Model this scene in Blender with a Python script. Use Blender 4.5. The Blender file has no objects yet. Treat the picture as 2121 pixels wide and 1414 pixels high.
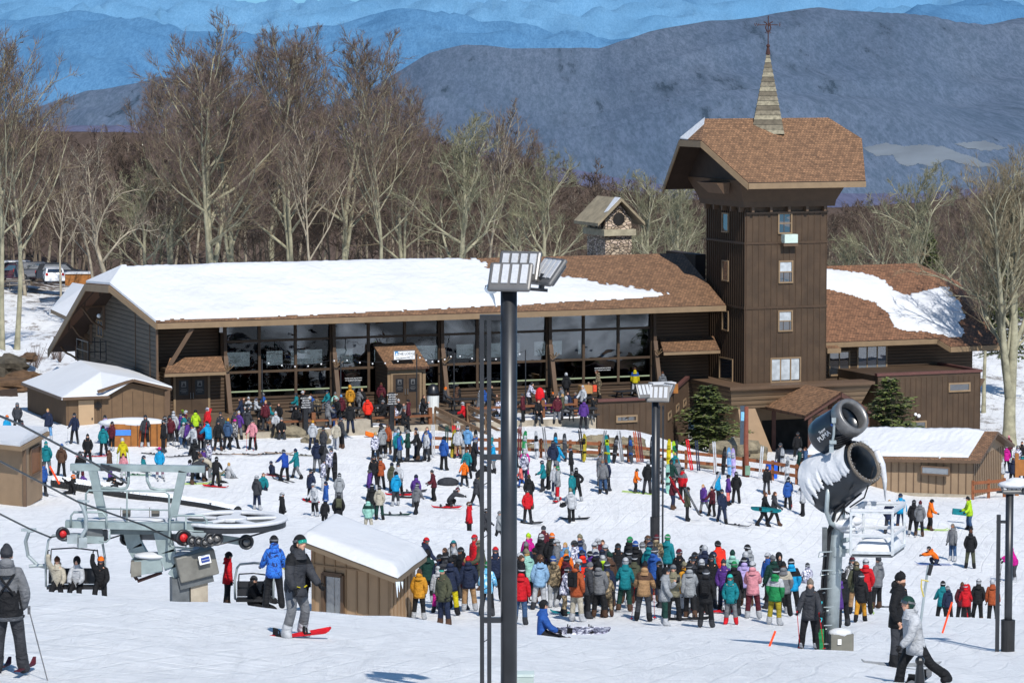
import bpy, bmesh, math, random
import numpy as np
from mathutils import Vector, Matrix, Euler, noise
random.seed(7)
sc = bpy.context.scene
COL = sc.collection
PI = math.pi
R = math.radians

FPX = 7000.0
TP = 607.0 / FPX
PITCH = math.atan(TP)
CP, SP = math.cos(PITCH), math.sin(PITCH)
CZ = 25.0                      # camera height in the world
def at(px, py, Y):
 """world point seen at photo pixel (px,py) and lying Y metres ahead"""
 cx = (px - 1060.5) / FPX; cy = -(py - 707.0) / FPX
 d = Vector((cx, CP + cy * SP, -SP + cy * CP))
 t = Y / d.y
 return Vector((d.x * t, Y, CZ + d.z * t))
def px_of(X, Y, Z):
 Z = Z - CZ
 w = Y * CP - Z * SP
 return 1060.5 + FPX * X / w, 707.0 - FPX * (Y * SP + Z * CP) / w
def scale_at(Y):
 return FPX / Y
cam = bpy.data.cameras.new("camera")
cam.sensor_width = 36.0
cam.lens = FPX / 2121.0 * 36.0
cam.clip_start = 1.0
cam.clip_end = 60000.0
co = bpy.data.objects.new("camera", cam); COL.objects.link(co)
co.location = (0, 0, CZ); co.rotation_euler = (PI / 2 - PITCH, 0, 0)
sc.camera = co

SUNAZ, SUNEL = R(161.5), R(47)
w = bpy.data.worlds.new("World"); sc.world = w; w.use_nodes = True
nt = w.node_tree
sky = nt.nodes.new("ShaderNodeTexSky"); sky.sky_type = 'NISHITA'; sky.sun_disc = False
sky.sun_elevation = SUNEL; sky.sun_rotation = SUNAZ; sky.altitude = 1400; sky.air_density = 1.0; sky.dust_density = 0.3; sky.ozone_density = 2.0
bg = nt.nodes["Background"]; bg.inputs[1].default_value = 0.125
tint = nt.nodes.new("ShaderNodeMix"); tint.data_type = 'RGBA'; tint.blend_type = 'MULTIPLY'; tint.inputs[0].default_value = 1.0
tint.inputs[7].default_value = (0.66, 0.88, 1.0, 1)
nt.links.new(sky.outputs[0], tint.inputs[6])
tcw = nt.nodes.new("ShaderNodeTexCoord"); spw = nt.nodes.new("ShaderNodeSeparateXYZ"); rmp = nt.nodes.new("ShaderNodeValToRGB"); hz = nt.nodes.new("ShaderNodeMix"); hz.data_type = 'RGBA'
nt.links.new(tcw.outputs['Generated'], spw.inputs[0]); nt.links.new(spw.outputs[2], rmp.inputs[0])
rmp.color_ramp.elements[0].position = 0.03; rmp.color_ramp.elements[1].position = 0.16
hz.inputs[6].default_value = (2.0, 4.6, 6.9, 1)
nt.links.new(rmp.outputs[0], hz.inputs[0]); nt.links.new(tint.outputs[2], hz.inputs[7]); nt.links.new(hz.outputs[2], bg.inputs[0])
sl = bpy.data.lights.new("sun", 'SUN'); sl.energy = 5.0; sl.angle = R(0.53); sl.color = (1.0, 0.965, 0.905)
so = bpy.data.objects.new("sun", sl); COL.objects.link(so)
sd = Vector((math.sin(SUNAZ) * math.cos(SUNEL), math.cos(SUNAZ) * math.cos(SUNEL), math.sin(SUNEL)))
so.rotation_euler = sd.to_track_quat('Z', 'Y').to_euler(); so.location = (30, -40, 90)
sc.view_settings.view_transform = 'Standard'; sc.view_settings.look = 'None'
sc.view_settings.exposure = 0; sc.view_settings.gamma = 1
sc.cycles.max_bounces = 5; sc.cycles.diffuse_bounces = 2; sc.cycles.glossy_bounces = 3
sc.cycles.transmission_bounces = 4; sc.cycles.transparent_max_bounces = 8
try: sc.cycles.use_denoising = True
except Exception: pass

def srgb(r, g, b):
 f = lambda c: ((c / 255.0) / 12.92) if c / 255.0 <= 0.04045 else (((c / 255.0) + 0.055) / 1.055) ** 2.4
 return (f(r), f(g), f(b))
_M = {}
def newmat(name):
 m = bpy.data.materials.new(name); m.use_nodes = True
 return m, m.node_tree, m.node_tree.nodes["Principled BSDF"]
def nd(t, kind, **kw):
 n = t.nodes.new(kind)
 for k, v in kw.items():
  if k.startswith('i_'):
   key = k[2:]
   key = int(key) if key.isdigit() else key.replace('_', ' ')
   n.inputs[key].default_value = v
  else: setattr(n, k, v)
 return n
def math_n(t, op, a, b=None, c=None):
 n = t.nodes.new("ShaderNodeMath"); n.operation = op
 for i, v in enumerate((a, b, c)):
  if v is None: continue
  if isinstance(v, (int, float)): n.inputs[i].default_value = v
  else: t.links.new(v, n.inputs[i])
 return n.outputs[0]
def mixc(t, fac, a, b, mode='MIX'):
 n = t.nodes.new("ShaderNodeMix"); n.data_type = 'RGBA'; n.blend_type = mode
 for i, v in ((0, fac), (6, a), (7, b)):
  if isinstance(v, (int, float)): n.inputs[i].default_value = v
  elif isinstance(v, tuple): n.inputs[i].default_value = (v[0], v[1], v[2], 1)
  else: t.links.new(v, n.inputs[i])
 return n.outputs[2]
def ramp(t, fac, stops):
 n = t.nodes.new("ShaderNodeValToRGB")
 while len(n.color_ramp.elements) < len(stops): n.color_ramp.elements.new(0.5)
 for e, (p, c) in zip(n.color_ramp.elements, stops):
  e.position = p; e.color = (c, c, c, 1) if isinstance(c, (int, float)) else (c[0], c[1], c[2], 1)
 t.links.new(fac, n.inputs[0]); return n.outputs[0]
def coords(t, which='Object', scale=(1, 1, 1), rot=(0, 0, 0)):
 tc = t.nodes.new("ShaderNodeTexCoord"); mp = t.nodes.new("ShaderNodeMapping")
 mp.inputs['Scale'].default_value = scale; mp.inputs['Rotation'].default_value = rot
 t.links.new(tc.outputs[which], mp.inputs[0]); return mp.outputs[0]
def noise_n(t, vec, scale, detail=4, rough=0.55, dist=0):
 n = nd(t, "ShaderNodeTexNoise"); n.inputs['Scale'].default_value = scale; n.inputs['Detail'].default_value = detail
 n.inputs['Roughness'].default_value = rough; n.inputs['Distortion'].default_value = dist
 t.links.new(vec, n.inputs['Vector']); return n.outputs['Fac']
def bumpn(t, bsdf, h, strength=0.3, dist=0.05):
 b = t.nodes.new("ShaderNodeBump"); b.inputs['Strength'].default_value = strength; b.inputs['Distance'].default_value = dist
 t.links.new(h, b.inputs['Height']); t.links.new(b.outputs[0], bsdf.inputs['Normal']); return b
def mat(name, col, rough=0.7, var=0.18, scale=4.0, bump=0.0, metal=0.0, spec=0.4, bdist=0.02):
 """plain material with cloudy colour variation"""
 if name in _M: return _M[name]
 m, t, b = newmat(name)
 v = coords(t)
 n = noise_n(t, v, scale, 5)
 dark = tuple(c * (1 - var) for c in col); lite = tuple(min(1, c * (1 + var)) for c in col)
 t.links.new(ramp(t, n, [(0.3, dark), (0.7, lite)]), b.inputs['Base Color'])
 b.inputs['Roughness'].default_value = rough; b.inputs['Metallic'].default_value = metal
 b.inputs['Specular IOR Level'].default_value = spec
 if bump: bumpn(t, b, noise_n(t, v, scale * 4, 5), bump, bdist)
 _M[name] = m; return m

def m_snow(name='snow', tracks=False, col=(0.86, 0.885, 0.92)):
 m, t, b = newmat(name)
 v = coords(t)
 n1 = noise_n(t, v, 0.35, 6, 0.6); n2 = noise_n(t, v, 3.0, 6, 0.65)
 c = ramp(t, n1, [(0.35, tuple(x * 0.93 for x in col)), (0.62, col)])
 if tracks:
  v2 = coords(t, scale=(1, 0.35, 1), rot=(0, 0, R(20)))
  s1 = noise_n(t, v2, 1.6, 7, 0.7, 0.6)
  c = mixc(t, ramp(t, s1, [(0.30, 0.0), (0.47, 1.0)]), tuple(x * 0.86 for x in col), c)
  v3 = coords(t, scale=(0.18, 1.5, 1), rot=(0, 0, R(-8)))
  s2 = noise_n(t, v3, 2.2, 8, 0.7, 0.9)
  c = mixc(t, ramp(t, s2, [(0.36, 0.0), (0.5, 1.0)]), tuple(x * 0.87 for x in col), c)
 t.links.new(c, b.inputs['Base Color'])
 b.inputs['Roughness'].default_value = 0.55; b.inputs['Specular IOR Level'].default_value = 0.25
 h = math_n(t, 'ADD', math_n(t, 'MULTIPLY', n1, 1.2), math_n(t, 'MULTIPLY', n2, 0.5))
 if tracks:
  h = math_n(t, 'ADD', h, math_n(t, 'MULTIPLY', s1, 0.9)); h = math_n(t, 'ADD', h, math_n(t, 'MULTIPLY', s2, 1.3))
 h = math_n(t, 'ADD', h, math_n(t, 'MULTIPLY', noise_n(t, v, 14.0, 5, 0.7), 0.12))
 bumpn(t, b, h, 0.5 if tracks else 0.6, 0.16 if tracks else 0.14)
 _M[name] = m; return m
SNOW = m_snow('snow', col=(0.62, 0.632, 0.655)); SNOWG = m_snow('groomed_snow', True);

def m_shingle(name, base, wet=0.5, ry=0.32):
 """wood shingles: UV in metres"""
 m, t, b = newmat(name)
 uv = coords(t, 'UV')
 br = nd(t, "ShaderNodeTexBrick"); br.offset = 0.5; br.inputs['Scale'].default_value = 1.0
 br.inputs['Color1'].default_value = (0, 0, 0, 1); br.inputs['Color2'].default_value = (1, 1, 1, 1); br.inputs['Mortar'].default_value = (0.5, 0.5, 0.5, 1)
 br.inputs['Brick Width'].default_value = 0.2; br.inputs['Row Height'].default_value = ry * 0.5; br.inputs['Mortar Size'].default_value = 0.014
 t.links.new(uv, br.inputs['Vector'])
 n = noise_n(t, uv, 1.9, 7, 0.75)
 f = math_n(t, 'ADD', math_n(t, 'MULTIPLY', br.outputs['Color'], 0.5), math_n(t, 'SUBTRACT', math_n(t, 'MULTIPLY', n, 1.1), 0.28))
 d = tuple(c * 0.55 for c in base); l = tuple(min(1, c * 1.5) for c in base)
 c = ramp(t, f, [(0.15, d), (0.5, base), (0.85, l)])
 c = mixc(t, br.outputs['Fac'], c, tuple(x * 0.35 for x in base))
 t.links.new(c, b.inputs['Base Color']); b.inputs['Roughness'].default_value = 0.8
 sp = nd(t, "ShaderNodeSeparateXYZ"); t.links.new(uv, sp.inputs[0])
 saw = math_n(t, 'FRACT', math_n(t, 'DIVIDE', sp.outputs[1], ry * 0.5))
 h = math_n(t, 'ADD', math_n(t, 'MULTIPLY', math_n(t, 'SUBTRACT', 1.0, saw), 1.0), math_n(t, 'MULTIPLY', br.outputs['Color'], 0.5))
 bumpn(t, b, h, 0.6, 0.05)
 _M[name] = m; return m
SHING = m_shingle('brown_shingles', srgb(124, 92, 66))
SHINGW = m_shingle('wet_shingles', srgb(84, 58, 42))

def m_hsiding(name, base, pitch=0.2, dark=0.45):
 m, t, b = newmat(name)
 v = coords(t); sp = nd(t, "ShaderNodeSeparateXYZ"); t.links.new(v, sp.inputs[0])
 f = math_n(t, 'FRACT', math_n(t, 'DIVIDE', sp.outputs[2], pitch))
 rnd = math_n(t, 'FLOOR', math_n(t, 'DIVIDE', sp.outputs[2], pitch))
 n = noise_n(t, coords(t, scale=(0.6, 0.6, 4)), 1.2, 5)
 c = ramp(t, n, [(0.3, tuple(x * 0.8 for x in base)), (0.7, tuple(x * 1.15 for x in base))])
 prof = ramp(t, f, [(0.0, 0.0), (0.18, 0.75), (0.5, 1.0), (0.9, 0.8), (1.0, 0.2)])
 c = mixc(t, prof, tuple(x * dark for x in base), c)
 t.links.new(c, b.inputs['Base Color']); b.inputs['Roughness'].default_value = 0.75
 bumpn(t, b, prof, 0.8, 0.05)
 _M[name] = m; return m
HSID = m_hsiding('brown_log_siding', srgb(78, 60, 43))
TSID = m_hsiding('tan_lap_siding', srgb(124, 102, 78), 0.3, 0.3)
BOARD = mat('brown_board', srgb(70, 54, 39), 0.7, 0.25, 1.1, 0.3)
BATT = mat('brown_batten', srgb(70, 53, 38), 0.7, 0.12, 1.5)
TRIM = mat('tan_trim', srgb(132, 110, 84), 0.65, 0.1, 2)
TRIMD = mat('brown_trim', srgb(92, 72, 55), 0.65, 0.12, 2)
DARKW = mat('dark_wood', srgb(52, 40, 32), 0.8, 0.2, 2)
MAROON = mat('maroon_cap', srgb(92, 58, 52), 0.6, 0.12, 2)
TANB = mat('tan_board', srgb(142, 118, 92), 0.7, 0.1, 1.5, 0.1)
CONC = mat('concrete', srgb(158, 148, 132), 0.9, 0.22, 2.5, 0.4)
FENCEW = mat('reddish_timber', srgb(120, 76, 48), 0.75, 0.25, 3, 0.3)
ORANGEW = mat('varnished_pine', srgb(150, 96, 44), 0.5, 0.2, 3)
BLACKM = mat('black_metal', (0.018, 0.02, 0.024), 0.38, 0.3, 3, 0.0, 0.0, 0.6)
GALV = mat('galvanised_steel', (0.36, 0.41, 0.42), 0.45, 0.2, 3, 0.1, 0.4)
GALVD = mat('dark_steel', (0.12, 0.13, 0.135), 0.5, 0.25, 4, 0.1, 0.3)
ALU = mat('aluminium', (0.17, 0.165, 0.16), 0.4, 0.15, 4, 0, 0.5)
WHITE = mat('white_paint', (0.8, 0.8, 0.8), 0.5, 0.05, 4)
ROCK = mat('grey_rock', srgb(128, 118, 98), 0.9, 0.4, 2.2, 0.8, 0, 0.3, 0.1)
DIRT = mat('brown_dirt', srgb(92, 70, 50), 0.95, 0.35, 2.2, 0.8)
CONCF = mat('wet_terrace_floor', srgb(104, 88, 72), 0.4, 0.35, 1.3, 0.2)
BLACK = mat('black_plastic', (0.012, 0.012, 0.014), 0.35, 0.3, 6, 0, 0, 0.5)
BLUEP = mat('blue_plastic', srgb(20, 90, 200), 0.4, 0.1)
ORANGEP = mat('orange_marker', srgb(250, 80, 30), 0.5, 0.05)
LEDW = mat('led_lens', (0.5, 0.51, 0.53), 0.2, 0.1, 30)
RUST = mat('rusty_iron', srgb(62, 38, 34), 0.8, 0.3, 8)
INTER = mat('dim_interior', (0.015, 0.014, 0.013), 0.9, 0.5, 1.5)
def m_glass(name, tint=(0.02, 0.024, 0.03), wav=0.10):
 m, t, b = newmat(name)
 v = coords(t, scale=(1, 1, 1.6))
 b.inputs['Base Color'].default_value = (*tint, 1); b.inputs['Roughness'].default_value = 0.03
 b.inputs['Specular IOR Level'].default_value = 1.0; b.inputs['IOR'].default_value = 1.9
 bumpn(t, b, noise_n(t, v, 0.5, 2, 0.4), wav, 0.3)
 _M[name] = m; return m
def m_see(name, tr=(0.42, 0.45, 0.46), wav=0.12, refl=0.30):
 m = bpy.data.materials.new(name); m.use_nodes = True; t = m.node_tree; t.nodes.clear()
 o = nd(t, "ShaderNodeOutputMaterial"); mx = nd(t, "ShaderNodeMixShader"); tr_ = nd(t, "ShaderNodeBsdfTransparent"); gl = nd(t, "ShaderNodeBsdfGlossy")
 tr_.inputs[0].default_value = (*tr, 1); gl.inputs['Roughness'].default_value = 0.02; gl.inputs[0].default_value = (0.9, 0.95, 1, 1)
 v = coords(t, scale=(1, 1, 1.6)); bm = nd(t, "ShaderNodeBump"); bm.inputs['Strength'].default_value = wav; bm.inputs['Distance'].default_value = 0.3
 t.links.new(noise_n(t, v, 0.5, 2, 0.4), bm.inputs['Height']); t.links.new(bm.outputs[0], gl.inputs['Normal'])
 rr_ = ramp(t, noise_n(t, coords(t, scale=(1, 1, 1.3)), 0.28, 3, 0.5, 0.6), [(0.42, refl * .35), (0.52, refl), (0.62, refl * 1.9)])  # noise varies the mirror strength to imitate patchy reflections across the panes
 t.links.new(rr_, mx.inputs[0])
 t.links.new(tr_.outputs[0], mx.inputs[1]); t.links.new(gl.outputs[0], mx.inputs[2]); t.links.new(mx.outputs[0], o.inputs[0])
 return m
SEE = m_see('hall_window_glass', tr=(0.33, 0.37, 0.38), wav=0.14, refl=0.085)
GLASS = m_glass('dark_window_glass')
GLASSL = m_glass('light_window_glass', (0.12, 0.14, 0.16))

def tag(o, label=None, cat=None, group=None, kind=None):
 if label: o['label'] = label
 if cat: o['category'] = cat
 if group: o['group'] = group
 if kind: o['kind'] = kind
 return o
def thing(name, label, cat, loc=(0, 0, 0), rz=0, group=None):
 o = bpy.data.objects.new(name, None); COL.objects.link(o); o.empty_display_size = 0.3
 o.location = loc; o.rotation_euler = (0, 0, rz)
 return tag(o, label, cat, group)
def wparent(o, parent):
 """child keeps its world coordinates"""
 if parent is not None:
  o.parent = parent
  def wm(q):
   b = Matrix.Translation(q.location) @ q.rotation_euler.to_matrix().to_4x4()
   return b if q.parent is None else wm(q.parent) @ q.matrix_parent_inverse @ b
  o.matrix_parent_inverse = wm(parent).inverted()
 return o
class MB:
 """collects shapes, builds one mesh object"""
 def __init__(s): s.v = []; s.f = []; s.m = []; s.uv = []
 def add(s, vs, fs, mi=0, uvs=None):
  o = len(s.v); s.v += [tuple(p) for p in vs]
  for k, f in enumerate(fs):
   s.f.append([i + o for i in f]); s.m.append(mi); s.uv.append(uvs[k] if uvs else None)
  return s
 def box(s, c, d, rz=0, mi=0, rx=0, ry=0):
  M_ = Matrix.Translation(c) @ Euler((rx, ry, rz)).to_matrix().to_4x4()
  return s.boxm(M_, d, mi)
 def boxm(s, M_, d, mi=0):
  hx, hy, hz = d[0] / 2, d[1] / 2, d[2] / 2
  vs = [M_ @ Vector((x, y, z)) for x in (-hx, hx) for y in (-hy, hy) for z in (-hz, hz)]
  return s.add(vs, [(0, 1, 3, 2), (4, 6, 7, 5), (0, 4, 5, 1), (2, 3, 7, 6), (0, 2, 6, 4), (1, 5, 7, 3)], mi)
 def bar(s, a, b, w_, h=None, mi=0, up=(0, 0, 1)):
  a = Vector(a); b = Vector(b); h = h or w_
  d = b - a; L = d.length
  if L < 1e-6: return s
  z = d / L; up = Vector(up)
  x = up.cross(z)
  if x.length < 1e-4: x = Vector((1, 0, 0)).cross(z)
  x.normalize(); y = z.cross(x)
  M_ = Matrix((x, y, z)).transposed().to_4x4(); M_.translation = (a + b) / 2
  return s.boxm(M_, (w_, h, L), mi)
 def tube(s, pts, r, n=8, mi=0, cap=True):
  pts = [Vector(p) for p in pts]
  rs = r if isinstance(r, (list, tuple)) else [r] * len(pts)
  vs = []; prev = None
  for i, p in enumerate(pts):
   t = (pts[min(i + 1, len(pts) - 1)] - pts[max(i - 1, 0)])
   t = t.normalized() if t.length > 1e-9 else Vector((0, 0, 1))
   if prev is None:
    x = Vector((0, 0, 1)).cross(t)
    if x.length < 1e-3: x = Vector((1, 0, 0))
   else: x = prev - t * prev.dot(t)
   x.normalize(); prev = x; y = t.cross(x)
   for k in range(n):
    a = 2 * PI * k / n
    vs.append(p + (x * math.cos(a) + y * math.sin(a)) * rs[i])
  fs = []
  for i in range(len(pts) - 1):
   for k in range(n):
    fs.append((i * n + k, i * n + (k + 1) % n, (i + 1) * n + (k + 1) % n, (i + 1) * n + k))
  if cap:
   fs.append(tuple(range(n))[::-1]); fs.append(tuple((len(pts) - 1) * n + k for k in range(n)))
  return s.add(vs, fs, mi)
 def ball(s, c, r, nu=10, nv=7, mi=0, M3=None):
  c = Vector(c); rr = Vector(r) if not isinstance(r, (int, float)) else Vector((r, r, r))
  vs = []; fs = []
  for j in range(nv + 1):
   th = PI * j / nv
   for i in range(nu):
    ph = 2 * PI * i / nu
    p = Vector((math.sin(th) * math.cos(ph) * rr.x, math.sin(th) * math.sin(ph) * rr.y, math.cos(th) * rr.z))
    vs.append(c + (M3 @ p if M3 else p))
  for j in range(nv):
   for i in range(nu):
    a, b_ = j * nu + i, j * nu + (i + 1) % nu
    fs.append((a, a + nu, b_ + nu, b_))
  return s.add(vs, fs, mi)
 def quad(s, pts, mi=0, uv=None):
  return s.add(pts, [tuple(range(len(pts)))], mi, [uv] if uv else None)
 def slab(s, pts, th, mi=0, mi_side=None, uvs=None):
  """polygon pts (ccw seen from above) thickened downwards"""
  n = len(pts); lo = [Vector(p) - Vector((0, 0, th)) for p in pts]
  s.add(pts, [tuple(range(n))], mi, [uvs] if uvs else None)
  s.add(lo, [tuple(range(n))[::-1]], mi_side if mi_side is not None else mi)
  for i in range(n):
   j = (i + 1) % n
   s.add([pts[i], lo[i], lo[j], pts[j]], [(0, 1, 2, 3)], mi_side if mi_side is not None else mi)
  return s
 def build(s, name, mats, parent=None, smooth=False, world=True):
  me = bpy.data.meshes.new(name); me.from_pydata(s.v, [], s.f)
  if not isinstance(mats, (list, tuple)): mats = [mats]
  for m_ in mats: me.materials.append(m_)
  for p, mi in zip(me.polygons, s.m): p.material_index = mi
  if any(u for u in s.uv):
   ul = me.uv_layers.new(name='UVMap')
   for p, u in zip(me.polygons, s.uv):
    if u:
     for li, c in zip(p.loop_indices, u): ul.data[li].uv = c
  if smooth:
   me.polygons.foreach_set('use_smooth', [True] * len(me.polygons))
  me.update()
  o = bpy.data.objects.new(name, me); COL.objects.link(o)
  if parent is not None:
   if world: wparent(o, parent)
   else: o.parent = parent
  return o
def text_mb(s, size, mat_, M_, name, parent, extr=0.004, spacing=1.0):
 """lettering as a mesh"""
 cu = bpy.data.curves.new('lettering', 'FONT'); cu.body = s; cu.size = size; cu.extrude = extr; cu.align_x = 'CENTER'; cu.align_y = 'CENTER'
 cu.space_character = spacing; cu.resolution_u = 2
 o = bpy.data.objects.new('lettering', cu); COL.objects.link(o)
 dg = bpy.context.evaluated_depsgraph_get()
 me = bpy.data.meshes.new_from_object(o.evaluated_get(dg)); bpy.data.objects.remove(o); bpy.data.curves.remove(cu)
 me.transform(M_); me.materials.clear(); me.materials.append(mat_)
 q = bpy.data.objects.new(name, me); COL.objects.link(q)
 if parent is not None: wparent(q, parent)
 return q
TB = {
 -300: [(30,1600),(45,1403),(52,1310),(60,1225),(66,1200),(76,1290),(97,1250),(115,1190),(130,1140),(145,1085),(159,1035),(172,960),(185,895),(194,865),(210,805),(330,560)],
 0:   [(30,1600),(45,1403),(52,1310),(60,1225),(66,1207),(76,1290),(97,1250),(115,1190),(130,1140),(145,1085),(159,1035),(172,960),(185,895),(194,865),(210,800),(240,727),(330,570)],
 150: [(30,1600),(45,1412),(52,1318),(60,1238),(66,1217),(76,1295),(97,1258),(115,1196),(130,1142),(145,1088),(159,1036),(172,962),(185,895),(194,865),(210,810),(240,730),(330,575)],
 300: [(30,1600),(45,1420),(55,1295),(62,1242),(66,1230),(76,1300),(97,1262),(115,1200),(135,1130),(150,1075),(159,1040),(165,1008),(172,965),(182,905),(188,877),(194,866),(215,795),(330,575)],
 450: [(30,1600),(45,1425),(56,1310),(64,1255),(68,1246),(78,1305),(97,1268),(115,1203),(135,1122),(146,1070),(152,1075),(159,1044),(165,1010),(172,968),(182,910),(188,890),(194,868),(215,795),(330,575)],
 600: [(30,1600),(45,1430),(58,1316),(64,1278),(69,1265),(78,1310),(97,1275),(110,1222),(125,1158),(137,1098),(143,1060),(150,1096),(157,1064),(163,1030),(172,970),(180,928),(186,902),(192,885),(200,860),(330,575)],
 800: [(30,1600),(45,1435),(57,1340),(64,1296),(71,1275),(80,1315),(97,1282),(110,1225),(125,1165),(134,1110),(139,1083),(147,1114),(155,1075),(163,1036),(172,975),(180,932),(186,905),(192,885),(200,862),(330,575)],
 1010:[(30,1600),(45,1450),(58,1352),(66,1316),(73,1302),(82,1322),(90,1308),(97,1286),(106,1232),(118,1198),(130,1150),(140,1098),(147,1122),(155,1085),(163,1040),(172,978),(180,935),(185,905),(190,880),(200,862),(330,575)],
 1100:[(30,1600),(45,1455),(58,1365),(66,1328),(75,1312),(84,1322),(92,1302),(97,1287),(106,1230),(113,1202),(125,1190),(140,1165),(150,1130),(157,1092),(163,1048),(170,998),(176,955),(182,925),(186,905),(190,888),(200,862),(330,575)],
 1300:[(30,1600),(50,1450),(60,1385),(70,1338),(78,1328),(88,1322),(97,1290),(106,1232),(113,1204),(125,1190),(140,1168),(150,1132),(157,1092),(163,1048),(170,1000),(176,966),(181,943),(184,908),(190,888),(200,900),(330,600)],
 1500:[(30,1600),(50,1455),(60,1390),(70,1342),(78,1334),(88,1325),(97,1292),(106,1240),(113,1212),(125,1195),(140,1170),(150,1135),(157,1095),(165,1045),(172,1002),(180,972),(186,955),(195,946),(205,935),(230,840),(330,610)],
 1700:[(30,1600),(50,1455),(56,1408),(62,1368),(72,1346),(80,1350),(88,1330),(97,1292),(110,1250),(125,1215),(140,1190),(150,1165),(157,1125),(163,1090),(168,1050),(173,1022),(180,998),(190,975),(205,940),(230,850),(330,620)],
 1900:[(30,1620),(50,1470),(56,1425),(62,1384),(72,1364),(80,1358),(90,1318),(104,1268),(115,1285),(130,1290),(145,1200),(152,1172),(158,1140),(163,1108),(168,1075),(175,1050),(186,1024),(200,968),(230,870),(330,640)],
 2121:[(30,1640),(56,1445),(62,1410),(72,1378),(80,1366),(90,1330),(105,1282),(115,1292),(130,1290),(145,1212),(152,1182),(160,1130),(168,1086),(175,1058),(186,1028),(200,968),(230,870),(330,640)],
 2500:[(30,1650),(56,1455),(62,1420),(72,1388),(80,1372),(90,1336),(105,1285),(115,1292),(130,1290),(145,1212),(152,1182),(160,1130),(168,1086),(175,1058),(186,1028),(200,968),(230,870),(330,640)],
}
_cols = sorted(TB)
YG = np.concatenate([np.arange(30, 210, 0.5), np.arange(210, 331, 2.0)])
_Z = []
for c in _cols:
 ds = [q[0] for q in TB[c]]; zs = [at(c, q[1], q[0]).z for q in TB[c]]
 z = np.interp(YG, ds, zs)
 for _ in range(4):
  z2 = z.copy(); z2[2:-2] = (z[:-4] + z[1:-3] + z[2:-2] + z[3:-1] + z[4:]) / 5.0; z = z2
 _Z.append(z)
_Z = np.array(_Z); _cx = np.array(_cols, float)
MOUND = at(20, 740, 214)
LUMPS = [(MOUND.x - 2.0, MOUND.y, 5.0, 2.2)]
def _zcore(X, Y):
 p = px_of(X, max(Y, 30.0), CZ - 15)[0]
 p = min(max(p, _cx[0]), _cx[-1])
 i = int(np.searchsorted(_cx, p) - 1); i = min(max(i, 0), len(_cx) - 2)
 t = (p - _cx[i]) / (_cx[i + 1] - _cx[i]); t = t * t * (3 - 2 * t) * 0.5 + t * 0.5
 y = min(max(Y, 30.0), 330.0)
 if y < 210: j = int((y - 30) / 0.5);
 else: j = 360 + int((y - 210) / 2.0)
 j = min(j, len(YG) - 2)
 s = (y - YG[j]) / (YG[j + 1] - YG[j])
 za = _Z[i, j] * (1 - s) + _Z[i, j + 1] * s; zb = _Z[i + 1, j] * (1 - s) + _Z[i + 1, j + 1] * s
 return za * (1 - t) + zb * t
_OL = at(325, 668, 194); _c22, _s22 = math.cos(R(22)), math.sin(R(22))
ZFLOOR = 3.72
def gz(X, Y):
 z = _zcore(X, Y)
 if Y < 30: z += (30 - Y) * 0.19
 if Y > 330: z -= (Y - 330) * 0.22
 n = noise.noise(Vector((X * 0.16, Y * 0.12, 3.1))) * 0.16 + noise.noise(Vector((X * 0.7, Y * 0.5, 7.7))) * 0.05
 if Y > 195: n *= 1.0 + min((Y - 195) / 20, 3)
 z += n
 for (lx, ly, r, h) in LUMPS:
  q = ((X - lx) ** 2 + (Y - ly) ** 2) / (r * r)
  if q < 4: z += h * math.exp(-q * 1.6)
 if 175 < Y < 240:
  u = (X - _OL.x) * _c22 + (Y - _OL.y) * _s22; v = -(X - _OL.x) * _s22 + (Y - _OL.y) * _c22
  if -1 < u < 60 and -12.5 < v < 26: z = min(z, ZFLOOR - 0.25)
 return z
def ground(px, py, lo=32.0, hi=328.0, want=None):
 """nearest-to-want point of the snow seen at this pixel; else the point on that column whose row is closest"""
 best = None
 Y = lo
 while Y < hi:
  X = at(px, py, Y).x; z = gz(X, Y); q = px_of(X, Y, z)[1]
  e = abs(q - py) * (Y / 7000.0) * 6 + (abs(Y - want) * 0.25 if want else 0)
  if best is None or e < best[0]: best = (e, X, Y, z)
  Y += 0.25
 return Vector(best[1:])

ss = np.linspace(-1, 1, 171)
tcol = list(ss * 0.27)
ext = [0.27 + 0.73 * (k / 14.0) ** 1.4 for k in range(1, 15)]
tcol = [-e for e in ext[::-1]] + tcol + ext
rows = [-320, -260, -200, -150, -110, -80, -55, -35, -18, -5, 5, 14, 20, 25] + list(np.arange(28, 110, 0.5)) + list(np.arange(110, 200, 0.7)) + list(np.arange(200, 330, 3)) + [336, 345, 360, 380, 410, 450, 500, 560, 640]
vs = [];
for Y in rows:
 wd = 70 + 0.45 * max(Y, 0)
 if Y > 330: wd *= 1 + (Y - 330) / 600
 for t_ in tcol:
  X = t_ * wd; vs.append((X, Y, gz(X, Y)))
nc = len(tcol); fs = [(j * nc + i, j * nc + i + 1, (j + 1) * nc + i + 1, (j + 1) * nc + i) for j in range(len(rows) - 1) for i in range(nc - 1)]
g = MB(); g.v = vs; g.f = fs; g.m = [0] * len(fs); g.uv = [None] * len(fs)
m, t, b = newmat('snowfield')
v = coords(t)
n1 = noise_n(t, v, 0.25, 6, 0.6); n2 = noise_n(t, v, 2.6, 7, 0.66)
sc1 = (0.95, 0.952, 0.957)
c = ramp(t, n1, [(0.35, tuple(x * 0.94 for x in sc1)), (0.6, sc1)])
v2 = coords(t, scale=(1.2, 0.16, 1), rot=(0, 0, R(24)))
s1 = noise_n(t, v2, 1.7, 8, 0.72, 0.5)
c = mixc(t, ramp(t, s1, [(0.36, 0.0), (0.47, 1.0)]), tuple(x * 0.84 for x in sc1), c)
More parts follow.
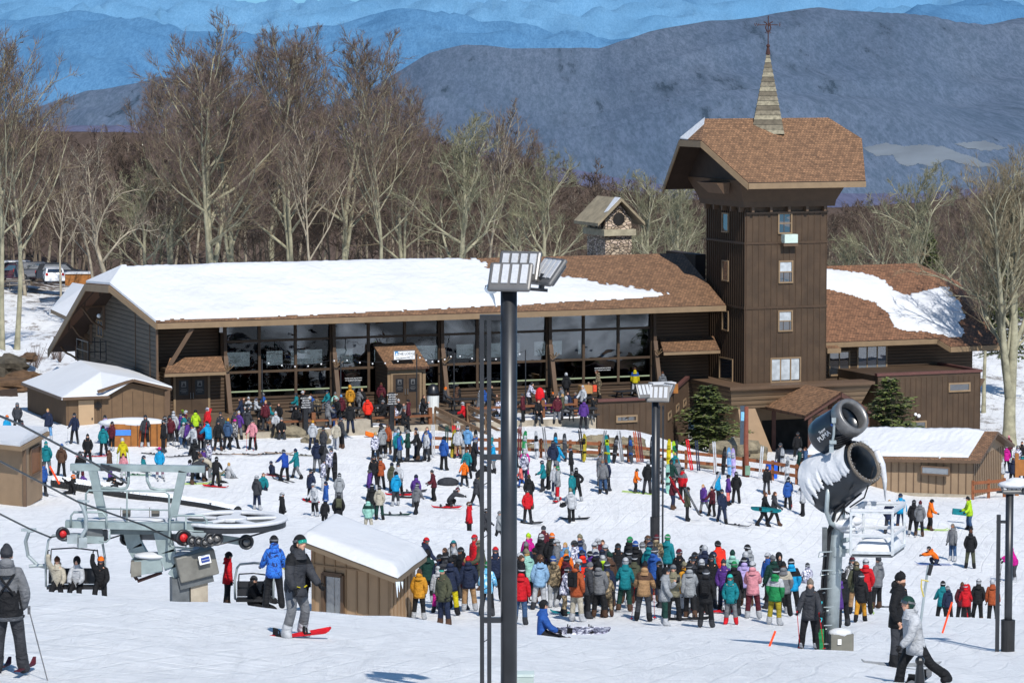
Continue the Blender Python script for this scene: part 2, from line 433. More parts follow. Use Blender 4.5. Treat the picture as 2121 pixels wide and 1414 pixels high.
c = mixc(t, ramp(t, n2, [(0.36, 0.0), (0.5, 1.0)]), tuple(x * 0.88 for x in sc1), c)
v3 = coords(t, scale=(0.14, 1.3, 1), rot=(0, 0, R(-10)))
s2 = noise_n(t, v3, 2.4, 8, 0.72, 0.8)
c = mixc(t, ramp(t, s2, [(0.36, 0.0), (0.48, 1.0)]), tuple(x * 0.84 for x in sc1), c)
sp = nd(t, "ShaderNodeSeparateXYZ"); tc = nd(t, "ShaderNodeTexCoord"); t.links.new(tc.outputs['Object'], sp.inputs[0])
wv = nd(t, "ShaderNodeTexWave"); wv.bands_direction = 'X'; wv.inputs['Scale'].default_value = .55; wv.inputs['Distortion'].default_value = 9.0; wv.inputs['Detail'].default_value = 2.5; wv.inputs['Detail Scale'].default_value = .35
t.links.new(coords(t, scale=(1, .35, 1), rot=(0, 0, R(35))), wv.inputs['Vector'])
trk = ramp(t, wv.outputs['Fac'], [(0.0, 1.0), (0.05, 0.0)])
c = mixc(t, math_n(t, 'MULTIPLY', trk, .35), c, tuple(x * 0.80 for x in sc1))
far = math_n(t, 'MULTIPLY', math_n(t, 'SUBTRACT', sp.outputs[1], 292.0), 0.03)
pat = math_n(t, 'ADD', far, math_n(t, 'MULTIPLY', math_n(t, 'SUBTRACT', noise_n(t, coords(t, scale=(1, 1, 1)), 0.35, 8, 0.75), 0.5), 5.0))
c = mixc(t, ramp(t, pat, [(0.35, 0.0), (0.75, 1.0)]), c, srgb(88, 70, 52))
fl = math_n(t, 'MULTIPLY', math_n(t, 'SUBTRACT', sp.outputs[1], 205.0), 0.02)
p2 = math_n(t, 'ADD', math_n(t, 'MINIMUM', fl, 0.22), math_n(t, 'MULTIPLY', noise_n(t, coords(t, scale=(0.6, 0.22, 1)), 1.3, 9, 0.8), 1.0))
p2 = math_n(t, 'MULTIPLY', ramp(t, p2, [(0.74, 0.0), (0.82, 1.0)]), math_n(t, 'GREATER_THAN', sp.outputs[1], 206.0))
c = mixc(t, math_n(t, 'MULTIPLY', p2, 0.75), c, srgb(104, 84, 62))
t.links.new(c, b.inputs['Base Color']); b.inputs['Roughness'].default_value = 0.5; b.inputs['Specular IOR Level'].default_value = 0.3
h = math_n(t, 'ADD', math_n(t, 'MULTIPLY', n2, 0.5), math_n(t, 'MULTIPLY', s1, 1.0)); h = math_n(t, 'ADD', h, math_n(t, 'MULTIPLY', s2, 1.2))
h = math_n(t, 'ADD', h, math_n(t, 'MULTIPLY', noise_n(t, v, 16.0, 5, 0.7), 0.12))
h = math_n(t, 'SUBTRACT', h, math_n(t, 'MULTIPLY', trk, .14))
bumpn(t, b, h, 0.7, 0.26)
tag(g.build('snow_ground', m, smooth=True), kind='structure')

def m_mount(name, lo, hi, dark, spot=0.35, sc_=1.0):
 m, t, b = newmat(name)
 v = coords(t, scale=(sc_, sc_ * 0.035, sc_ * .8))
 n = noise_n(t, v, 0.005, 8, 0.62); f = noise_n(t, v, 0.11, 6, 0.8)
 c = ramp(t, n, [(0.3, lo), (0.7, hi)])
 c = mixc(t, ramp(t, f, [(0.40, 0.45), (0.56, 0.0)]), c, dark)
 g_ = noise_n(t, v, 0.32, 4, 0.8)
 c = mixc(t, ramp(t, g_, [(0.42, 0.4), (0.56, 0.0)]), c, tuple(x * 0.8 for x in dark))
 e = noise_n(t, v, 0.02, 9, 0.85)
 c = mixc(t, math_n(t, 'MULTIPLY', ramp(t, e, [(0.56, 0.0), (0.63, 1.0)]), spot), c, tuple(x * 0.55 for x in dark))
 t.links.new(c, b.inputs['Base Color']); b.inputs['Roughness'].default_value = 1.0; b.inputs['Specular IOR Level'].default_value = 0.0
 bumpn(t, b, math_n(t, 'ADD', f, math_n(t, 'MULTIPLY', n, 1.0)), 0.12, 4.0)
 return m
def ridge(name, prof, D0, D1, base_py, amp, matl, px0=-500, px1=2700, nx=200, ny=50, seed=0.0, fields=None):
 xs = [p[0] for p in prof]; ys = [p[1] for p in prof]
 vs = []; fs = []
 for j in range(ny + 1):
  s = j / ny; D = D0 + (D1 - D0) * s
  for i in range(nx + 1):
   p = px0 + (px1 - px0) * i / nx
   top = float(np.interp(p, xs, ys)) + noise.noise(Vector((p * 0.018, seed, 1.0))) * 2.2
   P = at(p, top, D1); X = P.x * (D / D1)
   zb = at(p, base_py, D0).z
   z = zb + (P.z - zb) * (math.sin(s * PI / 2) ** 0.9)
   q = Vector((X * 0.0011 + seed, D * 0.0007, seed))
   rg = 1 - abs(noise.noise(q * 1.6)) * 2
   rg2 = 1 - abs(noise.noise(q * 4.1 + Vector((5, 1, 2)))) * 2
   z += amp * (rg - 0.5 + 0.45 * (rg2 - 0.5)) * math.sin(min(1, s) * PI) ** 0.7
   vs.append((X, D, z))
 W_ = nx + 1
 for i in range(W_):
  x_, y_, z_ = vs[ny * W_ + i]; vs.append((x_ * 1.15, y_ + (D1 - D0) * 0.5, z_ - abs(z_ - vs[i][2]) * 0.8 - 50))
 fs = [(j * W_ + i, j * W_ + i + 1, (j + 1) * W_ + i + 1, (j + 1) * W_ + i) for j in range(ny + 1) for i in range(nx)]
 g = MB(); g.v = vs; g.f = fs; g.m = [0] * len(fs); g.uv = [None] * len(fs)
 return tag(g.build(name, matl, smooth=True), kind='structure')
M1 = m_mount('hazed_near_woods', srgb(88, 104, 126), srgb(108, 120, 138), srgb(66, 84, 100), 0.85)  # air haze is mixed into these grey-blue base colours
def PIN(poly):
 def f(x, y):
  ins = False; n = len(poly)
  for i in range(n):
   x1, y1 = poly[i]; x2, y2 = poly[(i + 1) % n]
   if (y1 > y) != (y2 > y) and x < (x2 - x1) * (y - y1) / (y2 - y1) + x1: ins = not ins
  return ins
 return f
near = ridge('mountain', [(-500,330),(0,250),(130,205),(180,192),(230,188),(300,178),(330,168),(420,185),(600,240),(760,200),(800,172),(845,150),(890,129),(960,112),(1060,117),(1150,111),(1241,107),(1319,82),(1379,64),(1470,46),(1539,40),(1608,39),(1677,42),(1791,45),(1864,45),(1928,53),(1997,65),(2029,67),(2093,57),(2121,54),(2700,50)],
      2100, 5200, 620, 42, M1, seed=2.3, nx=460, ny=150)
FIELD = mat('winter_pasture', srgb(108, 116, 124), 0.95, 0.2, 0.02)
from mathutils.bvhtree import BVHTree
nb = BVHTree.FromPolygons([v_.co.copy() for v_ in near.data.vertices], [tuple(p_.vertices) for p_ in near.data.polygons])
fpoly = [[(1784, 305), (1830, 296), (1870, 302), (1910, 299), (1950, 303), (1995, 318), (2060, 345), (2020, 345), (1960, 330), (1935, 345), (1900, 338), (1880, 345), (1855, 335), (1850, 320), (1815, 322)],
      [(1975, 297), (2040, 291), (2085, 305), (2050, 312), (2000, 306)], [(1905, 348), (1950, 352), (1930, 362)]]
for poly in fpoly:
 f = PIN(poly); xs_ = [q[0] for q in poly]; ys_ = [q[1] for q in poly]; g = MB(); idx = {}
 def vid(x, y):
  if (x, y) not in idx:
   d = (at(x, y, 100.0) - Vector((0, 0, CZ))).normalized(); hit = nb.ray_cast(Vector((0, 0, CZ)), d)[0]
   hit = hit or at(x, y, 3500); idx[(x, y)] = len(g.v); g.v.append(tuple(hit - d * .8))
  return idx[(x, y)]
 st = 1.5
 for yy in np.arange(min(ys_) - 4, max(ys_) + 4, st):
  for xx in np.arange(min(xs_) - 4, max(xs_) + 4, st * 1.5):
   if f(xx + 3 * noise.noise(Vector((yy * .13, xx * .07, 1))), yy + 3 * noise.noise(Vector((xx * .08, yy * .1, 5)))): g.f.append([vid(xx, yy), vid(xx + st * 1.5, yy), vid(xx + st * 1.5, yy + st), vid(xx, yy + st)])
 g.m = [0] * len(g.f); g.uv = [None] * len(g.f); tag(g.build('clearing', FIELD, smooth=True), kind='structure')
M3 = m_mount('hazed_blue_woods', srgb(78, 122, 160), srgb(98, 142, 178), srgb(68, 110, 148), 0.3, 0.6)  # bluer, paler base colours carry the haze of distance
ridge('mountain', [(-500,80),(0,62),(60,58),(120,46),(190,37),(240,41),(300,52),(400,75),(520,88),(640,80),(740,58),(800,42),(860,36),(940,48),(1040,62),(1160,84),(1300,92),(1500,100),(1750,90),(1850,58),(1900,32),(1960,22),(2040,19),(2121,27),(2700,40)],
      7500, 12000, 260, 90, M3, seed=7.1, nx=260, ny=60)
M4 = m_mount('hazed_far_woods', srgb(96, 142, 178), srgb(112, 156, 190), srgb(88, 134, 170), 0.15, 0.4)  # farthest range: strongest haze, put straight into its base colours
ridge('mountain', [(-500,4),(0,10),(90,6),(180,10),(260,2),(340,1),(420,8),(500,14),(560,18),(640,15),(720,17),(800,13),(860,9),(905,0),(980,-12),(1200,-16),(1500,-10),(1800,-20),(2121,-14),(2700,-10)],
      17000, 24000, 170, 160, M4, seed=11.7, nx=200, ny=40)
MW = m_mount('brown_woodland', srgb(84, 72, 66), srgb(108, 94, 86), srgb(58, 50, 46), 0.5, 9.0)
def whill(name, D0, D1, prof, base, mt, seed):
 return ridge(name, prof, D0, D1, base, 2.0, mt, nx=200, ny=20, seed=seed)
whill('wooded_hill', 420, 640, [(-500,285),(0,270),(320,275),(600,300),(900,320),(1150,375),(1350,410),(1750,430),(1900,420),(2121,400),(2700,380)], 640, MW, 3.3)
M2 = m_mount('hazed_ridge_woods', srgb(92, 96, 122), srgb(112, 114, 138), srgb(78, 84, 108), 0.5, 2.5)  # purple-blue cast of this ridge is haze painted into the colour
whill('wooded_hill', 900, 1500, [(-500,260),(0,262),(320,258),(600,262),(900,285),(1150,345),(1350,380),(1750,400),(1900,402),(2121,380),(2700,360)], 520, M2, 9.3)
TH = R(22); CU, SU = math.cos(TH), math.sin(TH)
OL = at(325, 668, 194)
def L(u, v, z=0): return Vector((OL.x + u * CU - v * SU, OL.y + u * SU + v * CU, z))
def _solve(px, py, fx):
 """intersect the pixel ray with the plane u=const ('u',c) or v=const ('v',c) or z=const"""
 d = at(px, py, 1.0) - Vector((0, 0, CZ)); n = Vector((0, 0, CZ))
 k, c = fx
 if k == 'z': t = (c - CZ) / d.z
 else:
  ax = Vector((CU, SU, 0)) if k == 'u' else Vector((-SU, CU, 0))
  o = Vector((OL.x, OL.y, 0)); t = (c + ax.dot(o)) / ax.dot(d)
 P = Vector((0, 0, CZ)) + d * t
 q = P - Vector((OL.x, OL.y, 0))
 return q.x * CU + q.y * SU, -q.x * SU + q.y * CU, P.z
def UZ(px, py, v): r = _solve(px, py, ('v', v)); return r[0], r[2]
def VZ(px, py, u): r = _solve(px, py, ('u', u)); return r[1], r[2]
MLT = Euler((0, 0, TH)).to_matrix().to_4x4()
def lbox(mb, u0, u1, v0, v1, z0, z1, mi=0):
 return mb.boxm(Matrix.Translation(L((u0 + u1) / 2, (v0 + v1) / 2, (z0 + z1) / 2)) @ MLT, (abs(u1 - u0), abs(v1 - v0), abs(z1 - z0)), mi)
def lbar(mb, a, b, w_, h=None, mi=0): return mb.bar(L(*a), L(*b), w_, h, mi)
def roofpoly(mb, pts, mi, th=0.22, side=1, uax=None):
 """pts in (u,v,z): slab with UV in metres; v axis of the UV runs up the slope"""
 P = [L(*p) for p in pts]
 n = (P[1] - P[0]).cross(P[2] - P[0]).normalized()
 if n.z < 0: P = P[::-1]; n = -n
 hx = Vector((0, 0, 1)).cross(n)
 if hx.length < 1e-3: hx = Vector((CU, SU, 0))
 hx.normalize(); hy = n.cross(hx)
 uv = [((p - P[0]).dot(hx), (p - P[0]).dot(hy)) for p in P]
 mb.slab(P, th, mi, side, uv)
def add_window(parent, plane, c, a0, a1, z0, z1, n_v=1, n_h=0, glass=None, fr=0.09, name='window', proud=0.05, blind=None):
 """a framed window in plane 'v' (faces the camera) or 'u' (faces left); pane is a sub-part"""
 f = MB(); out = -1
 def bx(q0, q1, y0, y1, d0, d1, mb):
  if plane == 'v': lbox(mb, q0, q1, c + d0, c + d1, y0, y1)
  else: lbox(mb, c + d0, c + d1, q0, q1, y0, y1)
 p0 = -proud
 bx(a0, a1, z1 - fr, z1, p0, 0.03, f); bx(a0, a1, z0, z0 + fr, p0 - 0.02, 0.03, f)
 bx(a0, a0 + fr, z0 + fr, z1 - fr, p0, 0.03, f); bx(a1 - fr, a1, z0 + fr, z1 - fr, p0, 0.03, f)
 for i in range(1, n_v):
  q = a0 + (a1 - a0) * i / n_v; bx(q - fr * 0.4, q + fr * 0.4, z0 + fr, z1 - fr, p0 + 0.01, 0.03, f)
 for i in range(1, n_h + 1):
  q = z0 + (z1 - z0) * i / (n_h + 1); bx(a0 + fr, a1 - fr, q - fr * 0.35, q + fr * 0.35, p0 + 0.012, 0.03, f)
 w_ = f.build(name, TRIM, parent)
 g = MB(); bx(a0 + fr, a1 - fr, z0 + fr, z1 - fr, -0.012, 0.0, g); g.build('pane', glass or GLASS, w_)
 if blind:
  k = MB(); b0, b1, y0, y1 = blind
  for i in range(n_v):
   q0 = a0 + fr + (a1 - a0 - 2 * fr) * i / n_v; q1 = a0 + fr + (a1 - a0 - 2 * fr) * (i + 1) / n_v
   bx(q0 + 0.03 + b0, q1 - 0.03 - b1, z0 + (z1 - z0) * y0, z0 + (z1 - z0) * y1, -0.022, -0.014, k)
  k.build('blind', mat('pale_blind', (.42, .45, .47), .7, .25, 2.5), w_)
 return w_
def battens(mb, plane, c, a0, a1, z0, z1, step=0.42, th=0.035, wd=0.05, mi=0):
 n = max(1, int((a1 - a0) / step));
 for i in range(n + 1):
  q = a0 + (a1 - a0) * i / n
  if plane == 'v': lbox(mb, q - wd / 2, q + wd / 2, c - th, c - 0.002, z0, z1, mi)
  else: lbox(mb, c - th, c - 0.002, q - wd / 2, q + wd / 2, z0, z1, mi)
def snow_sheet(name, parent, P00, P10, P01, P11, inside, nu, nv, th=0.16, seed=0.0, rag=0.05, edge=2):
 """snow on a bilinear patch: cells kept where inside(s,t) > 0; thickness tapers to the melting edge"""
 P00, P10, P01, P11 = map(Vector, (P00, P10, P01, P11))
 def pos(s, t): return (P00 * (1 - s) + P10 * s) * (1 - t) + (P01 * (1 - s) + P11 * s) * t
 H = np.zeros((nv + 1, nu + 1))
 for j in range(nv + 1):
  for i in range(nu + 1):
   s, t = i / nu, j / nv
   q = inside(s, t)
   q += rag * (noise.noise(Vector((s * 40 * (nu / 100.0), t * 30, seed))) + 0.6 * noise.noise(Vector((s * 9, t * 8, seed + 5))))
   H[j, i] = q
 vs = []; idx = {}
 g = MB()
 def vert(i, j, up):
  k = (i, j, up)
  if k not in idx:
   p = pos(i / nu, j / nv).copy()
   q = H[j, i]
   h = th * min(1.0, max(0.0, q) * 9) ** 0.7 * (1 + 0.5 * noise.noise(Vector((i * 0.05, j * 0.11, seed))) + .3 * noise.noise(Vector((i * .3, j * .4, seed)))) + 0.02
   p.z += h if up else 0.012
   idx[k] = len(g.v); g.v.append(tuple(p))
  return idx[k]
 keep = set()
 for j in range(nv):
  for i in range(nu):
   if (H[j, i] + H[j, i + 1] + H[j + 1, i] + H[j + 1, i + 1]) > 0: keep.add((i, j))
 for (i, j) in keep:
  g.f.append([vert(i, j, 1), vert(i + 1, j, 1), vert(i + 1, j + 1, 1), vert(i, j + 1, 1)])
  for (di, dj, a, b_) in ((-1, 0, (i, j + 1), (i, j)), (1, 0, (i + 1, j), (i + 1, j + 1)), (0, -1, (i, j), (i + 1, j)), (0, 1, (i + 1, j + 1), (i, j + 1))):
   if (i + di, j + dj) not in keep:
    g.f.append([vert(*a, 1), vert(*a, 0), vert(*b_, 0), vert(*b_, 1)])
 g.m = [0] * len(g.f); g.uv = [None] * len(g.f)
 return g.build(name, SNOW, parent, smooth=True)
def polymask(poly):
 """signed distance-like inside test for a polygon in (s,t)"""
 n = len(poly)
 def f(s, t):
  inside = False; dm = 9
  for i in range(n):
   x1, y1 = poly[i]; x2, y2 = poly[(i + 1) % n]
   if (y1 > t) != (y2 > t) and s < (x2 - x1) * (t - y1) / (y2 - y1) + x1: inside = not inside
   dx, dy = x2 - x1, y2 - y1; q = max(0, min(1, ((s - x1) * dx + (t - y1) * dy) / (dx * dx + dy * dy + 1e-12)))
   dm = min(dm, math.hypot(s - x1 - q * dx, t - y1 - q * dy))
  return dm if inside else -dm
 return f

# ================================================================= the long glazed hall
ZE = OL.z                                   # eave
VR = 6.3; SL = 0.45; ZR = ZE + SL * VR      # ridge
UEND = 36.25; VW = 1.8; VBK = 19.4
hall = thing('lodge_hall', 'long brown timber lodge hall with glazed front and snow-covered shingle roof', 'building', L(0, VW, 3.6))
ZC = ZR - 0.45 * 2.0                       # height of the clipped gable edge
rf = MB()
def rz(v): return ZE + SL * v if v < VR else ZR - SL * (v - VR)
vf, vb = VR - 2.0, VR + 2.35
ZC = rz(vf)
roofpoly(rf, [(0, 0, ZE), (UEND, 0, ZE), (UEND, VR, ZR), (-0.3, VR, ZR), (-1.62, vf, rz(vf))], 0)
roofpoly(rf, [(-0.3, VR, ZR - .003), (UEND, VR, ZR - .003), (UEND, VBK, rz(VBK)), (-1.5, VBK, rz(VBK)), (-1.9, vb, rz(vb))], 0)
roofpoly(rf, [(-0.31, VR, ZR - .004), (-1.9, vb, rz(vb)), (-1.62, vf, rz(vf))], 0)
roof = rf.build('roof', [SHING, SHINGW], hall)
fa = MB()
def fascia(mb, a, b, h=0.34, t=0.07, mi=0, off=0.0):
 A = L(*a); B = L(*b);
 d = (B - A); hd = Vector((d.x, d.y, 0)).normalized(); nrm = Vector((hd.y, -hd.x, 0)) * (off + t / 2)
 vs = []
 for P in (A, B):
  for s in (-1, 1):
   for z_ in (-h - 0.02, -0.05): vs.append(P + nrm + Vector((hd.y, -hd.x, 0)) * (s * t / 2) + Vector((0, 0, z_)))
 mb.add(vs, [(0, 1, 3, 2), (4, 6, 7, 5), (0, 4, 5, 1), (2, 3, 7, 6), (0, 2, 6, 4), (1, 5, 7, 3)], mi)
fascia(fa, (0, 0, ZE), (UEND, 0, ZE), 0.36)
fascia(fa, (-1.62, vf, rz(vf)), (0, 0, ZE), 0.38)
fascia(fa, (-1.9, vb, rz(vb)), (-1.62, vf, rz(vf)), 0.45)
fascia(fa, (-1.5, VBK, rz(VBK)), (-1.9, vb, rz(vb)), 0.5)
fa.build('fascia', TRIM, hall)
U0s = -0.1
def rs(px, py):
 d = at(px, py, 1.0) - Vector((0, 0, CZ)); A = L(0, 0, ZE); n = (L(1, 0, ZE) - A).cross(L(0, VR, ZR) - A)
 t_ = (A - Vector((0, 0, CZ))).dot(n) / d.dot(n); P = Vector((0, 0, CZ)) + d * t_ - Vector((OL.x, OL.y, 0))
 return (P.x * CU + P.y * SU - U0s) / (UEND - U0s), (-P.x * SU + P.y * CU) / VR
mask = [rs(*q) for q in [(330, 660), (262, 549), (600, 538), (880, 531), (985, 534), (1012, 552), (1050, 566), (1150, 571), (1190, 577), (1290, 594), (1385, 607), (1372, 614), (1200, 625), (1000, 635), (700, 650), (500, 658)]]
mask[1] = (-0.02, 1.02); mask[0] = (-0.02, 0.03); mask[2] = (mask[2][0], 1.05); mask[3] = (mask[3][0], 1.03)
pm = polymask(mask)
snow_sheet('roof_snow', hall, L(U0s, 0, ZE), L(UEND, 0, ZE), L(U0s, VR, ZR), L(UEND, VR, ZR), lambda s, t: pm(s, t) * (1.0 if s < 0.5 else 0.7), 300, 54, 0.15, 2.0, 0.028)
sn = MB()
for tri in ([(-0.05, 0.02, ZE), (-0.05, VR, ZR), (-0.31, VR, ZR), (-1.6, vf, rz(vf))], [(-0.31, VR, ZR), (-1.88, vb, rz(vb)), (-1.6, vf, rz(vf))]):
 P = [L(*p) + Vector((0, 0, 0.14)) for p in tri]
 if (P[1] - P[0]).cross(P[2] - P[0]).z < 0: P = P[::-1]
 sn.slab(P, 0.135)
sn.build('roof_snow', SNOW, hall)
def wallpoly(mb, pts, mi=0, th=0.0):
 mb.quad([L(*p) for p in pts], mi)
gw = MB()
zb = 2.0
G0 = 0.12
wallpoly(gw, [(G0, 0.35, rz(0.35) - 0.25), (G0, 0.35, zb), (G0, 18.6, zb), (G0, 18.6, rz(18.6) - 0.25), (G0, VR, ZR - 0.25)])
gw.build('gable_wall', m_hsiding('grey_log_siding', srgb(84, 77, 68), 0.27, 0.35), hall)
bw = MB()
wallpoly(bw, [(G0, 18.6, zb), (8, 18.6, zb), (8, 18.6, rz(18.6) - .25), (G0, 18.6, rz(18.6) - .25)])
wallpoly(bw, [(8, 18.6, zb), (UEND, 18.6, zb), (UEND, 18.6, zb + 1.6), (8, 18.6, zb + 1.6)])
wallpoly(bw, [(UEND, 2.5, zb), (UEND, 18.6, zb), (UEND, 18.6, rz(18.6) - .25), (UEND, VR, ZR - .25), (UEND, 2.5, rz(2.5) - .25)])
bw.build('rear_wall', HSID, hall)
gd = MB(); lbox(gd, 0.02, 0.14, 0.25, 0.4, zb, rz(0.35) - 0.3)
for v_ in (1.9, 5.0):
 lbox(gd, 0.08, 0.13, v_ - 0.03, v_ + 0.03, zb, rz(v_) - 0.6 - (0.6 if v_ > 4 else 0))
lbox(gd, 0.08, 0.13, 1.9, 5.0, rz(1.9) - .5, rz(1.9) - .43)
gd.build('corner_board', TRIMD, hall)
def knee(px, py, sz=1.5):
 v_, z_ = VZ(px, py, G0)
 k = MB(); lbar(k, (G0 - 0.06, v_, z_), (G0 - 0.06, v_, z_ - sz), 0.16, 0.16); lbar(k, (G0, v_, z_ - .05), (G0 - sz, v_, z_ - .05), 0.14, 0.16)
 pts = []
 for i in range(9):
  a = i / 8; uu = G0 - 0.1 - (sz - 0.15) * a; zz = z_ - sz + 0.1 + (sz - 0.2) * (a ** 1.6 * 0.75 + a * 0.25) + 0.06 * math.sin(a * 9)
  pts.append(L(uu, v_, zz))
 k.tube(pts, 0.07, 6); k.build('roof_bracket', TRIMD, hall)
for q in ((217, 632), (190, 662), (160, 696)): knee(*q)
v0_, z1_ = VZ(201, 660, G0); v1_, z0_ = VZ(214, 699, G0)
add_window(hall, 'u', G0, min(v0_, v1_), max(v0_, v1_), z0_, z1_, 2, 0, GLASSL, 0.08)
v0_, z1_ = VZ(176, 690, G0); v1_, z0_ = VZ(187, 752, G0)
db = MB(); lbox(db, G0 - 0.05, G0 - 0.005, min(v0_, v1_), max(v0_, v1_), z0_, z1_); db.build('side_door', BOARD, hall)
gl = MB(); v_, z_ = VZ(205, 654, G0 - 0.9); gl.ball(L(G0 - 0.9, v_, z_), 0.13, 12, 8); gl.build('globe_lamp', WHITE, hall, smooth=True)
rl = MB(); v_, z_ = VZ(160, 742, G0 - 1.4)
for du in (0, -1.1):
 for dv in (0, 1.3, 2.6): lbox(rl, G0 - 0.3 + du - .03, G0 - .3 + du + .03, v_ - dv - .03, v_ - dv + .03, z_, z_ + 1.25)
for zz in (0.0, 0.6, 1.2): lbar(rl, (G0 - 1.4, v_ + .1, z_ + zz), (G0 - 1.4, v_ - 2.7, z_ + zz), .05); lbar(rl, (G0 - .3, v_ - 2.6, z_ + zz), (G0 - 1.4, v_ - 2.6, z_ + zz), .05)
rl.build('landing_rail', BLACKM, hall)
for (q0, q1, q2, q3, D) in (((105, 640), (137, 655), (180, 590), (150, 585), 214),):
 lw = MB(); P = [at(*q0, D), at(*q1, D - 3), at(*q2, D + 2), at(*q3, D + 7)]
 lw.slab([p for p in P], 0.25, 0, 1); lw.build('rear_wing_roof', [SNOW, TRIM], hall)
left_u0, _ = UZ(337, 750, VW); left_u1, _ = UZ(460, 750, VW)
fw = MB(); ztop = rz(VW) - 0.28
wallpoly(fw, [(left_u0 - 0.5, VW + 0.7, zb), (left_u1, VW + 0.7, zb), (left_u1, VW + 0.7, ztop + 0.2), (left_u0 - 0.5, VW + 0.7, ztop + 0.2)])
wallpoly(fw, [(0.15, 0.4, zb), (0.15, VW + 0.7, zb), (0.15, VW + .7, rz(VW)), (0.15, .4, rz(.4) - .2)])
_, zcan = UZ(400, 770, VW - .9)
lbox(fw, left_u0, left_u1, VW - 0.5, VW + 0.69, zb, zcan + 0.2)
uR0, _ = UZ(1352, 700, VW); uR1 = UEND - 0.02
_, zsill = UZ(463, 828, VW); _, zm1 = UZ(463, 772, VW); _, zm2 = UZ(463, 708, VW)
wallpoly(fw, [(left_u1, VW + 0.02, zb), (uR0, VW + 0.02, zb), (uR0, VW + 0.02, zsill), (left_u1, VW + 0.02, zsill)])
wallpoly(fw, [(uR0, VW + 0.6, zb), (uR1, VW + 0.6, zb), (uR1, VW + 0.6, ztop + 0.2), (uR0, VW + 0.6, ztop + 0.2)])
fw.build('front_wall', HSID, hall)
def double_door(px0, px1, py0, py1, vpl, poster=True, name='double_door'):
 u0, z1 = UZ(px0, py0, vpl); u1, z0 = UZ(px1, py1, vpl)
 d = MB()
 lbox(d, u0, (u0 + u1) / 2 - .012, vpl - .06, vpl - .01, z0, z1); lbox(d, (u0 + u1) / 2 + .012, u1, vpl - .06, vpl - .01, z0, z1)
 o = d.build(name, BOARD, hall)
 f = MB(); w_ = 0.14
 lbox(f, u0 - w_, u0 - .005, vpl - .09, vpl, z0, z1 + w_); lbox(f, u1 + .005, u1 + w_, vpl - .09, vpl, z0, z1 + w_); lbox(f, u0 - .005, u1 + .005, vpl - .09, vpl, z1 + .005, z1 + w_)
 f.build('door_frame', TRIM, o)
 h = MB(); um = (u0 + u1) / 2
 for s in (-.08, .08): lbox(h, um + s - .02, um + s + .02, vpl - .12, vpl - .06, z0 + .95, z0 + 1.3)
 h.build('handle', ALU, o)
 for k, uc in enumerate(((u0 * 0.75 + u1 * 0.25), (u0 * 0.25 + u1 * 0.75))):
  wd = (u1 - u0) * 0.145; zc = z0 + (z1 - z0) * 0.70; hh = (z1 - z0) * 0.19
  p = MB(); lbox(p, uc - wd, uc + wd, vpl - .072, vpl - .062, zc - hh, zc + hh)
  po = p.build('poster', BLACK, o)
  e = MB(); lbox(e, uc - wd * .5, uc + wd * .5, vpl - .078, vpl - .073, zc + hh * .1, zc + hh * .85, 0)
  P = [(uc - wd * .4, vpl - .082, zc + hh * .2), (uc + wd * .4, vpl - .082, zc + hh * .2), (uc + wd * .05, vpl - .082, zc + hh * .75)]
  e.quad([L(*q) for q in P], 1)
  for i in range(3): lbox(e, uc - wd * (.6, .8, .5)[i], uc + wd * (.6, .8, .5)[i], vpl - .078, vpl - .073, zc - hh * (.25 + .2 * i), zc - hh * (.19 + .2 * i), 0)
  e.build('poster_print', [ALU, BLACK], o)
 return o, u0, u1, z0, z1
o_, u0d, u1d, z0d, z1d = double_door(363, 430, 779, 857, VW - 0.5)
ZF = UZ(463, 852, VW)[1]                    # terrace floor height
def canopy(px, name='canopy', vlow=VW - 1.9, vhi=VW - .45, post=True):
 (x0, y0), (x1, y1), (x2, y2), (x3, y3) = px   # top-left, top-right, bottom-right, bottom-left
 u0, z1 = UZ(x0, y0, vhi); u1, _ = UZ(x1, y1, vhi); u2, z0 = UZ(x2, y2, vlow); u3, _ = UZ(x3, y3, vlow)
 c = MB(); roofpoly(c, [(u3, vlow, z0), (u2, vlow, z0), (u1, vhi, z1), (u0, vhi, z1)], 0, 0.12)
 o = c.build(name, [SHING, SHINGW], hall)
 f = MB(); fascia(f, (u3, vlow, z0), (u2, vlow, z0), 0.2, .06);
 f.build('canopy_fascia', TRIM, o)
 return u0, u1, z0, z1
canopy([(352, 741), (458, 738), (468, 768), (341, 772)])
canopy([(1366, 700), (1478, 695), (1491, 724), (1374, 729)], vlow=VW - 1.4, vhi=VW + .5)
xs = [463, 537, 612, 688, 763, 838, 912, 988, 1062, 1135, 1208, 1280, 1351]
us = [UZ(x, 760, VW)[0] for x in xs]
mu = MB(); cols = MB()
ztopg = rz(VW) - 0.3
for k, u in enumerate(us):
 wd = 0.16 if k % 3 else 0.34
 lbox(mu, u - wd / 2, u + wd / 2, VW - (0.08 if k % 3 else .16), VW + .06, zsill - (0 if k % 3 else .0), ztopg, 0)
for z_ in (zm1, zm2, zsill + 0.05):
 for k in range(12):
  if z_ < zm2 and k == 4: pass
  w0 = 0.08 if k % 3 else 0.17; w1 = 0.08 if (k + 1) % 3 else 0.17
  lbox(mu, us[k] + w0 + .001, us[k + 1] - w1 - .001, VW - .06, VW + .05, z_ - .07, z_ + .07)
mu.build('window_grid', BOARD, hall)
gmat = SEE
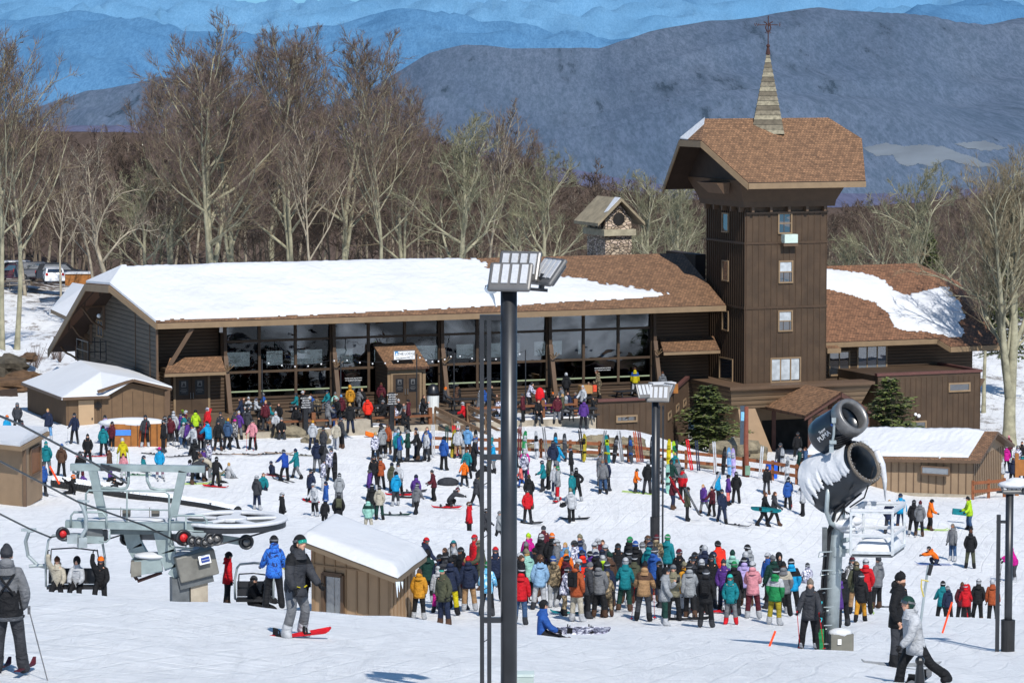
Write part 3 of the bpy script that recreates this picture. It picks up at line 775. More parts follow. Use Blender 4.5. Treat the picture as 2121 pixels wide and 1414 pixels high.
for k in range(12):
 for (za, zc_) in ((zsill + .12, zm1 - .07), (zm1 + .07, zm2 - .07), (zm2 + .07, ztopg)):
  if k == 4 and za < zm1: continue
  q = MB(); w0 = 0.08 if k % 3 else 0.17; w1 = 0.08 if (k + 1) % 3 else 0.17
  lbox(q, us[k] + w0, us[k + 1] - w1, VW + .0, VW + .015, za, zc_); q.build('window_pane', gmat, hall)
sr = MB()
for k in range(12):
 if k == 4: continue
 w0 = 0.09 if k % 3 else 0.18; w1 = 0.09 if (k + 1) % 3 else 0.18
 z_ = zsill + 0.40; lbox(sr, us[k] + w0, us[k + 1] - w1, VW - .012, VW - .002, z_, z_ + .09)
sr.build('window_rail', mat('pale_green_rail', srgb(140, 150, 120), 0.5, 0.05), hall)
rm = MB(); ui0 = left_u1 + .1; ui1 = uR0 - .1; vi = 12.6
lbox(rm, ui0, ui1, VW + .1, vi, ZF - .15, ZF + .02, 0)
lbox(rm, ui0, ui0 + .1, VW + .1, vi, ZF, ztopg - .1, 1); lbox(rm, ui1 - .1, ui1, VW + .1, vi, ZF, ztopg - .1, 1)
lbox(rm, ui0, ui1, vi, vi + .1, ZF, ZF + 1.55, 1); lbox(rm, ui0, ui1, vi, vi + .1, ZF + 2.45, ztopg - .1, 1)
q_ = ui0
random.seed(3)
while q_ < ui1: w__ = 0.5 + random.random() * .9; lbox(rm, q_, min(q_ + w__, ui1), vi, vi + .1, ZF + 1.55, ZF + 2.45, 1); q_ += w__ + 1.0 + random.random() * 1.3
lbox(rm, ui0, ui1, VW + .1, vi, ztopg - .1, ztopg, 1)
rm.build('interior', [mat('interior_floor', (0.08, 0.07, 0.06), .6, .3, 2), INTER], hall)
tb = MB()
for k in range(26):
 u_ = ui0 + 1.2 + (k % 13) * (ui1 - ui0 - 2) / 13; v_ = VW + 2 + (k // 13) * 4 + random.random()
 lbox(tb, u_ - .7, u_ + .7, v_ - .4, v_ + .4, ZF + .7, ZF + .76); lbox(tb, u_ - .5, u_ - .4, v_ - .3, v_ + .3, ZF, ZF + .7); lbox(tb, u_ + .4, u_ + .5, v_ - .3, v_ + .3, ZF, ZF + .7)
tb.build('interior_tables', DARKW, hall)
for k, u in enumerate(us):
 if k % 3: continue
 c = MB(); lbar(c, (u, VW - 1.25, ZF), (u, VW - 0.35, zm1 + 1.0), 0.26, 0.26); lbar(c, (u, VW - 0.35, zm1 + 1.0), (u, VW - .2, ztopg), 0.2, 0.2, 1)
 o = c.build('raking_column', [TRIMD, BATT], hall)  # darker brown on the upper length paints in the shade under the eave
 f = MB(); z_ = zm1 + .2
 for a in (-.9, -.35, .3, .85): f.bar(L(u, VW - .9, z_), L(u + a * .38, VW - 1.1, z_ + .42 - abs(a) * .1), .07, .03)
 f.build('antler_lamp', TRIM, o)
c = MB(); lbar(c, (left_u0 - .15, VW - 1.3, ZF - .3), (left_u0 + .05, VW - .8, zcan - .1), 0.36, 0.34); c.build('raking_column', TRIMD, hall)
c = MB(); lbar(c, (left_u0 - .05, VW - 1.0, zcan + .15), (left_u0 + 1.35, .2, ZE - .4), 0.2, 0.24); c.build('eave_strut', TRIMD, hall)
sp_ = MB(); u_, z_ = UZ(457, 681, VW - .1); lbox(sp_, u_ - .1, u_ + .1, VW - .25, VW - .1, z_ - .2, z_ + .2); sp_.build('wall_speaker', WHITE, hall)
VP = VW - 2.4
pu0, zt0 = UZ(803, 757, VP); pu1, _ = UZ(880, 752, VP); _, zf = UZ(840, 848, VP)
ph = MB()
lbox(ph, pu0, pu1, VP, VW - .2, ZF - .1, zt0 - .02)
_, ztp = UZ(812, 711, VW - .1)
ph.add([L(pu0, VP, zt0 - .02), L(pu0, VW - .2, zt0 - .02), L(pu0, VW - .2, ztp - .2)], [(0, 1, 2)]); ph.add([L(pu1, VP, zt0 - .02), L(pu1, VW - .2, zt0 - .02), L(pu1, VW - .2, ztp - .2)], [(2, 1, 0)])
ph.build('vestibule_wall', HSID, hall)
rr = MB(); roofpoly(rr, [(pu0 - .12, VP - .35, zt0 - .1), (pu1 + .15, VP - .35, zt0 - .1), (pu1 + .15, VW - .1, ztp), (pu0 - .12, VW - .1, ztp)], 0, .13)
rr.build('vestibule_roof', [SHING, SHINGW], hall)
double_door(813, 868, 776, 848, VP - .02)
vf2 = MB(); lbox(vf2, pu0 - .02, pu1 + .02, VP - .05, VP - .002, zt0 - .45, zt0 - .12); lbox(vf2, pu0 - .03, pu0 + .16, VP - .05, VP - .002, ZF, zt0 - .46); lbox(vf2, pu1 - .16, pu1 + .03, VP - .05, VP - .002, ZF, zt0 - .46)
vf2.build('vestibule_trim', TRIM, hall)
sg = thing('sign', 'white board sign reading THE LODGE on the shingled vestibule roof', 'sign', L((pu0 + pu1) / 2, VP, zt0))
s0, sz1 = UZ(815, 726, VP - .1); s1, sz0 = UZ(858, 744, VP - .1)
b_ = MB(); lbox(b_, s0, s1, VP - .2, VP - .14, sz0, sz1); b_.build('sign_board', WHITE, sg)
b_ = MB();
for (a, b2, c_, d_) in ((s0, s1, sz1 - .03, sz1), (s0, s1, sz0, sz0 + .03)): lbox(b_, a, b2, VP - .215, VP - .201, c_, d_)
b_.build('sign_border', BLACK, sg)
b_ = MB(); q = (s1 - s0) * .14; lbox(b_, s0 + .06, s0 + .06 + q, VP - .212, VP - .202, sz0 + .27, sz1 - .05); b_.quad([L(s0 + .07, VP - .216, sz0 + .29), L(s0 + .05 + q, VP - .216, sz0 + .29), L(s0 + .06 + q * .6, VP - .216, sz1 - .1)], 1)
b_.build('sign_emblem', [mat('sign_blue', srgb(40, 130, 190), .5, .02), WHITE], sg)
MT = MLT @ Matrix.Rotation(PI / 2, 4, 'X')
INK = mat('sign_ink', srgb(60, 70, 80), .6, .02)
text_mb('THE LODGE', 0.21, INK, Matrix.Translation(L(s0 + (s1 - s0) * .60, VP - .21, sz0 + .36)) @ MT, 'sign_lettering', sg)
text_mb('Dining  Hot Drinks  Restrooms', 0.085, INK, Matrix.Translation(L((s0 + s1) / 2, VP - .21, sz0 + .13)) @ MT, 'sign_lettering', sg)
for (px_, py_, k) in ((732, 783, 'PLEASE LEAVE SKIS OUTSIDE'), (1248, 762, 'PLEASE LEAVE SKIS OUTSIDE')):
 u_, z_ = UZ(px_, py_, VW); text_mb('PLEASE LEAVE SKIS OUTSIDE', 0.085, WHITE, Matrix.Translation(L(u_, VW - .012, z_)) @ MT, 'window_lettering', hall)
 text_mb('NO SKI BOOTS ON TABLES', 0.085, WHITE, Matrix.Translation(L(u_, VW - .012, z_ - .13)) @ MT, 'window_lettering', hall)

# ================================================================= terrace
def zsol(px, py, z): return _solve(px, py, ('z', z))
_vs = [zsol(x, y, ZF)[1] for x, y in ((888, 877), (974, 877), (1072, 875), (1240, 870), (798, 882), (615, 890))]
0 and print('ZF', ZF, 'terrace v', [round(q, 2) for q in _vs], 'sill', zsill)
VT = -9.4
uT0 = zsol(468, 858, ZF)[0]; uT1 = zsol(1243, 868, ZF)[0]
te = MB(); lbox(te, uT0 - 3.6, uT1, VT, VW, ZF - .5, ZF)
tag(te.build('terrace', CONCF), kind='structure')
te = MB(); lbox(te, uT0 - 3.4, uT1, VT - .3, VT - .002, ZF - .7, ZF + .04); tag(te.build('terrace_kerb', CONC), kind='structure')
sT = MB(); ua = zsol(1000, 870, ZF)[0]
snow_sheet('terrace_snow', None, L(ua, VT, ZF), L(uT1, VT, ZF), L(ua, VT + 5, ZF), L(uT1, VT + 5, ZF), lambda s, t: 0.62 - t, 60, 20, 0.07, 5.0, 0.25)
bpy.data.objects['terrace_snow']['kind'] = 'structure'
snow_sheet('terrace_snow', None, L(uT0 + 2, VT, ZF), L(ua - 6.0, VT, ZF), L(uT0 + 2, VT + 5, ZF), L(ua - 6.0, VT + 5, ZF), lambda s, t: 0.25 - t, 60, 16, 0.06, 8.0, 0.25)
bpy.data.objects['terrace_snow.001']['kind'] = 'structure'

def place(px, py, Y): return at(px, py, Y)
def plank_fence(name, label, cat, pts, posts, h=0.75, rails=(0.7,), wd=0.28, mt=FENCEW, ph=None, rth=.09, group=None):
 t_ = thing(name, label, cat, pts[0], 0, group)
 for z_ in rails:
  r_ = MB()
  for a, b in zip(pts[:-1], pts[1:]): r_.bar(Vector(a) + Vector((0, 0, z_)), Vector(b) + Vector((0, 0, z_)), wd, rth)
  r_.build('rail', mt, t_)
 for p in posts:
  q = MB(); p = Vector(p); q.box(p + Vector((0, 0, (ph or h) / 2 - .15)), (.22, .2, (ph or h) + .3), TH); q.build('post', mt, t_)
 return t_
def TL(px, z=None): u = zsol(px, 877, ZF)[0]; return L(u, VT + .35, ZF)
plank_fence('bench_rail', 'low timber bench rail along the terrace edge left of the ramp', 'railing', [TL(505), TL(886)], [TL(x) for x in (612, 798, 886)], .6, (.5,), .42, ph=.95)
plank_fence('bench_rail', 'low timber bench rail along the terrace edge right of the ramp', 'railing', [TL(976), TL(1240)], [TL(x) for x in (976, 1072, 1158, 1238)], .8, (.8,), .42, ph=1.1)
b_ = MB(); p = at(733, 880, 188.0); b_.box((p.x, p.y, ZF - .1), (1.7, .8, 1.3), TH); tag(b_.build('concrete_block', CONC), 'pale rectangular concrete block half buried in snow below the bench rail', 'concrete block')
rp = thing('entry_ramp', 'wet concrete ramp running down from the terrace between two sloping timber handrails', 'ramp', at(935, 880, 188))
u0 = zsol(893, 877, ZF)[0]; u1 = zsol(972, 877, ZF)[0]
zl = ZF - 1.0
m_ = MB();
P = [L(u0, VT, ZF + .015), L(u1, VT, ZF + .015), L(u1 + 1.2, VT - 5.2, zl), L(u0 + 1.2, VT - 5.2, zl)]
m_.slab(P[::-1], .3); m_.build('ramp_slab', CONCF, rp)
for s, uu in ((0, u0), (1, u1)):
 h_ = MB(); A = L(uu, VT, ZF); B = L(uu + 1.2, VT - 5.2, zl)
 h_.bar(A + Vector((0, 0, .95)), B + Vector((0, 0, .95)), .1, .2); h_.bar(A + Vector((0, 0, .45)), B + Vector((0, 0, .45)), .07, .14)
 for k in range(4): q = A.lerp(B, k / 3.0); h_.bar(q, q + Vector((0, 0, .95)), .13, .13)
 h_.build('handrail', mat('weathered_rail', srgb(112, 88, 66), .8, .25, 3), rp)

# ================================================================= utility box building right of the terrace
ub = thing('utility_building', 'flat brown board-and-batten utility building with slot windows beside the evergreen', 'building', L(uT1 + 3, VT, ZF))
wA = (uT1 + .05, VT - .35);
uB = UZ(1376, 900, VT - .35)[0]
zt = UZ(1245, 829, VT - .35)[1]
pA = Vector(L(wA[0], wA[1])).xy; pB = Vector(L(uB, wA[1])).xy
P3 = at(1424, 800, 207.5); pC = Vector((P3.x, P3.y))
pts = [pA, pB, pC, Vector(L(wA[0] + 7.5, 1.7)).xy, Vector(L(wA[0], 1.7)).xy]
m_ = MB(); zg = gz(pB.x, pB.y) - 1.6
for i in range(2):
 a, b = pts[i], pts[(i + 1) % len(pts)]
 m_.quad([(a.x, a.y, zg), (b.x, b.y, zg), (b.x, b.y, zt), (a.x, a.y, zt)])
m_.quad([(a.x, a.y, ZF + .03) for a in pts]); m_.build('wall', BOARD, ub)
m_ = MB()
def face_battens(mb, a, b, z0, z1, step, th=.03, wd=.05):
 a3 = Vector((a.x, a.y, 0)); b3 = Vector((b.x, b.y, 0)); d = (b3 - a3); n = int(d.length / step); dn = d.normalized(); nr = Vector((dn.y, -dn.x, 0))
 for i in range(n + 1):
  q = a3 + d * (i / n) + nr * (th / 2 + .002); mb.bar(q + Vector((0, 0, z0)), q + Vector((0, 0, z1)), wd, th, 0, nr)
face_battens(m_, pA, pB, zg, zt - .25, .36); face_battens(m_, pB, pC, zg, zt - .25, .3, .06, .07); m_.build('batten', BATT, ub)
m_ = MB()
for a, b in ((pA, pB), (pB, pC)):
 m_.bar((a.x, a.y, zt), (b.x, b.y, zt), .26, .16)
m_.build('parapet_cap', MAROON, ub)
def slot(a, b, f, zc, L_=1.35, H_=.42):
 a3 = Vector((a.x, a.y, 0)); b3 = Vector((b.x, b.y, 0)); dn = (b3 - a3).normalized(); nr = Vector((dn.y, -dn.x, 0)); c = a3.lerp(b3, f)
 m_ = MB(); q = c + nr * .06 + Vector((0, 0, zc))
 for s in (-1, 1):
  m_.bar(q + Vector((0, 0, s * (H_ / 2 - .05))) - dn * L_ / 2, q + Vector((0, 0, s * (H_ / 2 - .05))) + dn * L_ / 2, .1, .1, 0)
  m_.bar(q + dn * s * (L_ / 2 - .05) - Vector((0, 0, H_ / 2 - .1)), q + dn * s * (L_ / 2 - .05) + Vector((0, 0, H_ / 2 - .1)), .1, .1, 0, nr)
 o = m_.build('slot_window', TRIM, ub); g_ = MB(); g_.bar(q - nr * .04 - dn * (L_ / 2 - .1), q - nr * .04 + dn * (L_ / 2 - .1), .02, H_ - .2); g_.build('pane', GLASS, o)
slot(pA, pB, .43, UZ(1300, 865, VT)[1])
for f, y in ((.17, 858), (.50, 843), (.82, 832)):
 q = pB.lerp(pC, f); slot(pB, pC, f, at(1390, y, q.y).z - .05, 1.5, .45)

# ================================================================= stair tower
UT0 = UEND + .06; VTF = -1.9;
uF1 = UZ(1712, 600, VTF)[0]; uF0 = UZ(1545, 600, VTF)[0]; pass
VTB = VTF + (uF1 - uF0)
ztw = UZ(1545, 436, VTF)[1]; zled = UZ(1545, 800, VTF)[1]
tw = thing('stair_tower', 'tall brown board-and-batten tower with shingled cap roof rising beside the lodge hall', 'tower', L((uF0 + uF1) / 2, 0, 2.0))
m_ = MB(); lbox(m_, uF0, uF1, VTF, VTB, 1.0, ztw + .3); m_.build('wall', BOARD, tw)
zb1 = UZ(1560, 504, VTF)[1]; zb2 = UZ(1560, 638, VTF)[1]
m_ = MB()
for (a, b) in ((zled, zb2 - .07), (zb2 + .07, zb1 - .07), (zb1 + .07, ztw)):
 battens(m_, 'v', VTF, uF0 + .03, uF1 - .03, a, b, .40, .03, .045)
 battens(m_, 'u', uF0, VTF + .05, VTB - .05, a, b, .30, .09, .07)
m_.build('batten', BATT, tw)
m_ = MB()
for z_ in (zb1, zb2): lbox(m_, uF0 - .03, uF1 + .02, VTF - .05, VTF - .004, z_ - .07, z_ + .07); lbox(m_, uF0 - .12, uF0 - .004, VTF, VTB, z_ - .07, z_ + .07)
m_.build('bands', BATT, tw)
for (x0, x1, y0, y1, nv, nh, bl) in ((1611, 1640, 441, 484, 1, 1, None), (1612, 1642, 540, 586, 1, 1, (0, 0, .5, .96)), (1611, 1641, 643, 686, 1, 1, (0, 0, .52, .94)), (1595, 1658, 741, 790, 3, 0, (0, 0, .1, .95))):
 a, z1 = UZ(x0, y0, VTF); b, z0 = UZ(x1, y1, VTF)
 add_window(tw, 'v', VTF - .01, a, b, z0, z1, nv, nh, GLASS, .09, 'window', .06, bl)
for (x0, x1, y0, y1) in ((1499, 1512, 440, 482), (1499, 1512, 538, 583), (1499, 1512, 642, 686), (1493, 1521, 738, 790)):
 v1, z1 = VZ(x0, y0, uF0); v0, z0 = VZ(x1, y1, uF0)
 add_window(tw, 'u', uF0 - .09, v0, v1, z0, z1, 1, 0, GLASS, .08, 'window', .06)
m_ = MB(); a, z1 = UZ(1618, 485, VTF); b, z0 = UZ(1645, 502, VTF); lbox(m_, a, b, VTF - .5, VTF, z0, z1); o = m_.build('air_conditioner', mat('pale_grey_enamel', srgb(190, 205, 195), .5, .06), tw)
m_ = MB(); lbox(m_, a - .05, b + .05, VTF - .45, VTF - .02, z0 - .2, z0 - .01); m_.build('bracket', TRIMD, o)
m_ = MB(); zs0 = UZ(1545, 840, VTF - .5)[1]
sk0, sk1 = uF0 - 1.7, UZ(1805, 795, VTF - 1.4)[0]
V0 = VTF - 1.5
m_.add([L(sk0, V0, zled), L(sk1, V0, zled), L(sk1 - .45, V0 + .55, zs0 - .1), L(sk0 + .3, V0 + .55, zs0 - .1)], [(0, 3, 2, 1)])
m_.add([L(sk0, V0, zled), L(sk0, VTB, zled), L(sk0 + .3, VTB, zs0 - .1), L(sk0 + .3, V0 + .55, zs0 - .1)], [(0, 1, 2, 3)])
m_.add([L(sk1, V0, zled), L(sk1, 1, zled), L(sk1 - .45, 1, zs0 - .1), L(sk1 - .45, V0 + .55, zs0 - .1)], [(0, 3, 2, 1)])
m_.build('skirt', TSID, tw)
m_ = MB(); lbox(m_, sk0 - .12, sk1 + .12, V0 - .15, VTF, zled - .02, zled + .16); lbox(m_, sk0 - .12, uF0, VTF + .001, VTB, zled - .02, zled + .16); m_.build('ledge', TRIMD, tw)
m_ = MB(); zgr = 1.0
lbox(m_, sk0 + 1.2, sk1 - 1.0, VTF - .1, VTB, zgr - 1.0, zs0 - .1, 0); m_.build('lower_wall', TANB, tw)
m_ = MB(); a = UZ(1597, 900, VTF - .15)[0]; b = UZ(1675, 900, VTF - .15)[0]; lbox(m_, a - .6, b + .1, VTF - .14, VTF - .11, zgr - .9, zs0 - 1.0); m_.build('dark_doorway', INTER, tw)
m_ = MB(); q0 = UZ(1530, 900, VTF - 1.0)[0]; q1 = UZ(1580, 900, VTF - 1.0)[0]
m_.add([L(q0, VTF - .9, zs0 - .1), L(q1 - .5, VTF - .9, zs0 - .1), L(q1 + .3, VTF - 2.2, zgr - 1), L(q0 - .1, VTF - 2.2, zgr - 1), L(q0, VTF - .12, zs0 - .1), L(q1 - .5, VTF - .12, zs0 - .1), L(q1 + .3, VTF - .12, zgr - 1), L(q0 - .1, VTF - .12, zgr - 1)], [(0, 3, 2, 1), (1, 2, 6, 5), (4, 7, 3, 0), (0, 1, 5, 4)])
m_.build('concrete_pier', TANB, tw)
uc = (uF0 + uF1) / 2; vc = (VTF + VTB) / 2; hw = (uF1 - uF0) / 2
ze = UZ(1550, 378, VTF - 1.5)[1]; zbx = UZ(1543, 430, VTF - .35)[1]
m_ = MB()
def ringf(z_, e): return [L(uc - hw - e, vc - hw - e, z_), L(uc + hw + e, vc - hw - e, z_), L(uc + hw + e, vc + hw + e, z_), L(uc - hw - e, vc + hw + e, z_)]
r0 = ringf(zbx, .35); r1 = ringf(zbx + .35, .40); r2 = ringf(ze + .1, 1.0)
for a, b in ((r0, r1), (r1, r2)):
 for i in range(4): j = (i + 1) % 4; m_.quad([a[i], a[j], b[j], b[i]])
m_.quad(r0[::-1]); m_.build('head_wall', mat('head_board', srgb(78, 60, 44), .75, .12, 2), tw)  # plain brown board of the tower head
VR2 = vc; SL2 = None
EV = hw + 1.55
zr2 = UZ(1590, 245, vc)[1]; SLT = (zr2 - ze) / EV
def rz2(v): return zr2 - SLT * abs(v - vc)
eu0 = UZ(1550, 378, vc - EV)[0]; eu1 = UZ(1793, 370, vc - EV)[0]
ru0 = UZ(1460, 247, vc)[0]; ru1 = UZ(1716, 243, vc)[0]
def clipv(px, py, side):
 best = None
 for k in range(200):
  v = vc + side * (0.3 + k * .02); u, z = UZ(px, py, v); e = abs(z - rz2(v))
  if best is None or e < best[0]: best = (e, u, v, z)
 return best
cf = clipv(1453, 291, -1); cb = clipv(1399, 291, 1); cr = clipv(1783, 283, -1)
0 and print('tower', ze, zr2, SLT, 'eave u', eu0, eu1, 'ridge', ru0, ru1, 'clips', cf, cb, cr, 'hw', hw, uc, vc)
vcf = min(cf[2], vc - .8); vcb = vc + (vc - vcf)
ucl = cf[1]; ucr = cr[1]
bkv = vc + EV; bku, bkz = UZ(1374, 386, bkv)
m_ = MB()
zcl = rz2(vcf)
roofpoly(m_, [(eu0, vc - EV, ze), (eu1, vc - EV, ze), (ucr, vcf, zcl), (ru1, vc, zr2), (ru0, vc, zr2), (ucl, vcf, zcl)], 0, .2)
roofpoly(m_, [(bku, bkv, bkz), (eu1, bkv, bkz), (ucr, vcb, zcl), (ru1, vc, zr2 - .002), (ru0, vc, zr2 - .002), (ucl - .1, vcb, zcl)], 0, .2)
roofpoly(m_, [(ru0, vc, zr2 - .003), (ucl - .1, vcb, zcl), (ucl, vcf, zcl)], 0, .2)
roofpoly(m_, [(ru1, vc, zr2 - .003), (ucr, vcb, zcl), (ucr, vcf, zcl)], 0, .2)
m_.build('roof', [SHING, DARKW], tw)
m_ = MB(); fascia(m_, (eu0, vc - EV, ze), (eu1, vc - EV, ze), .38); fascia(m_, (ucl, vcf, zcl), (eu0, vc - EV, ze), .42); fascia(m_, (ucl - .1, vcb, zcl), (ucl, vcf, zcl), .42); fascia(m_, (bku, bkv, bkz), (ucl - .1, vcb, zcl), .45)
m_.build('fascia', TRIM, tw)
m_ = MB(); e_ = 1.0
wu = uc - hw - .95
m_.add([L(wu, vc - hw - e_, ze + .1), L(wu, vc + hw + e_, ze + .1), L(wu, vc, zr2 - .3)], [(0, 1, 2)])
m_.add([L(uc + hw + .95, vc - hw - e_, ze + .1), L(uc + hw + .95, vc + hw + e_, ze + .1), L(uc + hw + .95, vc, zr2 - .3)], [(0, 2, 1)])
m_.build('gable_infill', DARKW, tw)
m_ = MB(); v1, z1 = VZ(1455, 376, wu - .5); v0, z0 = VZ(1497, 402, wu - .5)
m_.add([L(wu - .9, v1, z1), L(wu - .9, v0, z1 - .02), L(wu - .35, v0 + .2, z0), L(wu - .35, v1 - .5, z0), L(wu, v1, z1 + .05), L(wu, v0, z1 + .05), L(wu, v0 + .2, z0), L(wu, v1 - .5, z0)], [(0, 3, 2, 1), (0, 1, 5, 4), (0, 4, 7, 3), (1, 2, 6, 5)])
m_.build('gable_hood', TRIMD, tw)
m_ = MB()
for k in range(5):
 u_ = uF0 + .3 + k * (uF1 - uF0 - .6) / 4; lbox(m_, u_ - .08, u_ + .08, VTF - .34, VTF, zbx - .3, zbx - .005)
 v_ = VTF + .3 + k * (VTB - VTF - .6) / 4; lbox(m_, uF0 - .34, uF0, v_ - .08, v_ + .08, zbx - .3, zbx - .005)
lbox(m_, uF0 - .03, uF1 + .03, VTF - .12, VTF - .002, zbx - .42, zbx - .31); m_.build('corbels', TRIMD, tw)
m_ = MB(); h3 = [Vector(L(ru0, vc, zr2)), Vector(L(ucl - .1, vcb, zcl)), Vector(L(ucl, vcf, zcl))]
a = h3[0].lerp(h3[2], .12); b = h3[1].lerp(h3[2], .10)
P = [h3[0] + Vector((0, 0, .1)), h3[1] + Vector((0, 0, .1)), h3[1].lerp(h3[2], .35) + Vector((0, 0, .03)), h3[0].lerp(h3[2], .25) + Vector((0, 0, .05))]
if (P[1] - P[0]).cross(P[2] - P[0]).z < 0: P = P[::-1]
m_.slab(P, .08); m_.build('roof_snow', SNOW, tw)
sp = MB(); us_, _z = UZ(1590, 245, vc); zs = zr2 - .95; zt_ = UZ(1590, 110, vc)[1]; ztip = UZ(1590, 97, vc)[1]
rb = 1.42; ang = TH + R(20)
N_ = 17
for k in range(N_):
 a0 = k / N_; a1 = (k + 1) / N_; ra = rb * (1 - a0) + .10 * a0; rb_ = rb * (1 - a1) + .10 * a1
 z0 = zs + (zt_ - zs) * a0; z1 = zs + (zt_ - zs) * a1
 lo = [L(us_, vc, z0) + Vector((math.cos(ang + i * PI / 2) * (ra + .04), math.sin(ang + i * PI / 2) * (ra + .04), 0)) for i in range(4)]
 hi = [L(us_, vc, z1) + Vector((math.cos(ang + i * PI / 2) * (rb_ - .01), math.sin(ang + i * PI / 2) * (rb_ - .01), 0)) for i in range(4)]
 for i in range(4): j = (i + 1) % 4; sp.quad([lo[i], lo[j], hi[j], hi[i]], k % 3)
 sp.quad(lo[::-1], 0)
SPM = [mat('weathered_slat', srgb(138, 130, 110), .85, .4, 5, .3), mat('weathered_slat_grey', srgb(116, 108, 92), .85, .4, 5, .3), mat('weathered_slat_dark', srgb(98, 90, 76), .85, .3, 3, .3)]
so_ = sp.build('spire', SPM, tw)
c0 = L(us_, vc, 0)
m_ = MB()
m_.tube([(c0.x, c0.y, zt_ - .1), (c0.x, c0.y, ztip + .1)], [.16, .05], 8)
m_.ball((c0.x, c0.y, ztip + .05), .12, 8, 6); m_.build('spire_cap', RUST, so_)
vane = thing('weather_vane', 'rusty iron weather vane with compass letters on the tip of the tower spire', 'weather vane', (c0.x, c0.y, ztip))
m_ = MB(); zv = UZ(1590, 52, vc)[1]; ztp_ = UZ(1590, 33, vc)[1]
m_.tube([(c0.x, c0.y, ztip), (c0.x, c0.y, ztp_)], .035, 6); m_.build('rod', RUST, vane)
m_ = MB(); m_.bar((c0.x - .6, c0.y, zv), (c0.x + .6, c0.y, zv), .05); m_.bar((c0.x, c0.y - .5, zv), (c0.x, c0.y + .5, zv), .03)
for s in (-1, 1):
 m_.tube([(c0.x + s * .05, c0.y, zv - .45), (c0.x + s * .16, c0.y, zv - .2), (c0.x + s * .1, c0.y, zv + .1), (c0.x + s * .28, c0.y, zv + .2)], .04, 5)
 m_.tube([(c0.x + s * .02, c0.y, zv - .5), (c0.x + s * .2, c0.y, zv - .5), (c0.x + s * .12, c0.y, zv - .42)], .02, 5)
m_.build('scrollwork', RUST, vane)
for ch, dx, dy in (('W', -.72, 0), ('E', .72, 0), ('S', 0, -.5), ('N', 0, .5)):
 text_mb(ch, .32, RUST, Matrix.Translation((c0.x + dx * (1 if dy == 0 else 1), c0.y + dy, zv)) @ Matrix.Rotation(PI / 2, 4, 'X'), 'compass_letter', vane, .015)

# ================================================================= stone chimney behind the ridge
chv = 13.5
cu0, cz0 = UZ(1254, 515, chv); cu1, _ = UZ(1308, 515, chv); zb_ = UZ(1250, 520, chv)[1] - 3
stone, t, b = newmat('stacked_stone')
vor = nd(t, "ShaderNodeTexVoronoi"); vor.inputs['Scale'].default_value = 3.4; vor.feature = 'F1'; t.links.new(coords(t, scale=(1, 1, 1.7)), vor.inputs['Vector'])
vo2 = nd(t, "ShaderNodeTexVoronoi"); vo2.inputs['Scale'].default_value = 3.4; vo2.feature = 'DISTANCE_TO_EDGE'; t.links.new(coords(t, scale=(1, 1, 1.7)), vo2.inputs['Vector'])
sx = nd(t, "ShaderNodeSeparateXYZ"); t.links.new(vor.outputs['Color'], sx.inputs[0])
c = ramp(t, sx.outputs[0], [(0, srgb(140, 122, 104)), (.5, srgb(188, 170, 148)), (1, srgb(206, 184, 168))])
c = mixc(t, ramp(t, vo2.outputs['Distance'], [(0.02, 0), (.1, 1)]), srgb(84, 76, 68), c)
t.links.new(c, b.inputs['Base Color']); b.inputs['Roughness'].default_value = .9; bumpn(t, b, ramp(t, vo2.outputs['Distance'], [(0, 0), (.12, 1)]), .8, .08)
ch = thing('stone_chimney', 'broad stone chimney with a little gabled slab roof and round flue openings', 'chimney', L((cu0 + cu1) / 2, chv + 1, cz0))
wdt = cu1 - cu0; dpt = 3.0
zband0 = UZ(1280, 488, chv)[1]; zband1 = UZ(1280, 475, chv)[1]; zev = UZ(1250, 448, chv)[1]; zrg = UZ(1294, 410, chv - .3)[1]
m_ = MB(); lbox(m_, cu0, cu1, chv, chv + dpt, zb_, zband0); m_.build('stack', stone, ch)
m_ = MB(); lbox(m_, cu0 - .2, cu1 + .2, chv - .25, chv + dpt + .25, zband0, zband1); m_.build('stone_band', mat('lichen_stone', srgb(158, 150, 128), .9, .25, 3, .4), ch)
m_ = MB(); um_ = (cu0 + cu1) / 2; lbox(m_, cu0, cu1, chv, chv + dpt, zband1, zev - .25)
m_.add([L(cu0, chv, zev - .25), L(cu1, chv, zev - .25), L(um_, chv, zrg - .35), L(cu0, chv + dpt, zev - .25), L(cu1, chv + dpt, zev - .25), L(um_, chv + dpt, zrg - .35)], [(0, 1, 2), (3, 5, 4), (0, 2, 5, 3), (1, 4, 5, 2)])
m_.build('flue_house', stone, ch)
m_ = MB(); SLB = mat('slab_roof', srgb(140, 128, 106), .9, .25, 2, .3)
for s in (-1, 1):
 roofpoly(m_, [(um_ + s * (wdt / 2 + .75), chv - .5, zev - .42), (um_, chv - .5, zrg), (um_, chv + dpt + .5, zrg), (um_ + s * (wdt / 2 + .75), chv + dpt + .5, zev - .42)], 0, .2, 0)
m_.build('slab_roof', [SLB], ch)
m_ = MB(); c_ = L(um_, chv - .02, (zband1 + zev) / 2 + .25); nrm = Vector((SU, -CU, 0)); ax = Vector((CU, SU, 0))
def disc(mb, c, ax, r, r2=None, n=18, off=Vector((0, 0, 0))):
 r2 = r2 or r
 mb.add([c + off + ax * (math.cos(2 * PI * i / n) * r) + Vector((0, 0, math.sin(2 * PI * i / n) * r2)) for i in range(n)], [tuple(range(n))])
disc(m_, c_, ax, .42, off=nrm * .03)
for k in range(3): disc(m_, L(cu0 - .03, chv + .5 + k * .95, (zband1 + zev) / 2 + .1), Vector((-SU, CU, 0)), .3, .5)
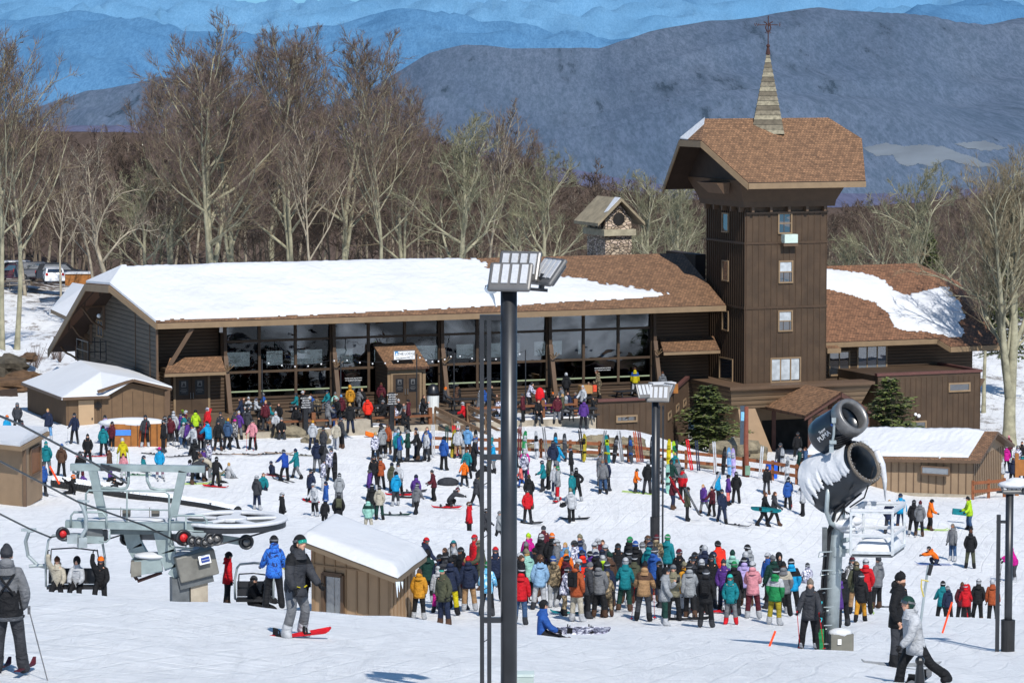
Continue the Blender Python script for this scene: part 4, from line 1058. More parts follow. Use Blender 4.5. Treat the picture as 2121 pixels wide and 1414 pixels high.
m_.build('flue_opening', INTER, ch)
m_ = MB(); P = [L(um_ + a, chv + b, zrg - abs(a) * (zrg - zev + .42) / (wdt / 2 + .75) + .03) for a, b in ((0, -.3), (-.9, -.25), (-1.0, .1), (0, .6))]
m_.slab(P, .05); m_.build('roof_snow', SNOW, ch)

# ================================================================= right wing
wg = thing('lodge_wing', 'lodge wing right of the tower, with sweeping shingle roof and curved patch of snow', 'building', L(48, 2, 3))
V1 = 1.0                                       # eave plane of the wing
def W3(px, py, v): u, z = UZ(px, py, v); return (u, v, z)
VRW = V1 + 6.0
A = W3(1713, 708, V1); B = W3(1941, 700, V1); C = W3(1968, 717, V1 - .8); D = W3(2078, 712, V1 - .8)
Rg0 = W3(1713, 551, VRW); Rg1 = W3(1900, 545, VRW)
H1 = W3(1985, 583, VRW - .6); Mid = W3(1966, 590, V1 + 4.2); E1 = W3(2003, 660, V1 + 1.6)
m_ = MB()
A0 = (uF1 + .02, V1, A[2]); R0 = (uF1 + .02, VRW, Rg0[2])
roofpoly(m_, [A0, B, E1, Mid, H1, Rg1, R0], 0, .2)
roofpoly(m_, [B, C, D, E1], 0, .2)
Bk = (Rg1[0], VRW + 6, A[2]); roofpoly(m_, [R0, Rg1, Bk, (uF1 + .02, VRW + 6, A[2])], 0, .2)
roofpoly(m_, [Rg1, H1, (H1[0] + .5, VRW + 3, H1[2] - .3), Bk], 0, .2)
roofpoly(m_, [E1, D, (D[0] - .5, VRW + 1, D[2]), H1, Mid], 0, .2)
m_.build('roof', [m_shingle('wing_shingles', srgb(122, 86, 62)), SHINGW], wg)
m_ = MB(); fascia(m_, A0, B, .34); fascia(m_, B, C, .34); fascia(m_, C, D, .36); m_.build('fascia', TRIM, wg)
dn = (Vector(L(*B)) - Vector(L(*A0))).cross(Vector(L(*R0)) - Vector(L(*A0)))
def onroof(px, py):
 d = at(px, py, 1.0) - Vector((0, 0, CZ)); t_ = (Vector(L(*A0)) - Vector((0, 0, CZ))).dot(dn) / d.dot(dn)
 P = Vector((0, 0, CZ)) + d * t_ - Vector((OL.x, OL.y, 0)); return P.x * CU + P.y * SU, -P.x * SU + P.y * CU
Ua, Ub = uF1 + .02, D[0]
wm = [((onroof(x, y)[0] - Ua) / (Ub - Ua), (onroof(x, y)[1] - V1) / (VRW - V1)) for x, y in [(1700, 555), (1760, 563), (1805, 570), (1835, 582), (1852, 602), (1875, 613), (1905, 606), (1962, 591), (1985, 625), (2001, 658), (1984, 666), (1997, 690), (1972, 706), (1955, 694), (1920, 688), (1880, 686), (1855, 678), (1838, 650), (1812, 626), (1785, 618), (1760, 610), (1700, 597)]]
wf = polymask(wm); slw = (Rg0[2] - A[2]) / (VRW - V1)
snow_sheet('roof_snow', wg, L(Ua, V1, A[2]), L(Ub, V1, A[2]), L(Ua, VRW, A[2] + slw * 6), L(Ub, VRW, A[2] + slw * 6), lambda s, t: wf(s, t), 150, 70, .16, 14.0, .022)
m_ = MB()
lbox(m_, uF1 + .03, E1[0] + .2, V1 + 1.2, V1 + 8, 1.0, A[2] - .1); m_.build('wall', HSID, wg)
for (x0, x1, y0, y1, n) in ((1716, 1760, 727, 777, 2), (1775, 1837, 716, 775, 3)):
 a, z1 = UZ(x0, y0, V1 + 1.2); b, z0 = UZ(x1, y1, V1 + 1.2); add_window(wg, 'v', V1 + 1.19, a, b, z0, z1, n, 0, GLASSL if n == 3 else GLASS, .1)
c_ = MB(); a, z0 = UZ(1714, 722, V1 - .4); b, _ = UZ(1742, 722, V1 - .4); roofpoly(c_, [(a, V1 - .4, z0), (b, V1 - .4, z0), (b - .5, V1 + 1.0, z0 + .7), (a, V1 + 1.0, z0 + .7)], 0, .3); c_.build('small_eave', [SHING, TRIM], wg)
bl = thing('annex_block', 'flat-topped brown batten annex with maroon parapet at the right end of the lodge', 'building', L(52, -4, 2))
VB = -3.2
a = UZ(1818, 800, VB)[0]; b = UZ(2031, 800, VB)[0]; zt1 = UZ(1840, 778, VB)[1];
m_ = MB(); lbox(m_, a, b, VB, V1 + 1.18, 0, zt1); m_.build('wall', BOARD, bl)
m_ = MB(); battens(m_, 'v', VB, a + .05, b - .05, 0, zt1 - .2, .36, .03, .05); m_.build('batten', BATT, bl)
m_ = MB(); lbox(m_, a - .08, b + .08, VB - .08, VB + .25, zt1, zt1 + .16); lbox(m_, b - .2, b + .08, VB + .251, V1 + 1, zt1, zt1 + .16); m_.build('parapet_cap', MAROON, bl)
for (x0, x1, y0, y1) in ((1964, 2009, 793, 810), (1880, 1918, 872, 905)):
 q0, z1 = UZ(x0, y0, VB); q1, z0 = UZ(x1, y1, VB); add_window(bl, 'v', VB - .03, q0, q1, z0, z1, 1, 0, GLASS, .1)
m_ = MB(); q0, z1 = UZ(1903, 861, VB - .2); m_.ball(L(q0, VB - .2, z1), .12, 8, 6); m_.ball(L(q0 - .2, VB - .15, z1 + .1), .1, 8, 6); m_.build('flood_lamp', WHITE, bl)
m_ = MB(); q0, z1 = UZ(2031, 781, VB + .5); m_.add([L(b, VB + .3, z1), L(b + .5, VB + .3, z1 - .1), L(b, VB + .3, z1 - .9), L(b, VB + 2.5, z1), L(b + .5, VB + 2.5, z1 - .1), L(b, VB + 2.5, z1 - .9)], [(0, 1, 4, 3), (0, 2, 1), (1, 2, 5, 4)]); m_.build('side_awning', TRIMD, bl)
m_ = MB(); q0, z1 = UZ(1420, 512, 8.0); q1, _ = UZ(1470, 512, 8.0); lbox(m_, q0 + 1.2, uF0 + 1, 7.5, 12, 2, z1 - .45); tag(m_.build('link_block', DARKW), 'dark flat block between the hall roof and the tower', 'building')
# ================================================================= entrance porch
pr = thing('entrance_porch', 'timber porch with gabled shingle roof over the dark doorway at the tower foot', 'porch', L(42, -5, 1))
vF = VTF - 6.3; up, zpr = UZ(1741, 811, vF);
ul, zpe = UZ(1667, 860, vF); ur, _ = UZ(1815, 852, vF); hwp = (ur - ul) / 2; up = (ul + ur) / 2
vbk = VTF - .2
m_ = MB()
for s in (-1, 1): roofpoly(m_, [(up, vF, zpr), (up, vbk, zpr), (up + s * hwp, vbk, zpe), (up + s * hwp, vF, zpe)], 0, .16)
m_.build('roof', [SHING, SHINGW], pr)
PW = mat('porch_timber', srgb(84, 56, 48), .7, .15, 2)
m_ = MB()
for s in (-1, 1): fascia(m_, (up, vF, zpr), (up + s * hwp, vF, zpe), .3, .1)
lbar(m_, (up - hwp * .8, vF + .25, zpe + .12), (up + hwp * .8, vF + .25, zpe + .12), .2, .3)
lbar(m_, (up, vF + .25, zpe + .2), (up, vF + .25, zpr - .2), .18, .2)
for s in (-1, 1): lbar(m_, (up + s * .3, vF + .25, zpe), (up + s * hwp * .78, vF + .25, zpe - 1.2), .14, .16)
m_.build('truss', PW, pr)
for s in (-1, 1):
 for v_ in (vF + .25, vbk - 1.0):
  m_ = MB(); lbar(m_, (up + s * hwp * .8, v_, -.6), (up + s * hwp * .8, v_, zpe + .1), .24, .24); m_.build('post', PW, pr)
BARK = mat('lichen_bark', srgb(146, 141, 118), .9, .35, 1.6, .5)
BARKG = mat('grey_bark', srgb(150, 140, 122), .9, .35, 1.6, .5)
BR3 = mat('pale_branch', srgb(120, 108, 86), .9, .3, 1)
TW = mat('red_brown_twig', srgb(100, 84, 78), .95, .25, .6)
FB = mat('forest_bark', srgb(108, 97, 84), .95, .35, 1.0)
FT = mat('forest_twig', srgb(90, 76, 66), .95, .3, .5)
MOSS = mat('lichen_twig', srgb(118, 116, 92), .95, .3, .6)
def tree_proto(name, seed, H, r0, forkz, upright, n1=16, kinks=0.1, twr=0.014, n2=8, n3=6, n4=4, droop=0.0, mats=None, stems=1, low=True):
 rnd = random.Random(seed)
 A = MB(); B = MB()
 def rv(): return Vector((rnd.gauss(0, 1), rnd.gauss(0, 1), rnd.gauss(0, 1)))
 def line(p, d, Ln, nseg, kink, up):
  pts = [p]; d = d.normalized()
  for i in range(nseg):
   d = (d + rv() * kink + Vector((0, 0, up))).normalized(); pts.append(pts[-1] + d * (Ln / nseg))
  return pts
 def side(d, ang):
  x = d.cross(rv()).normalized(); return (d * math.cos(ang) + x * math.sin(ang)).normalized()
 def interp(pts, t):
  f = t * (len(pts) - 1); i = min(int(f), len(pts) - 2); return pts[i].lerp(pts[i + 1], f - i), (pts[i + 1] - pts[i]).normalized()
 def lv4(pts, L3):
  for _ in range(n4):
   p, d = interp(pts, rnd.uniform(.15, 1)); dd = side(d, rnd.uniform(.35, .8)); q = p + dd * L3 * rnd.uniform(.5, 1.05) + Vector((0, 0, L3 * .2))
   x = dd.cross(Vector((.3, .2, 1))).normalized() * twr; y = dd.cross(x).normalized() * twr
   B.add([p + x, p - x * .5 + y, p - x * .5 - y, q], [(0, 1, 3), (1, 2, 3), (2, 0, 3)], 1)
 def lv3(pts, L2, r):
  for k in range(n3):
   t_ = rnd.uniform(.2, 1); p, d = interp(pts, t_); Lk = L2 * rnd.uniform(.3, .55) * (1.2 - .5 * t_)
   q = line(p, side(d, rnd.uniform(.4, .85)), Lk, 3, kinks, .07)
   B.tube(q, [max(r * .5, .018), max(r * .4, .015), .013, .008], 3, 0, False); lv4(q, Lk)
 def lv2(pts, L1, r):
  for k in range(n2):
   t_ = .18 + .82 * (k + rnd.random()) / n2; p, d = interp(pts, t_); Lk = L1 * rnd.uniform(.28, .5) * (1.25 - .6 * t_)
   q = line(p, side(d, rnd.uniform(.4, .85)), Lk, 4, kinks, .08 - droop)
   rr = max(r * (1 - t_ * .6) * .5, .025)
   A.tube(q, [rr, rr * .8, rr * .6, rr * .45, rr * .3], 4, 1, False); lv3(q, Lk, rr)
 def stem(p0, d0, Hs, rs, fz, n):
  nseg = 12; pts = line(p0, d0, Hs * .93, nseg, kinks * .35, .06)
  A.tube(pts, [rs * (1.25 if i == 0 else 1) * (1 - .88 * i / nseg) for i in range(nseg + 1)], 8, 0, False)
  for k in range(n):
   t_ = fz + (1 - fz) * ((k + rnd.random() * .7) / n) ** .9; p, d = interp(pts, min(t_, .98))
   az = k * 2.4 + rnd.random(); ang = upright * rnd.uniform(.75, 1.25) * (1.25 - .5 * t_)
   dd = Vector((math.cos(az) * math.sin(ang), math.sin(az) * math.sin(ang), math.cos(ang)))
   L1 = Hs * rnd.uniform(.3, .46) * (1.35 - .85 * t_); rr = rs * (1 - .8 * t_) * rnd.uniform(.4, .6)
   q = line(p, dd, L1, 7, kinks, .07 - droop)
   A.tube(q, [rr * (1 - .85 * i / 7) + .015 for i in range(8)], 6, 0, False); lv2(q, L1, rr)
  lv2(pts[6:], Hs * .4, rs * .4)
 if stems == 1: stem(Vector((0, 0, -.3)), Vector((0, 0, 1)), H, r0, forkz, n1)
 else:
  for s in range(stems):
   a = s * 2.1 + rnd.random(); tl = .16 + .05 * rnd.random()
   base = Vector((0, 0, H * .18)) if s else Vector((0, 0, -.3))
   if s == 0: stem(base, Vector((.02, 0, 1)), H, r0, forkz, n1)
   else: stem(base, Vector((math.cos(a) * tl * 1.8, math.sin(a) * tl * 1.4, 1)), H * rnd.uniform(.7, .8), r0 * .6, .12, int(n1 * .7))
 mats = mats or (BARK, BR3, BR3, TW)
 a = A.build(name + '_t', [mats[0], mats[1]], smooth=True); b = B.build(name + '_c', [mats[2], mats[3]])
 ma, mb_ = a.data, b.data; bpy.data.objects.remove(a); bpy.data.objects.remove(b)
 zz = sorted(v_.co.z for v_ in mb_.vertices); return ma, mb_, zz[int(len(zz) * .9985)]
def put_tree(proto, px, Y, toppy, label=None, group=None, rz=None, cat='tree', name='bare_tree', zb=None, sxy=1.0, lean=None):
 ma, mc, H = proto; P = at(px, 600, Y); z = gz(P.x, Y) if zb is None else zb
 h = at(px, toppy, Y).z - z; s = h / H
 e = thing(name, label, cat, (P.x, Y, z), rz if rz is not None else random.random() * 6.28, group)
 if lean: e.rotation_euler = (lean[0], lean[1], e.rotation_euler[2])
 for nm, me in (('trunk', ma), ('crown', mc)):
  o = bpy.data.objects.new(nm, me); COL.objects.link(o); o.parent = e; o.scale = (s * sxy, s * sxy, s)
 return e
random.seed(21)
T1 = tree_proto('maple', 1, 24, .44, .30, .85, 15, .10, stems=3, n2=9, n4=7)
T2 = tree_proto('upright', 2, 22, .24, .36, .75, 20, .09, n2=7)
T3 = tree_proto('twisted', 3, 17, .30, .30, .62, 12, .22, mats=(BARKG, BARKG, BARKG, TW), n2=7, n3=6)
T4 = tree_proto('broad', 4, 24, .32, .26, .8, 17, .1, stems=2, n2=9, n4=7, twr=.013)
T5 = tree_proto('slim', 5, 18, .17, .42, .5, 13, .1, mats=(BARKG, BARKG, BR3, TW), n2=6)
T6 = tree_proto('lichen', 6, 15, .30, .25, .8, 14, .18, mats=(BARK, BARK, MOSS, MOSS), n2=8, n3=6)
T7 = tree_proto('big', 7, 26, .68, .38, .42, 16, .13, stems=3, n2=8, mats=(BARK, BARK, BR3, BR3), twr=.014)
big = [
 (T2, 33, 241, 78, 'tall pale tree with a straight trunk rooted in the bank at the far left'),
 (T2, 2, 238, 60, 'pale trunk rising beside the left edge of the photo, next to the parked cars'),
 (T3, 231, 262, 258, 'grey twisted tree standing directly behind the left end of the snowy roof'),
 (T1, 441, 262, 28, 'largest many-stemmed pale tree rising behind the snowy hall roof'),
 (T4, 480, 275, 95, 'second crown leaning right out of the largest many-stemmed tree'),
 (T4, 605, 272, 58, 'broad tree with upright limbs right of the largest tree'),
 (T4, 712, 278, 60, 'broad reddish-topped tree forming the right shoulder of the tallest clump'),
 (T5, 655, 258, 225, 'slim pale tree with a bare forked stem behind the middle of the snowy roof'),
 (T2, 783, 260, 150, 'straight tree with drooping side limbs above the bare patch of the roof'),
 (T4, 835, 280, 180, 'round-topped tree at the right foot of the tallest clump'),
 (T4, 560, 300, 50, 'tall tree in the middle back of the tallest clump'),
 (T4, 352, 290, 150, 'bushy tree filling in left of the largest tree'),
 (T6, 950, 262, 232, 'pale-stemmed tree left of the stone chimney with many thin trunks'),
 (T5, 1003, 268, 205, 'slim leaning tree above the middle light pole'),
 (T4, 1060, 285, 268, 'spreading tree between the light pole and the stone chimney'),
 (T6, 1125, 268, 310, 'low lichen-covered tree just left of the stone chimney'),
 (T6, 1392, 262, 345, 'lichen-green tree filling the gap between chimney and tower'),
 (T6, 1345, 272, 352, 'twiggy tree directly behind the stone chimney'),
 (T6, 1765, 262, 478, 'low bushy lichen-covered tree just right of the tower'),
 (T6, 1890, 258, 335, 'gnarled lichen-covered tree behind the right wing roof'),
 (T2, 1825, 275, 400, 'thin tree behind the ridge of the right wing'),
 (T4, 1975, 268, 372, 'many-limbed tree behind the right end of the wing roof'),
 (T7, 2094, 212, 300, 'huge pale tree with a thick trunk beside the right end of the lodge'),
 (T2, 2040, 236, 385, 'dark tree close behind the huge pale tree'),
 (T2, 1925, 300, 395, 'slender tree far back between the wing and the right edge'),
 (T5, 128, 275, 300, 'slim tree behind the parked cars'),
 (T6, 300, 275, 330, 'low pale tree behind the left gable of the hall'),
]
for k, (pr_, px_, Y_, tp, lb) in enumerate(big):
 put_tree(pr_, px_, Y_, tp, lb, rz=k * 1.7)
F1 = tree_proto('forest_a', 11, 19, .16, .30, .6, 12, .1, mats=(FB, FB, FT, FT), n2=6, n3=6, n4=5, twr=.024)
F2 = tree_proto('forest_b', 12, 18, .12, .08, .6, 16, .12, mats=(FB, FT, FT, FT), n2=6, n3=6, n4=5, twr=.024)
F3 = tree_proto('forest_c', 13, 20, .20, .40, .7, 12, .14, mats=(BARKG, FB, FT, FT), n2=6, n3=6, n4=5, twr=.024)
tops_x = [-200, 0, 130, 320, 900, 1000, 1150, 1350, 1750, 1900, 2121, 2400]; tops_y = [240, 215, 240, 240, 240, 268, 318, 362, 392, 398, 350, 330]
for k in range(215):
 px_ = -170 + (k * 0.6180339 % 1.0) * 2460; Y_ = 284 + (k % 43) * 3.6 + random.random() * 3
 tp = np.interp(px_, tops_x, tops_y) + abs(random.gauss(0, 26)) + (430 - Y_) * .22
 put_tree((F1, F2, F3)[k % 3], px_, Y_, tp, 'bare reddish-brown tree in the dense winter forest behind the lodge', 'bare trees of the brown forest behind the lodge', zb=gz(at(px_, 600, Y_).x, min(Y_, 330)) - .5 - max(0, (Y_ - 330)) * .08, sxy=1.35)
NEED = mat('hemlock_needles', srgb(98, 108, 56), .9, .5, 1.2)
NEED2 = mat('dark_needles', srgb(66, 78, 44), .95, .4, 1.2)
def evergreen(seed, H, rad, dens=1.0, ragged=.25):
 rnd = random.Random(seed); A = MB(); B = MB()
 A.tube([(0, 0, 0), (0, 0, H * .96)], [H * .02, .02], 7)
 n = int(330 * dens)
 for k in range(n):
  f = (k + .5) / n; z = H * (.03 + .95 * f); R_ = rad * ((1 - f) ** .6) * (1 + .3 * math.sin(f * 17 + seed) * math.sin(k * 2.4 + seed)) * rnd.uniform(1 - ragged, 1 + ragged * .6) + .15
  a = k * 2.39996 + rnd.random() * .5; d = Vector((math.cos(a), math.sin(a), 0)); p0 = Vector((0, 0, z))
  tip = p0 + d * R_ + Vector((0, 0, -R_ * .18 + .1)); s_ = Vector((-d.y, d.x, 0))
  A.tube([p0, tip], [.03, .01], 3, 0, False)
  m_ = max(3, int(R_ * 6))
  for j in range(m_):
   t_ = .3 + .7 * (j + rnd.random()) / m_; c = p0.lerp(tip, t_)
   for w_ in range(3):
    l = rnd.uniform(.25, .5) * (1.25 - .5 * t_); dr = (s_ * rnd.choice((-1, 1)) * rnd.uniform(.3, 1) + d * rnd.uniform(.2, .9) + Vector((0, 0, rnd.uniform(-.45, .25)))).normalized()
    x = dr.cross(Vector((rnd.random() - .5, rnd.random() - .5, 1))).normalized() * l * .22
    B.add([c - x * .3, c + dr * l * .5 - x, c + dr * l, c + dr * l * .5 + x], [(0, 1, 2, 3)], 0 if rnd.random() < .65 else 1)
 a = A.build('ev_t', BARK); b = B.build('ev_c', [NEED, NEED2]); r_ = (a.data, b.data, H)
 bpy.data.objects.remove(a); bpy.data.objects.remove(b); return r_
E1_ = evergreen(5, 5.0, 1.6, .85, .65); E2_ = evergreen(9, 5, 1.4, .6, .7)
put_tree(E1_, 1468, 199, 798, 'bushy evergreen between the utility building and the tower entrance', name='evergreen_tree', zb=at(1468, 930, 199).z, sxy=1.5)
put_tree(E2_, 1845, 195, 782, 'ragged evergreen behind the porch in front of the annex wall', name='evergreen_tree', zb=at(1845, 915, 195).z, sxy=1.5)
E3_ = evergreen(19, 9, 2.4, .9, .5)
put_tree(E3_, 1925, 262, 480, 'dark olive evergreen rising behind the wing roof', name='evergreen_tree', zb=at(1925, 640, 262).z)
put_tree(E3_, 2075, 246, 520, 'dark evergreen behind the huge pale tree at the right edge', name='evergreen_tree', zb=at(1925, 740, 246).z)
for k, (x_, y_, h_) in enumerate(((58, 768, 30), (72, 772, 60), (112, 745, 30), (124, 752, 50))):
 P = ground(x_, y_, 190, 240); t_ = thing('bare_shrub', ('low', 'tall twiggy', 'tiny', 'dark dead')[k] + ' bare shrub in the snow between the bank and the hall gable', 'shrub', P)
 m_ = MB(); rn = random.Random(k)
 for q in range(26):
  a = Vector((0, 0, 0)); d = Vector((rn.gauss(0, .3), rn.gauss(0, .3), 1)) * (h_ / 30) * rn.uniform(.5, 1); m_.tube([P + a, P + a + d * .5, P + d + Vector((rn.gauss(0, .1), 0, 0))], [.02, .015, .008], 3)
 m_.build('twigs', TW, t_)
# ================================================================= snow-roofed shed left of the hall
def quadwall(mb, a, b, z0, z1, mi=0):
 mb.quad([(a[0], a[1], z0), (b[0], b[1], z0), (b[0], b[1], z1), (a[0], a[1], z1)], mi)
sh = thing('storage_shed', 'low brown shed with a tan door and snow-covered roof, left of the hall', 'shed', at(220, 890, 186))
vS = -2.5                                     # front plane of the shed in lodge axes
a0, zsh = UZ(137, 826, vS); a1, _ = UZ(341, 806, vS); am, zap = UZ(272, 786, vS); zse = UZ(300, 806, vS)[1]; aj, _ = UZ(206, 812, vS)
zgs = gz(*L((a0 + a1) / 2, vS).xy) - .6
vb_, _q = VZ(51, 800, a0);
vb_ = min(max(vb_, vS + 4), vS + 9)
0 and print('shed', a0, a1, zsh, zap, vb_)
m_ = MB(); lbox(m_, a0, aj, vS, vb_, zgs, zsh); lbox(m_, aj + .003, a1, vS - .02, vb_, zgs, zse - .05)
m_.add([L(aj, vS - .02, zse - .05), L(a1, vS - .02, zse - .05), L(am, vS - .02, zap - .2)], [(0, 1, 2)])
m_.build('wall', mat('shed_board', srgb(102, 80, 58), .75, .14, 2, .1), sh)
m_ = MB(); battens(m_, 'u', a0, vS + .05, vb_ - .05, zgs, zsh - .05, .22, .02, .03); battens(m_, 'v', vS - .02, aj + .1, a1 - .05, zgs, zse - .1, .6, .015, .03); battens(m_, 'v', vS, a0 + .1, aj - .1, zgs, zsh - .1, .6, .015, .03); m_.build('batten', BATT, sh)
q0, z1 = UZ(162, 829, vS); q1, z0 = UZ(195, 904, vS)
m_ = MB(); lbox(m_, q0, q1, vS - .05, vS - .03, z0, z1); d_ = m_.build('door', mat('tan_door', srgb(172, 144, 112), .6, .04), sh)
m_ = MB(); m_.ball(L(q1 - .12, vS - .1, (z0 + z1) / 2), .05, 6, 5); m_.build('knob', BLACK, d_)
m_ = MB(); c_u, c_z = UZ(203, 840, vS - .04)
for k in range(5): hw_ = (.1, .2, .24, .2, .1)[k]; lbox(m_, c_u - hw_, c_u + hw_, vS - .07, vS - .04, c_z + .16 - k * .09, c_z + .2 - k * .09)
m_.build('round_vent', BLACK, sh)
m_ = MB();
def edge(mb, a, b, w_=.14, h=.16): mb.bar(L(*a), L(*b), w_, h)
edge(m_, (a0 - .3, vS - .3, zsh + .05), (aj + .5, vS - .3, zsh + .05)); edge(m_, (aj - .2, vS - .35, zse), (am, vS - .35, zap)); edge(m_, (am, vS - .35, zap), (a1 + .3, vS - .35, zse - .02)); edge(m_, (a0 - .3, vS - .3, zsh + .05), (a0 - .3, vb_, zsh + .05))
m_.build('fascia', TRIMD, sh)
m_ = MB(); zpk = UZ(165, 750, vb_ - .8)[1]; um2 = UZ(165, 750, vb_ - .8)[0]
P = lambda u, v, z: L(u, v, z + .14)
vs_ = [P(a0 - .35, vS - .35, zsh), P(aj + .1, vS - .35, zsh), P(am, vS - .4, zap), P(a1 + .35, vS - .4, zse), P(a1 + .2, vb_ - .5, zse + .3), P(um2, vb_ - .8, zpk), P(a0 - .35, vb_ + .1, zsh)]
ctr = P(am - 1.2, vS + 2.2, (zap + zpk) / 2)
lo = [p - Vector((0, 0, .16)) for p in vs_]
m_.add(vs_ + lo + [ctr], [(0, 1, 14), (1, 2, 14), (2, 3, 4, 14), (4, 5, 14), (5, 6, 14), (6, 0, 14)] + [(i, i + 7, (i + 1) % 7 + 7, (i + 1) % 7) for i in range(7)])
o_ = m_.build('roof_snow', SNOW, sh, smooth=False)
bv = o_.modifiers.new('soft', 'BEVEL'); bv.width = .08; bv.segments = 3
# ================================================================= ticket booth, cut by the left edge
bt = thing('ticket_booth', 'small tan booth with brown shutter and snow-covered roof at the left edge', 'booth', at(40, 1030, 158))
fb = at(52, 1030, 156.0);
def B3(px, py, Y): return at(px, py, Y)
c0 = at(52, 1030, 155.8); c1 = at(88, 1020, 159.5); c2 = at(-60, 1026, 158.0)
zt0 = at(52, 925, 155.8).z; zb0 = c0.z - .5
m_ = MB(); c3 = Vector((c1.x + c2.x - c0.x, c1.y + c2.y - c0.y, 0))
ring = [c2, c0, c1, c3]
for i in range(4): quadwall(m_, ring[i], ring[(i + 1) % 4], zb0, zt0)
m_.build('wall', TANB, bt)
m_ = MB(); m_.bar((c0.x, c0.y - .02, zb0), (c0.x, c0.y - .02, zt0), .16, .16); m_.build('corner_board', TRIMD, bt)
m_ = MB(); dd = (c1 - c0); dd.z = 0; A_ = c0 + dd * .28; B_ = c0 + dd * .82; nr = Vector((dd.y, -dd.x, 0)).normalized() * .04
for (a, b, z0, z1) in ((A_, B_, zt0 - .25, zt0 - 1.45),): m_.quad([(a.x + nr.x, a.y + nr.y, z1), (b.x + nr.x, b.y + nr.y, z1), (b.x + nr.x, b.y + nr.y, z0), (a.x + nr.x, a.y + nr.y, z0)])
m_.build('shutter', mat('brown_shutter', srgb(124, 80, 46), .6, .15, 2), bt)
m_ = MB()
for (a, b) in (((A_.x, A_.y, zt0 - .25), (B_.x, B_.y, zt0 - .25)), ((A_.x, A_.y, zt0 - 1.5), (B_.x, B_.y, zt0 - 1.5)), ((A_.x, A_.y, zt0 - .25), (A_.x, A_.y, zt0 - 1.5)), ((B_.x, B_.y, zt0 - .25), (B_.x, B_.y, zt0 - 1.5))): m_.bar(Vector(a) + nr * 1.5, Vector(b) + nr * 1.5, .09, .09)
m_.build('shutter_frame', TRIMD, bt)
e0 = at(45, 932, 155.0); e1 = at(103, 905, 159.5); e2 = at(-80, 925, 157.5); rt = at(70, 890, 162.5); rl = at(-80, 888, 161.5)
e0.z = zt0 + .08; e1.z = zt0 + .3; e2.z = zt0 + .1
m_ = MB(); m_.slab([e2, e0, e1, rt, rl], .2); m_.build('roof', TRIM, bt)
m_ = MB(); up = Vector((0, 0, .2)); m_.slab([p + up for p in (e2, e0 + Vector((-.1, .15, 0)), e1 + Vector((-.1, .1, 0)), rt, rl)], .19); o_ = m_.build('roof_snow', SNOW, bt); bv = o_.modifiers.new('soft', 'BEVEL'); bv.width = .08; bv.segments = 3
# ================================================================= lift operator hut in the middle foreground
Yh = 97.0
hu = thing('lift_hut', 'tan board lift hut with a slanting roof under deep rounded snow, beside the queue', 'hut', at(760, 1290, Yh + 1))
k0 = at(650, 1290, 97.4); k1 = at(808, 1290, 95.6); k2 = at(858, 1290, 98.2); k3 = Vector((k0.x + k2.x - k1.x, k0.y + k2.y - k1.y, 0))
zl_ = at(650, 1130, 97.4).z; zr_ = at(808, 1190, 95.6).z; zg_ = k0.z - .6
m_ = MB()
m_.quad([(k0.x, k0.y, zg_), (k1.x, k1.y, zg_), (k1.x, k1.y, zr_), (k0.x, k0.y, zl_)]); m_.quad([(k1.x, k1.y, zg_), (k2.x, k2.y, zg_), (k2.x, k2.y, zr_), (k1.x, k1.y, zr_)])
m_.quad([(k2.x, k2.y, zg_), (k3.x, k3.y, zg_), (k3.x, k3.y, zl_), (k2.x, k2.y, zr_)]); m_.quad([(k3.x, k3.y, zg_), (k0.x, k0.y, zg_), (k0.x, k0.y, zl_), (k3.x, k3.y, zl_)]); m_.build('wall', mat('hut_board', srgb(164, 136, 106), .7, .06, 2), hu)
m_ = MB(); d01 = Vector((k1.x - k0.x, k1.y - k0.y, 0)); n01 = Vector((d01.y, -d01.x, 0)).normalized()
for i in range(8):
 f = i / 7; p = Vector((k0.x, k0.y, 0)) + d01 * f + n01 * .02; m_.bar(p + Vector((0, 0, zg_)), p + Vector((0, 0, zl_ + (zr_ - zl_) * f)), .05 if 0 < i < 7 else .12, .02, 0, n01)
p0 = Vector((k0.x, k0.y, 0)) + n01 * .02; zb__ = at(700, 1178, 96.5).z; m_.bar(p0 + Vector((0, 0, zb__)), p0 + d01 + Vector((0, 0, zb__)), .04, .05)
d12 = Vector((k2.x - k1.x, k2.y - k1.y, 0)); n12 = Vector((d12.y, -d12.x, 0)).normalized()
for i in range(8):
 p = Vector((k1.x, k1.y, 0)) + d12 * (i / 7) + n12 * .02; m_.bar(p + Vector((0, 0, zg_)), p + Vector((0, 0, zr_)), .05, .02, 0, n12)
m_.build('batten', mat('hut_batten', srgb(142, 116, 88), .7, .06, 2), hu)
def wall_rect(px0, px1, py0, py1, Yw=96.9):
 f0 = (at(px0, 1200, Yw).x - k0.x) / d01.x; f1 = (at(px1, 1200, Yw).x - k0.x) / d01.x
 a = Vector((k0.x, k0.y, 0)) + d01 * f0; b = Vector((k0.x, k0.y, 0)) + d01 * f1
 return a, b, at(px0, py1, a.y).z, at(px0, py0, a.y).z
a, b, z0, z1 = wall_rect(671, 713, 1186, 1272)
m_ = MB(); q = n01 * .05
for (s, e) in ((Vector((a.x, a.y, z1)), Vector((b.x, b.y, z1))), (Vector((a.x, a.y, z0)), Vector((a.x, a.y, z1))), (Vector((b.x, b.y, z0)), Vector((b.x, b.y, z1)))): m_.bar(s + q, e + q, .11, .1, 0, n01)
dw = m_.build('door', TRIMD, hu)
